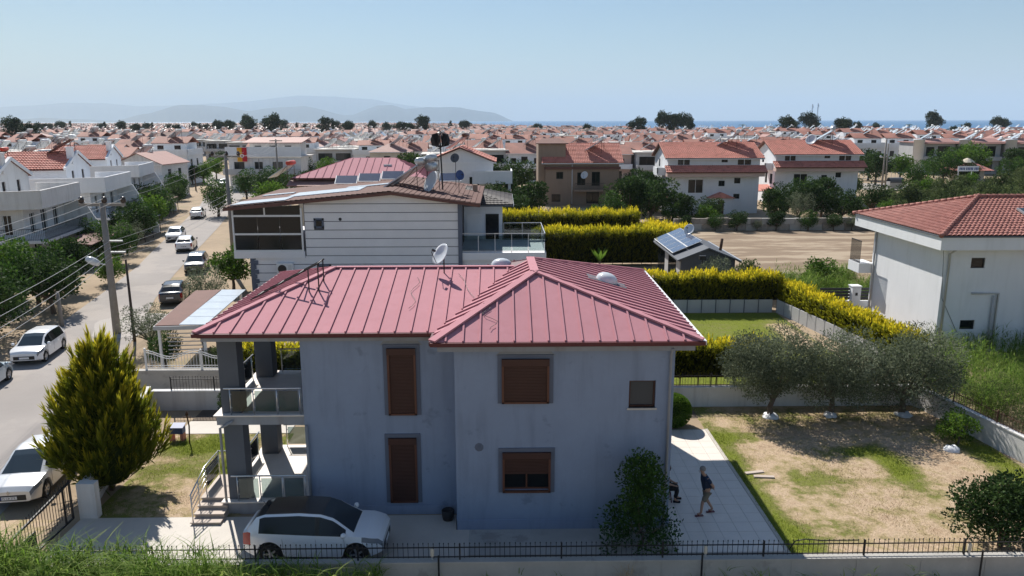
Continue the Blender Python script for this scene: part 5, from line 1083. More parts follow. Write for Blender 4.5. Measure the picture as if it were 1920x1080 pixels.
# ---------------------------------------------------------------- white house on the right
Wh = villa('white house with hipped red tile roof and white box eaves beyond the side wall', (25.1, 42.2, 0), 0, 15, 8.3, 6.1, 6.1, 'none', 'whitep', front=((1.55, 2.35, 4.95, 5.55, 'black'), (1.35, 2.2, 1.35, 1.9, 'black')), bars=0)
MB().box(-.7, -.7, 6.1, 15.7, 9.8, 6.82).build('eave_box', MT['whitep'], Wh); MB().box(-.78, -.78, 6.82, 15.8, 9.9, 6.9).build('gutter', MT['colg'], Wh)
MB().box(4.6, -1.0, 6.14, 15.5, -.7, 6.84).build('eave_box', MT['whitep'], Wh); MB().box(5.2, -.35, 0, 15, -.02, 6.1).build('bay_wall', MT['whitep'], Wh)
ap = (4.3, 4.55, 8.5); ap2 = (12, 4.55, 8.5); rr_ = MB().poly([(-.72, -.72, 6.88), (15.7, -.72, 6.88), ap2, ap]).poly([(-.72, 9.85, 6.88), (-.72, -.72, 6.88), ap]).poly([(15.7, 9.85, 6.88), (-.72, 9.85, 6.88), ap, ap2]).build('roof_deck', MT['roofBr'], Wh)
tile_roof('roof_tiles', [(-.72, -.72, 6.9), (15.7, -.72, 6.9), ap2, ap], rr_, MT['tileP'], .26, .33, .06, .04, kind='stuff'); tile_roof('roof_tiles', [(-.72, 9.85, 6.9), (-.72, -.72, 6.9), ap], rr_, MT['tileP'], .26, .33, .06, .04, kind='stuff')
rcap = MB().lathe([(.001, -.2), (.13, -.2), (.105, .2), (.001, .2)], 9, (0, 0, 0), (1, 0, 0)).mesh('ridge_tile', MT['tileP'], True)
def ridge_line(a, c, par):
    a = Vector(a); c = Vector(c); n = int((c - a).length / .36)
    for k in range(n + 1): o = place('ridge_tile', rcap, par, a.lerp(c, k / n)); o.rotation_euler = (c - a).to_track_quat('X', 'Z').to_euler()
ridge_line((-.7, -.7, 6.98), (4.3, 4.55, 8.6), rr_); ridge_line((4.3, 4.55, 8.6), (11, 4.55, 8.6), rr_); ridge_line((-.7, 9.8, 6.98), (4.3, 4.55, 8.6), rr_)
sk = MB().prism([(5.4, 1.7, 7.75), (6.4, 1.7, 7.75), (6.4, 2.5, 8.0), (5.4, 2.5, 8.0)], (0, -.03, .1)).build('skylight', MT['alu'], rr_); MB().prism([(5.5, 1.78, 7.88), (6.3, 1.78, 7.88), (6.3, 2.42, 8.08), (5.5, 2.42, 8.08)], (0, -.01, .03)).build('pane', MT['glass2'], sk)
for pts in ([(.25, -.6, 6.1), (.25, -.08, 5.8), (.25, -.08, .1)], [(-.08, 7.9, 6.1), (-.08, 7.9, .1)], [(1.75, -.1, 3.5), (3.3, -.1, 3.5), (3.3, -.1, .2)], [(3.05, -.1, 3.35), (3.05, -.1, .2)]): downpipe(Wh, pts, 'greyp', .06)
MB().tube([(-.3, -.3, 6.1), (-.1, -.06, 5.6), (.0, -.04, 4.2), (.1, -.04, 3.2), (1.2, -.03, 1.2)], .012, 5).build('wall_cable', MT['black'], Wh)
MB().box(-1.0, 8.0, 3.1, 0, 9.6, 3.75).build('balcony', MT['whitep'], Wh); rail_iron(Wh, [(-.95, 8.05), (-.95, 9.5)], 3.75, 1.5, 'black', .08)
e = thing('gate_pillar', 'white gate pillar between dark slat fences behind the white house', 'pillar', (24.6, 51.5, 0)); MB().box(-.3, -.3, 0, .3, .3, 1.9).box(-.34, -.34, 1.9, .34, .34, 1.97).build('shaft', MT['whitep'], e); MB().box(-.08, -.32, 1.3, .08, -.3, 1.5).build('letter_slot', MT['black'], e)
for lab, x0, x1 in (('dark slat fence on a white base left of the gate pillar', 22.2, 24.3), ('dark slat fence on a white base right of the gate pillar', 24.95, 28.5)):
    e = thing('slat_fence', lab, 'fence', (x0, 51.6, 0)); MB().box(0, -.1, 0, x1 - x0, .1, .85).build('base_wall', MT['whitep'], e)
    for k in range(4): MB().box(0, -.03, .95 + k * .22, x1 - x0, .03, 1.1 + k * .22).build('slat', MT['black'], e)
# ---------------------------------------------------------------- garden room with solar roof
Gr = thing('garden_room', 'dark garden room with solar panels on its roof', 'building', (13.6, 57.8, 0))
b = MB().box(.4, .4, 0, 4.6, 9.2, 2.6).build('wall', MT['colg'], Gr)
for k in range(6): MB().box(.34, .6 + k * 1.4, .1, .4, 1.9 + k * 1.4, 2.4).build('sliding_door', MT['glass'] if k % 3 else MT['greyp'], Gr)
ro = MB().prism([(0, 0, 2.55), (2.4, 0, 3.5), (2.4, 9.6, 3.5), (0, 9.6, 2.55)], (0, 0, .1)).prism([(2.4, 0, 3.5), (4.9, 0, 2.5), (4.9, 9.6, 2.5), (2.4, 9.6, 3.5)], (0, 0, .1)).build('roof', MT['colg'], Gr); MB().box(4.85, -.05, 2.42, 4.98, 9.6, 2.62).build('gutter', MT['alu'], ro)
b = MB().poly([(.4, .4, 2.6), (4.6, .4, 2.6), (2.4, .4, 3.45)]).build('gable', MT['colg'], Gr)
for i in range(2):
    for j in range(5):
        u0, u1 = .02 + i * 1.16, 1.14 + i * 1.16; y0 = 1.9 + j * 1.5; f = lambda u: 2.85 + u * .42
        pn = MB().prism([(u0, y0, f(u0)), (u1, y0, f(u1)), (u1, y0 + 1.46, f(u1)), (u0, y0 + 1.46, f(u0))], (0, 0, .04)).build('solar_panel', MT['whitefr'], Gr); MB().prism([(u0 + .03, y0 + .03, f(u0) + .055), (u1 - .03, y0 + .03, f(u1) + .035), (u1 - .03, y0 + 1.43, f(u1) + .035), (u0 + .03, y0 + 1.43, f(u0) + .055)], (0, 0, .006)).build('cells', MT['pv'], pn)
dish('satellite_dish', 'white dish on the roof of the dark garden room', (16.0, 64.0, 3.4), (-.6, -.65, .45), .95, MT['lampg'], .7)
tag(MB().tube([(17.6, 60.5, 2.6), (17.7, 60.5, 3.3), (17.75, 60.5, 3.9)], .12, 8).build('flue', MT['ironr'], None, True), 'rusty stove flue leaning above the garden room', 'flue')
e = thing('flood_lamp', 'black flood lamp on a thin post beside the garden room', 'lamp', (15.2, 56.6, 0)); MB().tube([(0, 0, 0), (0, 0, 3.0)], .04, 6).build('post', MT['iron'], e); MB().box(-.25, -.15, 2.9, .25, .15, 3.2).build('lamp_head', MT['black'], e)
# ---------------------------------------------------------------- houses in the middle distance
red = villa('low house with broad pink hipped metal roof behind the grooved house', (-25.3, 95.5, 0), 0, 15.6, 10, 5.9, 8.3, 'none', 'cream', front=((2, 3.4, 3.2, 4.8), (6, 7.4, 3.2, 4.8), (10, 11.4, 3.2, 4.8)))
rd = [(-.5, -.6, 6.3), (16.1, -.6, 6.3), (11.6, 5, 8.5), (6.0, 5, 8.5)]; ro = MB().poly(rd).poly([(-.5, 10.6, 6.3), (-.5, -.6, 6.3), (6, 5, 8.5)]).poly([(16.1, -.6, 6.3), (16.1, 10.6, 6.3), (11.6, 5, 8.5)]).poly([(16.1, 10.6, 6.3), (-.5, 10.6, 6.3), (6, 5, 8.5), (11.6, 5, 8.5)]).build('roof', MT['gutter'], red)
for q in (rd, [(-.5, 10.6, 6.3), (-.5, -.6, 6.3), (6, 5, 8.5)], [(16.1, -.6, 6.3), (16.1, 10.6, 6.3), (11.6, 5, 8.5)]): seam_roof([(x, y, z + .01) for x, y, z in q], ro, .95, MT['redroof'], 0, .07, .03)
MB().box(-.6, -.7, 6.15, 16.2, -.6, 6.36).build('gutter', MT['gutter'], ro); MB().prism([(-.9, -1.6, 5.4), (13.5, -1.6, 5.4), (13.5, 0, 5.95), (-.9, 0, 5.95)], (0, 0, .1)).build('porch_roof', MT['roofPk'], red)
for k in range(9): MB().box(-.7 + k * 1.7, -1.4, 0, -.55 + k * 1.7, -1.25, 5.4).build('porch_post', MT['whitefr'], red)
MB().box(10.4, 2.6, 7.5, 11.4, 3.5, 7.8).build('skylight', MT['lampg'], ro)
heater('collector with orange-red tank beside the pink hipped roof', (-27.5, 97, 6.2), 1.3, (-.9, .1), 'tankr')
Br = villa('brown plastered house with red pantiled roof and taller side block', (7.0, 121, 0), 0, 11.6, 9, 6.9, 9.4, 'gx', 'beige', 'tileR', .6, front=((1.7, 2.8, 4.2, 5.3, 'black'), (5.0, 6.3, 3.2, 5.2, 'black'), (7.3, 8.6, 3.1, 5.3, 'black'), (1, 2.4, .6, 1.8, 'black'), (6.5, 8.5, .3, 2.2, 'black')), left=((2, 3, 3.6, 4.9, 'black'), (6, 7, 3.6, 4.9, 'black')))
MB().box(-1.1, .8, 0, 3.2, 8, 9.6).build('side_block', MT['beige'], Br); MB().prism([(-1.5, .4, 9.6), (3.6, .4, 9.6), (2.4, 4.4, 10.3), (-.3, 4.4, 10.3)], (0, 0, .12)).build('side_roof', MT['roofBr'], Br)
MB().box(-.2, -.3, 5.7, 11.8, 0, 6.1).build('red_band', MT['roofBr'], Br); MB().box(4.5, -1.3, 2.3, 9.2, 0, 2.6).build('balcony', MT['beige'], Br); rail_iron(Br, [(4.55, -1.2), (9.15, -1.2)], 2.6, 1.0); downpipe(Br, [(4.2, -.1, 6.8), (4.2, -.1, .3)], 'whited', .08)
dish('satellite_dish', 'pale dish on the balcony of the brown house', (13.1, 120, 3.4), (-.5, -.8, .4), 1.2, MT['lampg'], 1.4); heater('white collector and tank on the brown house', (15.0, 123.3, 8.5), 1.35, (-.95, .25))
def duplex(label, X, Y, w, wm, swap=False):
    e = villa(label, (X, Y, 0), 0, w, 9.5, 7.95, 9.8, 'gx', wm, 'tileR', .5, front=((1.4, 2.2, 6.95, 7.75, 'black'), (2.3, 3.1, 6.95, 7.75, 'black'), (w * .58, w * .58 + .9, 7.3, 7.75, 'black'), (w - 3.2, w - 2.3, 6.95, 7.75, 'black'), (w - 2.2, w - 1.3, 6.95, 7.75, 'black'), (3.0, 5.2, 2.9, 4.9), (w * .56, w * .56 + .9, 3.9, 4.7, 'black'), (w * .73, w * .73 + .9, 4.3, 5.1, 'black'), (w * .73, w * .73 + .9, 2.1, 2.8, 'black')), left=((3, 4, 6.4, 7.6, 'black'), (5, 6, 3.2, 4.8, 'black'), (7.2, 8.4, 3.2, 4.8, 'black')))
    lo = MB().prism([(-.5, -1.5, 5.85), (w + .7, -1.5, 5.85), (w + .7, 0, 6.75), (-.5, 0, 6.75)], (0, 0, .1)).build('lower_roof', MT['roofBr'], e); tile_roof('roof_tiles', [(-.5, -1.5, 5.96), (w + .7, -1.5, 5.96), (w + .7, 0, 6.86), (-.5, 0, 6.86)], lo, MT['tileR'], .28, .40, .07, .085, kind='stuff')
    MB().box(-.3, -1.25, 5.35, w + .4, -.0, 5.85).build('soffit_band', MT['pinkp'] if wm == 'whitep' else MT[wm], e); MB().box(w * .45, -1.0, 0, w * .45 + 3.4, 0, 2.3).build('porch', MT[wm], e)
    MB().prism([(w * .45 - .3, -1.4, 2.3), (w * .45 + 3.7, -1.4, 2.3), (w * .45 + 1.7, -1.4, 3.1)], (0, 1.4, 0)).build('porch_roof', MT['tileR'], e); MB().box(w * .45 + 1.2, -1.03, 0, w * .45 + 2.1, -1.0, 2.0).build('door', MT['brown'], e)
    MB().box(-1.3, 1.2, 5.4, 0, 4.2, 5.7).box(-1.3, 1.2, 5.7, -1.15, 4.2, 6.5).box(-1.3, 1.2, 5.7, 0, 1.35, 6.5).build('side_balcony', MT[wm], e); MB().prism([(-3.2, -1, 2.2), (0, -1, 2.2), (0, 3, 2.9), (-3.2, 3, 2.9)], (0, 0, .12)).build('side_canopy', MT['tileR'], e)
    return e
duplex('white house with two tiers of red tiles and a gabled porch behind the field', 23.9, 110, 13.2, 'whitep'); duplex('white house with two tiers of red tiles next to the road bend', 43.3, 121, 13.2, 'whitep')
heater('blue collector with two white drums on the nearer two-tier roof', (33.6, 114.2, 9.5), 1.45, (-.9, .35)); heater('blue collector with dish on the two-tier house by the road', (52.2, 125.6, 9.5), 1.6, (-.95, .3), 'alu'); dish('satellite_dish', 'large white dish leaning by the collector on the two-tier house', (50.0, 124.2, 9.2), (-.6, -.6, .5), 1.8, MT['lampg'], .8)
fl = villa('white house with a team flag hung from its upper terrace at the crossing', (-53.3, 152, 0), 0, 14, 10, 6.2, 6.2, 'flat', 'whited', 'roofW', .3, front=((1, 3, 3.4, 5.4, 'black'), (5, 6.6, 3.2, 5.4, 'black'), (8.5, 10.5, 3.4, 5.4, 'black'), (1.5, 4, .4, 2.4, 'black')), tiles=False)
MB().box(-.8, -1.4, 3.0, 14.2, 0, 3.25).box(-.8, -1.4, 3.25, 14.2, -1.25, 4.1).build('balcony', MT['greyp'], fl); MB().box(-.4, -.6, 6.4, 14.3, -.45, 8.3).build('terrace_parapet', MT['whitep'], fl); MB().box(3, 4, 6.4, 13, 9, 9).build('upper_floor', MT['whited'], fl); MB().prism([(2, 2.5, 8.9), (13.8, 2.5, 8.9), (13.8, 10, 9.8), (2, 10, 9.8)], (0, 0, .15)).build('upper_roof', MT['roofPk'], fl)
for x0 in (4, 7, 10): MB().box(x0, 3.95, 7.2, x0 + 1.3, 4.0, 8.4).build('window', MT['glass'], fl)
e = thing('flag', 'yellow and red flag with a round white emblem on the terrace wall', 'flag', (-50.4, 151.32, 6.85)); MB().box(-.95, 0, -1.35, 0, .03, 1.35).build('yellow_half', mat('flag_yellow', (.75, .36, .02), .8, .06), e); MB().box(0, 0, -1.35, .95, .03, 1.35).build('red_half', mat('flag_red', (.5, .015, .025), .8, .06), e)
MB().lathe([(.001, .01), (.36, .01), (.36, 0)], 20, (0, 0, -.25), (0, -1, 0)).build('emblem_ring', MT['plate'], e); MB().lathe([(.001, .016), (.22, .016), (.22, .0)], 16, (0, 0, -.25), (0, -1, 0)).build('emblem_centre', MT['tail'], e)
for k in range(4): MB().lathe([(.001, .01), (.06, .01)], 5, (-.33 + k * .22, -.004, .35 + .1 * (k % 2)), (0, -1, 0)).build('emblem_star', MT['plate'], e)
# ---------------------------------------------------------------- street houses on the left
def street_house(label, loc, rz, seed, k=1., stain=True, first=True):
    """terraced house: local x = 0 is the street side, y runs up the street from the camera-side wall"""
    e = thing('terraced_house', label, 'house', loc, rz); mw = MT['whited'] if stain else MT['whitep']; F1 = [(1.2, 2.2, 3.3, 5.2), (3.6, 4.8, 3.2, 5.3), (6.4, 7.6, 3.3, 5.2), (1.5, 2.9, .4, 2.4), (5, 6.6, .4, 2.4)]; F2 = [(3, 3.9, 3.4, 5.2), (7.6, 8.3, 3.4, 5.2), (4, 5.4, .5, 2.3)]
    b = MB(); facade(b, (-1.7, .5, 0), (0, 1, 0), 9.0, 0, 5.8, F1, .15); facade(b, (-11, .5, 0), (1, 0, 0), 9.3, 0, 5.8, F2, .15)
    b.poly([(-1.7, 9.5, 0), (-11, 9.5, 0), (-11, 9.5, 5.8), (-1.7, 9.5, 5.8)]).poly([(-11, 9.5, 0), (-11, .5, 0), (-11, .5, 5.8), (-11, 9.5, 5.8)]).build('wall', mw, e)
    for h in F1: window(e, (-1.7, .5, 0), (0, 1, 0), h, MT['whitefr'], MT['glass'])
    for h in F2: window(e, (-11, .5, 0), (1, 0, 0), h, MT['whitefr'], MT['glass'])
    fp = [(-11.1, -2.2, 5.75), (-3.2, -.9, 5.75), (.1, 0, 5.75), (-.1, 9.8, 5.75), (-11.1, 9.8, 5.75)]; MB().prism(fp, (0, 0, .45)).build('terrace_slab', mw, e); par = MB()
    for a, c in (((-11, -2.15), (-3.2, -.85)), ((-3.2, -.85), (.05, .02)), ((.05, .02), (-.12, 9.75)), ((-.12, 9.75), (-4, 9.75))): par.bar((*a, 6.75), (*c, 6.75), .16, 1.1); par.bar((*a, 7.33), (*c, 7.33), .22, .06)
    par.build('terrace_parapet', mw, e)
    u = MB(); facade(u, (-4.2, 1.6, 6.2), (0, 1, 0), 7.2, 6.2, 8.2, [(1.6, 2.3, 6.3, 7.9), (4.6, 5.3, 6.3, 7.9)], .15); facade(u, (-11, 1.6, 6.2), (1, 0, 0), 6.8, 6.2, 8.2, [], .1); u.poly([(-4.2, 1.6, 8.2), (-4.2, 8.8, 8.2), (-4.2, 5.2, 9.75)]).poly([(-11, 8.8, 6.2), (-4.2, 8.8, 6.2), (-4.2, 8.8, 8.2), (-11, 8.8, 8.2)]).build('upper_wall', mw, e)
    for h in ((1.6, 2.3, 6.3, 7.9), (4.6, 5.3, 6.3, 7.9)): window(e, (-4.2, 1.6, 6.2), (0, 1, 0), h, MT['brown'], MT['glass'], bars=0)
    fs = [[(-11.2, 1.2, 8.05), (-4.05, 1.2, 8.05), (-4.05, 5.2, 9.75), (-11.2, 5.2, 9.75)], [(-4.05, 9.2, 8.05), (-11.2, 9.2, 8.05), (-11.2, 5.2, 9.75), (-4.05, 5.2, 9.75)]]; r = MB().prism(fs[0], (0, 0, .12)).prism(fs[1], (0, 0, .12)).build('roof', MT['roofBr'], e)
    for q in fs: tile_roof('roof_tiles', [(x, y, z + .13) for x, y, z in q], r, MT['tileR'], .3, .42, .07, .085, kind='stuff')
    MB().bar((-4.1, 1.1, 8.2), (-4.1, 5.2, 9.92), .28, .3).bar((-4.1, 5.2, 9.92), (-4.1, 9.3, 8.2), .28, .3).build('gable_coping', MT['whitep'], r); MB().box(-4.6, 3.4, 8.6, -4.0, 4.0, 10.4).box(-4.68, 3.3, 10.4, -3.92, 4.1, 10.5).build('chimney', mw, r)
    MB().box(-1.7, .5, 2.85, .5, 9.4, 3.1).box(-8, -1.0, 2.85, .5, .5, 3.1).build('balcony', mw, e); rail_iron(e, [(-7.9, -.92), (.42, -.92), (.42, 9.3)], 3.1, 1.0)
    MB().prism([(.1, 9.5, 5.8), (-1.7, 9.5, 5.8), (-1.7, 9.5, 0), (2.6, 9.5, 0), (2.6, 9.5, .8)], (0, .2, 0)).build('buttress', mw, e); MB().prism([(.6, 1.5, 2.5), (3.2, 1.5, 2.2), (3.2, 8.5, 2.2), (.6, 8.5, 2.5)], (0, 0, .08)).build('awning_roof', MT['roofBr'] if seed % 2 else MT['colg'], e)
    for y in (1.7, 5, 8.3): MB().box(3.0, y - .04, 0, 3.08, y + .04, 2.2).build('awning_post', MT['iron'], e)
    return e
rzS = R(9.5)
street_house('white terraced house with stained parapet nearest along the left of the street', (-40.1, 67, 0), rzS, 1); street_house('second white terraced house along the street with brown gate canopy', (-42.6, 83, 0), rzS, 2, stain=False)
street_house('third terraced house on the left where the street bends', (-49.6, 106, 0), R(12), 3, stain=False)
heater('brown collector on steel legs above the stained terraced house', (-47.5, 71.5, 9.7), 1.2, (-.9, -.3), 'tankw', 'roofBr'); heater('collector with bright red tank between the terraced house roofs', (-50.5, 78, 9.2), .9, (-.9, -.2), 'tankr', 'roofBr'); heater('dark collector with white tank over the second terraced house', (-49.2, 87.5, 9.7), 1.25, (-.9, -.3), 'tankw', 'roofBr')
# ---------------------------------------------------------------- poles, lamps and wires
def pole(label, x, y, h, m='wood', r=.16, name='utility_pole'):
    e = thing(name, label, 'pole', (x, y, 0)); MB().tube([(0, 0, -.2), (0, 0, h)], r, 8, r1=r * .62).build('shaft', MT[m], e, True); return e
mp = pole('concrete utility pole with cross-arm and street lamp beside the road patch', -24.5, 47.2, 8.35, 'wood', .26)
MB().box(-1.4, -.09, 8.12, 1.4, .09, 8.3).build('cross_arm', MT['wood'], mp); MB().box(-.2, -.06, 5.9, 1.0, .06, 6.0).box(-.2, -.06, 5.2, 1.1, .06, 5.3).build('lower_arm', MT['alu'], mp)
for x in (-1.25, .15, 1.3): MB().lathe([(.05, 0), (.15, .05), (.17, .2), (.15, .36), (.05, .4), (.001, .4)], 10, (x, 0, 8.3)).build('insulator', MT['bulb'], mp, True)
MB().tube([(0, 0, 4.4), (-.5, -.25, 4.6)], .035, 6).build('lamp_arm', MT['alu'], mp); MB().lathe([(.001, -.45), (.16, -.4), (.24, -.1), (.24, .15), (.15, .4), (.001, .45)], 12, (-.8, -.35, 4.75), (-.8, -.3, .5)).build('lamp_head', MT['lampg'], mp, True)
pole('thin dark wooden pole beside the concrete pole', -22.55, 45.4, 5.1, 'woodd', .1); pole('short grey post at the verge by the white hatchback', -29.0, 49, 2.35, 'wood', .15); p2 = pole('tall concrete pole rising past the glazed balcony', -23.4, 66, 10.5, 'wood', .22)
MB().box(-1.2, -.08, 10.2, 1.2, .08, 10.35).build('cross_arm', MT['wood'], p2)
for x in (-1.1, .1, 1.1): MB().lathe([(.05, 0), (.14, .05), (.16, .2), (.05, .38), (.001, .38)], 10, (x, 0, 10.35)).build('insulator', MT['bulb'], p2, True)
pole('dark wooden post by the white car at the crossing', -59.4, 150, 4.1, 'woodd', .16); p3 = pole('concrete pole at the crossing behind the flag house corner', -43.3, 150, 9.8, 'wood', .22); MB().box(-1.2, -.1, 9.4, 1.2, .1, 9.6).build('cross_arm', MT['wood'], p3)
pole('slim pole left of the concrete pole at the crossing', -46.5, 149, 6.2, 'wood', .12)
p4 = pole('grey pole with street lamp by the road bend on the right', 70, 140, 9.7, 'wood', .2); MB().tube([(.8, .3, 0), (.55, .2, 9.0)], .16, 8, r1=.1).build('stay_pole', MT['wood'], p4, True); MB().tube([(0, 0, 6.3), (-.6, -.1, 6.6)], .04, 6).lathe([(.001, -.3), (.18, -.2), (.2, .1), (.001, .3)], 10, (-.8, -.15, 6.65), (-.9, -.1, .3)).build('lamp_head', MT['lampg'], p4, True)
pole('rusty red pipe mast above the tile roof of the stained house', -48.2, 70.5, 11.0, 'ironr', .07, 'pipe_mast')
def wire(a, b, sag, lab, r=.012):
    r *= .75
    a = Vector(a); b = Vector(b); pts = [a.lerp(b, t) - Vector((0, 0, sag * 4 * t * (1 - t))) for t in np.linspace(0, 1, 15)]; tag(MB().tube(pts, r, 5).build('overhead_wire', MT['greyp'], None, True), lab, 'wire', 'overhead wires along the street')
for i, (x, xn) in enumerate(((-1.25, -20.6), (.15, -19.6), (1.3, -18.6))):
    wire((-24.5 + x, 47.2, 8.6), (xn, 20, 8.8), .35, 'upper power line from the concrete pole towards the near end of the street')
    wire((-24.5 + x, 47.2, 8.6), (-23.4 + x * .9, 66, 10.6), .3, 'upper power line between the concrete pole and the tall pole')
for i, z in enumerate((5.95, 5.55, 5.2, 4.9)):
    wire((-24.3, 47.2, z), (-19.6, 20, z - .1 - .1 * i), .4 + .08 * i, 'lower cable from the concrete pole towards the near end of the street', .016); wire((-24.2, 47.2, z), (-23.4, 66, z + 1.2), .25 + .1 * i, 'lower cable between the concrete pole and the tall pole', .014)
for i in range(3): wire((-23.4 + (i - 1), 66, 10.5), (-43.3 + (i - 1), 150, 9.6), 1.2, 'power line running from the tall pole to the crossing', .014)
for x, h in ((360, 31), (366.5, 32)):
    e = thing('radio_mast', 'slender lattice radio mast rising above the sea horizon' if x < 362 else 'taller slender radio mast with drum antennas beside the first mast', 'mast', (x, 900, 0))
    b = MB()
    for a in (0, 2.09, 4.19): b.tube([(.8 * math.cos(a), .8 * math.sin(a), 0), (.45 * math.cos(a), .45 * math.sin(a), h)], .12, 4)
    for k in range(14): z = k * h / 14; b.bar((.7, 0, z), (-.35, .6, z + h / 14), .12, .12); b.bar((-.35, .6, z), (-.35, -.6, z + h / 14), .12, .12)
    b.build('lattice', MT['greyp'], e); c = MB()
    for k in range(3): c.box(-.8 + .6 * k, -.9, h - 4.5, -.4 + .6 * k, -.6, h - 1.5)
    c.build('antenna', MT['whitefr'], e)
# rubble wall beyond the field, block by block
e = thing('rubble_wall', 'low rubble wall with pale render at the far side of the mown field', 'wall', (20.5, 92.6, 0)); gg = np.random.default_rng(5)
for k in range(26):
    for j in range(2): x = k * 1.35 + (j % 2) * .6; MB().box(x, -.25 + gg.uniform(-.05, .05), j * .75, x + 1.3, .25, j * .75 + .73 + gg.uniform(-.06, .06)).build('stone_block', MT['stone'] if gg.uniform() < .6 else MT['conc'], e)
# kiosk, sign and blue fence by the right road
e = thing('kiosk', 'small pavilion with orange tiled roof and straw cap among the trees', 'kiosk', (97.5, 160, -1.2)); e.scale = (.85, .85, .95); MB().box(-3, -2.5, 0, 3, 2.5, 4.6).build('wall', MT['cream'], e)
ro = MB().poly([(-4.5, -4, 4.4), (4.5, -4, 4.4), (.9, 0, 6.2), (-.9, 0, 6.2)]).poly([(-4.5, 4, 4.4), (-4.5, -4, 4.4), (-.9, 0, 6.2)]).poly([(4.5, -4, 4.4), (4.5, 4, 4.4), (.9, 0, 6.2)]).poly([(4.5, 4, 4.4), (-4.5, 4, 4.4), (-.9, 0, 6.2), (.9, 0, 6.2)]).build('roof', MT['tileR'], e); MB().lathe([(1.7, 6.0), (.9, 6.6), (.3, 6.9), (.001, 6.95)], 12).build('straw_cap', MT['cream'], ro)
e = thing('street_sign', 'white sign with blue lettering on two posts below the orange kiosk', 'sign', (93.6, 153, -2.2)); MB().box(-2.1, -.05, 5.3, 2.1, .05, 6.3).build('sign_board', MT['plate'], e)
for x in (-1.9, .8): MB().tube([(x, .08, 0), (x, .08, 5.4)], .06, 6).build('post', MT['whitefr'], e)
for k in range(12): x = -1.8 + k * .3 + (.15 if k > 3 else 0) + (.15 if k > 8 else 0); MB().box(x, -.07, 5.55, x + .2, -.05, 6.05).build('lettering', MT['bluep'], e)
pickets('blue_fence', 'pale blue mesh fence along the far side of the right road', (66, 168), (98, 163), .6, 2.2, .8, mat('pale_blue_paint', (.25, .4, .48), .6, .1), (.7, 2.1), .03, posts=4, tip=False)
e = thing('skip', 'grey metal waste skip on the road bend', 'skip', (75.5, 146, .03)); MB().prism([(-1.1, -.7, .2), (1.1, -.7, .2), (1.4, -.7, 1.6), (-1.4, -.7, 1.6)], (0, 1.5, 0)).build('bin_body', MT['greyp'], e); MB().lathe([(.8, -1.3), (.8, 1.3)], 12, (0, .05, 1.6), (1, 0, 0)).build('lid', MT['colg'], e)
# ================================================================ more trees and the town
tree_kind('dark1', 81, 5.0, 2.3, 1.0, 30, 3400, .28, .16, LM['dark'], .16); tree_kind('dark2', 82, 4.6, 2.5, .8, 32, 3400, .28, .16, LM['dark'], .16); tree_kind('fresh1', 83, 4.6, 2.1, .9, 28, 3000, .28, .16, LM['fresh'], .14); tree_kind('fresh2', 84, 4.0, 2.2, .6, 26, 3000, .28, .16, LM['fresh'], .14)
tree_kind('mix1', 85, 4.4, 2.2, .7, 28, 3200, .24, .12, LM['citrus'], .14); tree_kind('mix2', 86, 4.0, 2.0, .5, 26, 3000, .24, .12, LM['scrub'], .12); tree_kind('pine1', 87, 11, 4.2, 4.0, 30, 3600, .6, .28, LM['pine'], .3, 'flat'); tree_kind('pine2', 88, 12, 3.6, 2.0, 34, 3600, .6, .28, LM['pine'], .3, 'round'); tree_kind('cyp', 89, 11, 2.0, .6, 34, 3000, .5, .22, LM['pine'], .2, 'cone'); tree_kind('oliveS', 90, 3.6, 1.8, .5, 26, 4200, .17, .05, LM['olive'], .1)
gp2 = np.random.default_rng(9)
pv = []; n_f = 16
for k in range(n_f):
    a = k * 6.283 / n_f + gp2.uniform(-.1, .1); el = gp2.uniform(-.2, .9)
    for s in range(14): t = s / 14; c = np.array([math.cos(a) * 2.1 * t, math.sin(a) * 2.1 * t, 6.2 + math.sin(el) * 2.1 * t - 1.3 * t * t]); pv.append((c, np.array([math.cos(a + (1.1 if s % 2 else -1.1)), math.sin(a + (1.1 if s % 2 else -1.1)), -.25])))
Pp = np.array([p[0] for p in pv]); Ap = unit(np.array([p[1] for p in pv])); V, F, T = diamonds(Pp, Ap, unit(np.cross(Ap, np.array([0, 0, 1.]))), np.full(len(Pp), .6), np.full(len(Pp), .16), np.full(len(Pp), .4), np.full(len(Pp), .6))
TREE['palm'] = (np_mesh('palm_fronds', V, F, LM['dark'], T), MB().tube([(0, 0, -.1), (.1, 0, 3), (0, 0, 6.3)], [.26, .2, .17], 7).mesh('palm_stem', MT['bark'], True))
rt = random.Random(4)
ADJ = {'dark1': 'dark green', 'dark2': 'dense dark green', 'mix1': 'glossy green', 'mix2': 'feathery', 'fresh1': 'bright green', 'fresh2': 'low bright green', 'oliveS': 'grey-green', 'scrub1': 'tall', 'scrub2': 'low', 'pine1': 'flat-topped', 'pine2': 'round-topped', 'cyp': 'narrow', 'palm': ''}
def grove(name, label, cat, spots, keys, group, smin=.8, smax=1.15, where=None):
    lab0, grp0 = label, group
    for i, sp in enumerate(spots):
        s = sp[2] if len(sp) > 2 else rt.uniform(smin, smax); k = sp[3] if len(sp) > 3 else keys[i % len(keys)]
        if where: wh = where(sp[0], sp[1]); label = (ADJ[k] + ' ' + lab0 + ' ' + wh).strip(); group = grp0 + ', ' + ADJ[k] + ' ' + wh
        elif ADJ.get(k): label = ADJ[k] + ' ' + lab0; group = grp0 + ', ' + ADJ[k]
        tree(name, k, label, cat, (sp[0], sp[1], 0), rt.uniform(0, 6.28), (s * rt.uniform(.9, 1.1), s * rt.uniform(.9, 1.1), s), group)
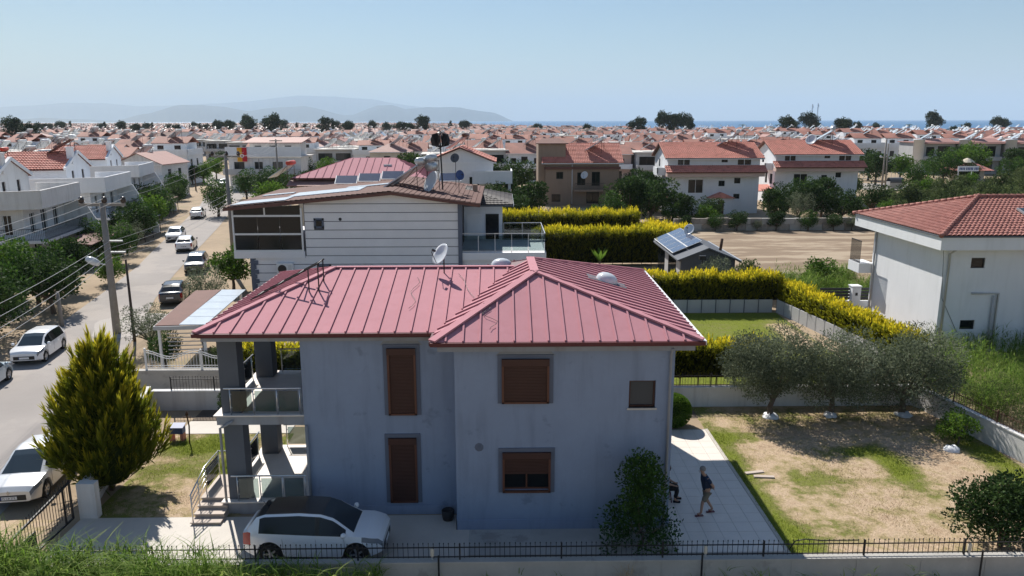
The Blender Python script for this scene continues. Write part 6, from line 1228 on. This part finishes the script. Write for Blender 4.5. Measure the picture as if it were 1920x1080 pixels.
grove('street_tree', 'tree on the sandy verge', 'tree', [(-30.5, 44.5, 1.0), (-32.5, 47.5, 1.1), (-35.5, 50, 1.2), (-31.5, 52.5, .95), (-34.0, 55, 1.15), (-37.5, 57, 1.1), (-34.0, 59.5, .9), (-36.5, 72, .9), (-38, 77, 1.0), (-39.5, 82, 1.05), (-40.8, 87, .95), (-42.5, 93, 1.1), (-44.6, 98, 1.0), (-46.2, 104, 1.05), (-48, 110, 1.0), (-50, 117, .95), (-39.8, 75, .9), (-43.5, 90, .9), (-33, 42, .9), (-37, 46, 1)], ['dark1', 'mix1', 'oliveS', 'dark2', 'mix1', 'fresh1'], 'trees along the left of the street', where=lambda x, y: 'by the parked hatchback' if y < 50 else 'before the stained terraced house' if y < 66 else 'before the second terraced house' if y < 95 else 'near the street bend')
tree('shrub', 'fresh2', 'yellow-green shrub at the verge behind the lamp', 'shrub', (-32.4, 62.5, 0), 0, .6)
tree('olive_tree', 'oliveS', 'grey olive tree beside the brown carport', 'tree', (-20.8, 52.5, 0), 1, 1.0); tree('olive_tree', 'oliveS', 'grey olive tree behind the golden conifer at the dark pole', 'tree', (-20.6, 43.2, 0), 2, .85)
tree('shrub', 'mix1', 'leafy green shrub between the olive and the white fence', 'shrub', (-18.4, 40.2, 0), 3, .5); tree('tree', 'fresh1', 'leafy green tree beside the grooved house corner', 'tree', (-21.3, 59.5, 0), 1, .85)
tree('shrub', 'dark1', 'small dark shrub against the garden wall beside the path', 'shrub', (-12.4, 32.9, 0), 0, .26); tree('shrub', 'oliveS', 'small grey shrub by the garden wall near the balcony', 'shrub', (-10.6, 32.6, 0), 0, .25)
tree('flowering_shrub', 'mix2', 'loose shrub in front of the carport slats', 'shrub', (-15.0, 38.3, 0), 1, .45)
grove('garden_tree', 'garden tree', 'tree', [(1, 93, 1.0, 'dark2'), (4, 100, 1.15, 'dark1'), (-1, 104, 1.1, 'dark2'), (6.5, 96, .8, 'oliveS'), (9.5, 93, .8, 'oliveS'), (11.5, 95, .7, 'fresh2'), (14, 97, 1.0, 'mix1'), (17, 101, 1.3, 'dark1'), (19.5, 99, 1.35, 'dark2'), (20.5, 104, 1.2, 'mix1'), (15, 93, .75, 'oliveS'), (23, 96, .9, 'dark1'), (25.5, 95, .7, 'fresh2'), (26.5, 97, .8, 'dark2'), (21.5, 95.5, .7, 'mix1'), (34.8, 97, 1.0, 'dark1'), (38.5, 98, 1.25, 'oliveS'), (38, 102, 1.1, 'dark2'), (41, 100, 1.1, 'dark1'), (44, 98, 1.0, 'dark2'), (44, 104, 1.2, 'dark1'), (47, 101, .8, 'fresh2'), (49.5, 97, .75, 'fresh1'), (52, 106, 1.0, 'dark2'), (55.5, 109, .75, 'dark1'), (51, 98, .7, 'mix1'), (53.5, 98, .6, 'dark2'), (56, 99, .55, 'mix1'), (45.5, 115, 1.1, 'mix1'), (20, 112, 1.1, 'dark1'), (18.8, 108, 1.0, 'fresh1'), (-4, 96, 1.0, 'dark1'), (21.5, 119, 1.3, 'dark2'), (0, 118, 1.3, 'dark1'), (-3, 125, 1.4, 'dark2'), (3, 109, 1.0, 'fresh2')], ['dark1'], 'garden trees round the brown and two-tier houses', where=lambda x, y: 'left of the brown house' if x < 6 else 'before the brown house' if x < 16 else 'between the brown and two-tier houses' if x < 23 else 'before the nearer two-tier house' if x < 36 else 'between the two-tier houses' if x < 45 else 'before the two-tier house by the road')
grove('garden_tree', 'tree', 'tree', [(-6, 84, 1.25, 'dark2'), (-3.5, 88, 1.2, 'mix1'), (-7.5, 88, 1.3, 'oliveS'), (-14, 128, 1.7, 'dark1'), (-9, 134, 1.5, 'dark2'), (-30, 120, 1.2, 'dark1'), (-34, 112, 1.1, 'fresh1'), (-38, 125, 1.2, 'dark2'), (-44, 133, 1.2, 'mix1'), (-38, 131, 1.3, 'mix1'), (-35, 118, 1.0, 'fresh1'), (2, 132, 1.5, 'dark2'), (-47, 166, 1.3, 'mix1'), (-64, 166, 1.1, 'fresh1'), (-55, 131, 1.1, 'mix1')], ['dark1'], 'trees among the roofs beyond the grooved house', where=lambda x, y: 'behind the glass-railed terrace' if y < 92 else 'right of the pink hipped roof' if x > -20 else 'at the crossing before the flag house')
sc_ = []
gs = np.random.default_rng(77)
while len(sc_) < 240:
    x, y = gs.uniform(40, 125), gs.uniform(80, 158)
    if x / y > .51 + max(y - 95, 0) * .0016 and x / y < .76 and not (y > 132 and .55 < x / y < .67): sc_.append((x, y, gs.uniform(.85, 1.35)))
grove('scrub_bush', 'olive-green scrub bush in the thicket beyond the white house', 'shrub', sc_, ['scrub1', 'scrub1', 'scrub2', 'mix2'], 'scrub thicket beyond the white house')
grove('roadside_tree', 'tree in the row before the round-towered houses', 'tree', [(x, 168 + 8 * math.sin(x), s, k) for x, s, k in ((76, 1.3, 'dark1'), (82, 1.5, 'dark2'), (88, 1.4, 'fresh1'), (93, 1.7, 'mix1'), (98, 1.8, 'fresh1'), (103, 1.6, 'dark2'), (108, 1.9, 'fresh1'), (113, 1.5, 'dark1'), (118, 2.0, 'fresh2'), (122, 1.8, 'fresh1'), (127, 1.6, 'dark2'), (72, .8, 'dark2'))], ['fresh1'], 'green trees before the round-towered houses')
grove('wall_shrub', 'shrub spilling over the rubble wall at the field', 'shrub', [(22.5 + i * 2.9 + rt.uniform(-.8, .8), 91.9, rt.uniform(.32, .6)) for i in range(11)], ['dark1', 'mix1', 'dark2', 'oliveS'], 'shrubs along the rubble wall')
tree('thicket', 'fresh2', 'bright green thicket standing at the edge of the mown field', 'shrub', (24.6, 57.2, 0), 0, (.75, .75, .7)); tree('shrub', 'oliveS', 'grey-green shrub in front of the garden room', 'shrub', (16.2, 56.2, 0), 0, .95); tree('shrub', 'mix2', 'second shrub in front of the garden room wall', 'shrub', (18.4, 56.2, 0), 1, .75); tree('shrub', 'oliveS', 'small grey shrub at the corner of the garden room', 'shrub', (20.0, 56.0, 0), 2, .6)
e = thing('banana_plant', 'broad-leaved plant standing before the tall golden hedge', 'plant', (8.8, 67.2, 0)); gb = np.random.default_rng(3); n = 9; a = np.linspace(0, 6.28, n); A2 = unit(np.stack([np.cos(a) * .6, np.sin(a) * .6, np.full(n, .9)], 1)); V, F, T = diamonds(np.tile([[0, 0, .8]], (n, 1)), A2, unit(np.cross(A2, [0, .3, 1.])), np.full(n, 1.5), np.full(n, .4), np.full(n, .5), np.full(n, .7)); place('leaf_crown', np_mesh('banana_leaves', V, F, LM['fresh'], T), e); MB().tube([(0, 0, 0), (0, 0, .9)], .1, 7).build('trunk', MT['bark'], e)
m3 = villa('white gabled house with projecting side terrace behind the wind turbine', (-10.6, 112, 0), 0, 9.4, 10, 7.4, 9.3, 'gy', 'whitep', 'tileR', .5, ((2, 3.2, 3.6, 5, 'black'), (6, 7.4, 3.4, 5.2, 'black')), SIDE if False else ((2, 3.1, 3.6, 5.0, 'black'),), ((2, 3.1, 3.6, 5.0, 'black'),), tiles=True)
MB().box(6.5, -2.6, 4.4, 12.2, 3, 5.0).box(6.5, -2.6, 5.0, 12.2, -2.4, 6.2).box(12.0, -2.4, 5.0, 12.2, 3, 6.2).build('side_terrace', MT['whitep'], m3); MB().box(6.7, -2.3, 0, 7.1, -1.9, 4.4).box(11.6, -2.3, 0, 12.0, -1.9, 4.4).build('terrace_post', MT['whitep'], m3)
heater('collector with copper-coloured tank on the white gabled house', (-6.5, 115, 9.1), 1.4, (-.9, .2), 'brownl')
# ---------------------------------------------------------------- town houses: a few kinds, copied along the streets
def add_heater(e, loc, s=1.1, tank='tankw'):
    p, t, l = MB(), MB(), MB(); heater_parts(p, t, l, s)
    for b in (p, t, l): b.v = [(x + loc[0], y + loc[1], z + loc[2]) for x, y, z in b.v]
    o = p.build('solar_heater', MT['pvw'], e); t.build('tank', MT[tank], o, True); l.build('stand', MT['ironr'], o)
def parapet(e, w, z, d=1.6, h=1.0, m='whitep'): MB().box(-.1, -d, z, w + .1, 0, z + .25).box(-.1, -d, z + .25, w + .1, -d + .15, z + h).box(-.1, -d, z + .25, .05, 0, z + h).box(w - .05, -d, z + .25, w + .1, 0, z + h).build('balcony', MT[m], e)
HOLE = ((.8, 1.9, 3.6, 5.0, 'black'), (3.0, 4.4, 3.3, 5.3, 'black'), (5.8, 6.9, 3.6, 5.0, 'black'), (1.0, 2.4, .5, 2.3, 'black'), (4.6, 6.4, .4, 2.4, 'black'))
SIDE = ((2, 3.1, 3.6, 5.0, 'black'), (5.5, 6.6, 3.6, 5.0, 'black'))
def kindA(lab, wm, rm, rf, zr): 
    e = villa(lab, (0, 0, 0), 0, 8.4, 9, 6.0, zr, rf, wm, rm, .4, HOLE, SIDE, SIDE, tiles=False, name='town_house', bars=0); parapet(e, 8.4, 2.9); return e
PROTO = []
a_ = kindA('white town house with red gabled roof and a long balcony', 'whitep', 'tileT', 'gx', 7.9); add_heater(a_, (5, 3, 7.6)); PROTO.append(a_)
a_ = kindA('white town house with its red gable turned to the street', 'whited', 'roofPk', 'gy', 7.8); add_heater(a_, (2.6, 5, 7.4)); PROTO.append(a_)
a_ = kindA('cream town house with faded red hipped roof', 'cream', 'roofPk', 'hip', 7.7); add_heater(a_, (5.5, 3.5, 7.4), 1.2); PROTO.append(a_)
a_ = villa('grey town house with pale flat roof and dark loggia', (0, 0, 0), 0, 9, 9, 6.4, 6.4, 'flat', 'greyp', 'roofW', .5, ((.6, 4.0, 3.5, 5.6, 'black'), (4.8, 8.4, 3.5, 5.6, 'black'), (1, 2.6, .5, 2.3, 'black'), (5, 6.2, .3, 2.3, 'black')), SIDE, SIDE, tiles=False, name='town_house'); parapet(a_, 9, 2.9, m='greyp'); add_heater(a_, (3, 4, 7.0), 1.2); add_heater(a_, (6.5, 6, 7.0), 1.2); PROTO.append(a_)
a_ = kindA('pink town house with orange tiled roof and white balcony', 'pinkp', 'tileT', 'gx', 7.7); PROTO.append(a_)
a_ = villa('white town house with roof terrace below a small red-roofed upper storey', (0, 0, 0), 0, 9, 9.5, 5.8, 5.8, 'flat', 'whitep', 'whitep', .3, HOLE, SIDE, SIDE, tiles=False, name='town_house'); MB().box(-.3, -.3, 6.0, 9.3, -.15, 7.0).box(-.3, -.3, 6.0, -.15, 9, 7.0).box(9.15, -.3, 6.0, 9.3, 9, 7.0).build('parapet', MT['whitep'], a_); MB().box(1, 3.2, 6, 8, 9.3, 8.2).build('upper_storey', MT['whitep'], a_); MB().prism([(.6, 2.8, 8.1), (8.4, 2.8, 8.1), (8.4, 6.2, 9.3), (.6, 6.2, 9.3)], (0, 0, .12)).prism([(8.4, 9.8, 8.1), (.6, 9.8, 8.1), (.6, 6.2, 9.3), (8.4, 6.2, 9.3)], (0, 0, .12)).build('upper_roof', MT['tileT'], a_)
for x0 in (1.8, 5.4): MB().box(x0, 3.14, 6.6, x0 + 1.3, 3.19, 7.7).build('window', MT['glass'], a_)
add_heater(a_, (5, 5, 9.1)); PROTO.append(a_)
LAB = [p['label'] for p in PROTO]
# round-towered row houses on the right
tw = villa('pale row house with round white stair tower beyond the green trees', (0, 0, 0), 0, 9.6, 9, 7.6, 7.6, 'flat', 'greyp', 'roofPk', .4, ((2.6, 4.6, 4.4, 6.6, 'black'), (5.4, 8.4, 4.2, 6.8, 'black'), (3, 5, .6, 3, 'black'), (6, 8, .6, 3, 'black')), (), (), tiles=False, name='tower_house'); MB().lathe([(1.25, 0), (1.25, 8.3), (1.35, 8.3), (1.35, 8.5), (.001, 8.6)], 18, (.6, -.3, 0)).build('stair_tower', MT['whitep'], tw, True); parapet(tw, 9.6, 3.3, 1.2, 1.0, 'greyp'); add_heater(tw, (4, 4, 8.2), 1.4)
MB().prism([(1.4, -1.2, 7.4), (9.9, -1.2, 7.4), (9.9, 4, 8.5), (1.4, 4, 8.5)], (0, 0, .12)).build('front_roof', MT['roofPk'], tw)
for i, x in enumerate((103, 113.5, 124, 134.5, 145)):
    o = tw if i == 0 else copy_tree(tw); o.location = (x, 191 - i * 1.5, 0); o.rotation_euler = (0, 0, R(-3)); o['group'] = 'round-towered row houses'
def flat_mesh(root, name):
    V, F, Mi, mats = [], [], [], []
    def rec(o):
        for c in CH.get(o.name, ()):
            if c.type == 'MESH' and not c.name.startswith(('pane', 'stand')):
                me = c.data; n = len(V)
                for m in me.materials:
                    if m not in mats: mats.append(m)
                V.extend([tuple(v.co) for v in me.vertices])
                for p in me.polygons: F.append(tuple(n + i for i in p.vertices)); Mi.append(mats.index(me.materials[p.material_index]))
            rec(c)
    rec(root); me = bpy.data.meshes.new(name); me.from_pydata(V, [], F)
    for m in mats: me.materials.append(m)
    me.polygons.foreach_set('material_index', Mi); me.update(); return me
FAR = [flat_mesh(p, 'far_house_mesh') for p in PROTO]
used = [False] * len(PROTO); gt_ = np.random.default_rng(2024); count = 0; TREES_T = []
CUSTOM = [(-66, -34, 136, 168), (-64, -30, 60, 165)]
rows = [112, 137, 162, 183, 205, 228, 253, 280, 309, 340, 372]
def ok_spot(x, y):
    if y < 175 and x > 58: return False
    if y < 158 and x > -62: return False
    if y < 200 and 62 < x: return False
    for a, b, c, d in CUSTOM:
        if a < x < b and c < y < d: return False
    rx = np.interp(y, [155, 180, 215, 250, 300, 420], [-54, -65, -85, -106, -134, -200]); return abs(x - rx) > 12
for ri, Y in enumerate(rows):
    x = -.72 * Y - gt_.uniform(0, 8); rz0 = R(gt_.uniform(-4, 4)); blk = 0
    while x < .72 * Y:
        w_ = 9.2
        if blk > gt_.integers(5, 9): x += gt_.uniform(5, 9); blk = 0; TREES_T.append((x - 3, Y - 3))
        blk += 1; yy = Y + gt_.uniform(-1, 1) + 6 * math.sin(x * .02 + ri)
        if ok_spot(x, yy) and count < 296:
            k = int(gt_.choice(len(PROTO), p=(.18, .18, .1, .24, .06, .24))); near = Y < 262; count += 1; rz = rz0 + R(gt_.uniform(-2, 2)) + (R(180) if not near and gt_.uniform() < .3 else 0)
            if near:
                o = PROTO[k] if not used[k] else copy_tree(PROTO[k]); used[k] = True
            else:
                o = place('town_house', FAR[k]); tag(o, LAB[k], 'house')
            o.location = (x, yy, 0); o.rotation_euler = (0, 0, rz); o.scale = (1, 1, gt_.uniform(.9, 1.08)); o['group'] = 'town houses of kind %s' % 'ABCDEF'[k]
            o['label'] = LAB[k] + (', nearer rows' if near else ', farther rows'); o['group'] += ' near' if near else ' far'
        elif gt_.uniform() < .3: TREES_T.append((x, yy))
        x += w_ * (1 if gt_.uniform() < .7 else 1.25)
for k, u_ in enumerate(used):
    if not u_: PROTO[k].location = (40 + 12 * k, 290, 0)
# the rest of the town as one mass
V, F, Mi = [], [], []; mats_t = [MT['whitep'], MT['whited'], MT['tileT'], MT['roofPk'], MT['greyp'], MT['glass'], MT['pvw'], MT['cream'], MT['roofW'], MT['tankw'], MT['roofBr']]
def q_(pts, m): n = len(V); V.extend(pts); F.append(tuple(range(n, n + len(pts)))); Mi.append(m)
def coast_y(x): return float(np.interp(x, [-9000, -3000, -300, -60, 20, 120, 320, 600, 2600], [11000, 6500, 2600, 1600, 1100, 800, 660, 620, 560])) - 50
Y = 402.; nfar = 0
while Y < 2600:
    x = -.74 * Y
    while x < .74 * Y:
        x += gt_.uniform(9.2, 11) * (1 if gt_.uniform() < .85 else 2) * (1 + (Y - 400) / 2600)
        if Y > coast_y(x) or gt_.uniform() < .08: continue
        y = Y + gt_.uniform(-3, 3); w2, d2, h = gt_.uniform(7.5, 9.5), gt_.uniform(8, 10), gt_.uniform(5.2, 6.6); wm = int(gt_.choice([0, 0, 1, 4, 7])); rm = int(gt_.choice([2, 2, 3, 3, 8, 8, 4, 4, 10])); nfar += 1; zr = h + (gt_.uniform(1.4, 2.1) if rm not in (8, 4) else .25)
        q_([(x, y, 0), (x + w2, y, 0), (x + w2, y, h), (x, y, h)], wm); q_([(x, y + d2, 0), (x, y, 0), (x, y, h), (x, y + d2, h)], wm); q_([(x + w2, y, 0), (x + w2, y + d2, 0), (x + w2, y + d2, h), (x + w2, y, h)], wm)
        if gt_.uniform() < .6: q_([(x - .4, y - .4, h), (x + w2 + .4, y - .4, h), (x + w2 + .4, y + d2 / 2, zr), (x - .4, y + d2 / 2, zr)], rm); q_([(x + w2 + .4, y + d2 + .4, h), (x - .4, y + d2 + .4, h), (x - .4, y + d2 / 2, zr), (x + w2 + .4, y + d2 / 2, zr)], rm); q_([(x, y, h), (x, y + d2, h), (x, y + d2 / 2, zr)], wm); q_([(x + w2, y, h), (x + w2, y + d2, h), (x + w2, y + d2 / 2, zr)], wm)
        else: q_([(x - .4, y + d2, h), (x - .4, y - .4, h), (x + w2 / 2, y - .4, zr), (x + w2 / 2, y + d2, zr)], rm); q_([(x + w2 + .4, y - .4, h), (x + w2 + .4, y + d2, h), (x + w2 / 2, y + d2, zr), (x + w2 / 2, y - .4, zr)], rm); q_([(x, y, h), (x + w2, y, h), (x + w2 / 2, y, zr)], wm)
        for a in (.12, .55): q_([(x + w2 * a, y - .05, 3.4), (x + w2 * (a + .28), y - .05, 3.4), (x + w2 * (a + .28), y - .05, 5.0), (x + w2 * a, y - .05, 5.0)], 5)
        if gt_.uniform() < .75:
            hx, hy, hz = x + w2 * gt_.uniform(.3, .8), y + d2 * .4, zr - .3; q_([(hx - 1.6, hy - 1, hz), (hx - 1.4, hy + 1.2, hz), (hx + .5, hy + 1.0, hz + 1.7), (hx + .3, hy - 1.2, hz + 1.7)], 6); q_([(hx + .3, hy - 1.3, hz + 1.6), (hx + .9, hy - 1.3, hz + 1.7), (hx + .9, hy + 1, hz + 2.2), (hx + .3, hy + 1, hz + 2.2)], 9); q_([(hx + .25, hy - 1.35, hz + 1.6), (hx + .95, hy - 1.35, hz + 1.6), (hx + .95, hy - 1.35, hz + 2.2), (hx + .25, hy - 1.35, hz + 2.2)], 9)
    Y += 25 * (1 + (Y - 400) / 1800)
me = bpy.data.meshes.new('far_town'); me.from_pydata(V, [], F); [me.materials.append(m) for m in mats_t]; me.polygons.foreach_set('material_index', Mi); me.update(); tag(place('far_town', me), kind='stuff')
grove('town_tree', 'tree standing between the rows of town houses', 'tree', [(x, y, gt_.uniform(.8, 1.4)) for x, y in TREES_T[:70]], ['dark1', 'dark2', 'mix1', 'fresh1', 'oliveS'], 'trees between the town houses')
sk_ = [(-205, 330, .95, 'pine2'), (-196, 326, .8, 'pine2'), (-110, 240, .55, 'cyp'), (-168, 520, 1.1, 'pine1'), (-160, 500, .9, 'pine2'), (-174, 505, .8, 'cyp'), (-146, 505, 1.15, 'pine1'), (-152, 512, 1.0, 'pine2'), (-112, 520, .95, 'cyp'), (-118, 525, 1.0, 'pine2'), (-104, 530, .8, 'pine1'), (-70, 560, .8, 'pine1'), (-82, 560, .75, 'pine2'), (-52, 520, 1.05, 'pine2'), (-60, 520, .75, 'pine1'), (-330, 560, .8, 'pine1'), (-290, 600, .8, 'pine2'), (-260, 560, .75, 'pine1'), (-235, 570, .7, 'pine2'), (-215, 600, .85, 'pine1'), (-185, 580, .7, 'pine1'),
       (84, 470, .95, 'pine2'), (80, 472, .8, 'pine2'), (104, 500, 1.2, 'pine1'), (110, 500, 1.1, 'pine2'), (116, 500, 1.15, 'pine1'), (122, 505, .9, 'pine1'), (140, 380, .95, 'pine2'), (180, 410, .9, 'pine2'), (222, 560, 1.2, 'pine1'), (228, 565, .9, 'pine1'), (212, 560, .8, 'pine2'), (250, 560, .9, 'pine1'), (258, 560, .75, 'pine2'), (310, 640, .7, 'pine1'), (334, 600, 1.25, 'pine2'), (340, 604, 1.0, 'pine1'), (270, 460, .6, 'pine2'), (385, 600, 1.0, 'pine1'), (393, 604, .9, 'pine1'), (362, 600, .7, 'pine2'), (190, 430, .6, 'pine1'), (60, 540, .7, 'pine1'), (30, 640, .7, 'pine1')]
grove('pine_tree', 'pine standing above the far roofs', 'tree', [(x, y, s * 1.42, k) for x, y, s, k in sk_], ['pine1'], 'pines on the skyline', where=lambda x, y: 'against the hills' if x < -30 else 'against the sea')
gk = np.random.default_rng(31)
grove('pine_tree', 'pine in the tree line far behind the town', 'tree', [(x, 640 + 130 * gk.uniform(), gk.uniform(.85, 1.3)) for x in np.linspace(-470, -25, 46) + gk.normal(size=46) * 9], ['pine1', 'pine2', 'pine1', 'cyp'], 'tree line far behind the town')
grove('palm_tree', 'small palm on the shore against the sea', 'tree', [(x, 590 + 20 * math.sin(x), 1.5) for x in (190, 205, 232, 262, 280, 300, 322, 345, 402, 424, 445, 466)], ['palm'], 'palms along the shore')
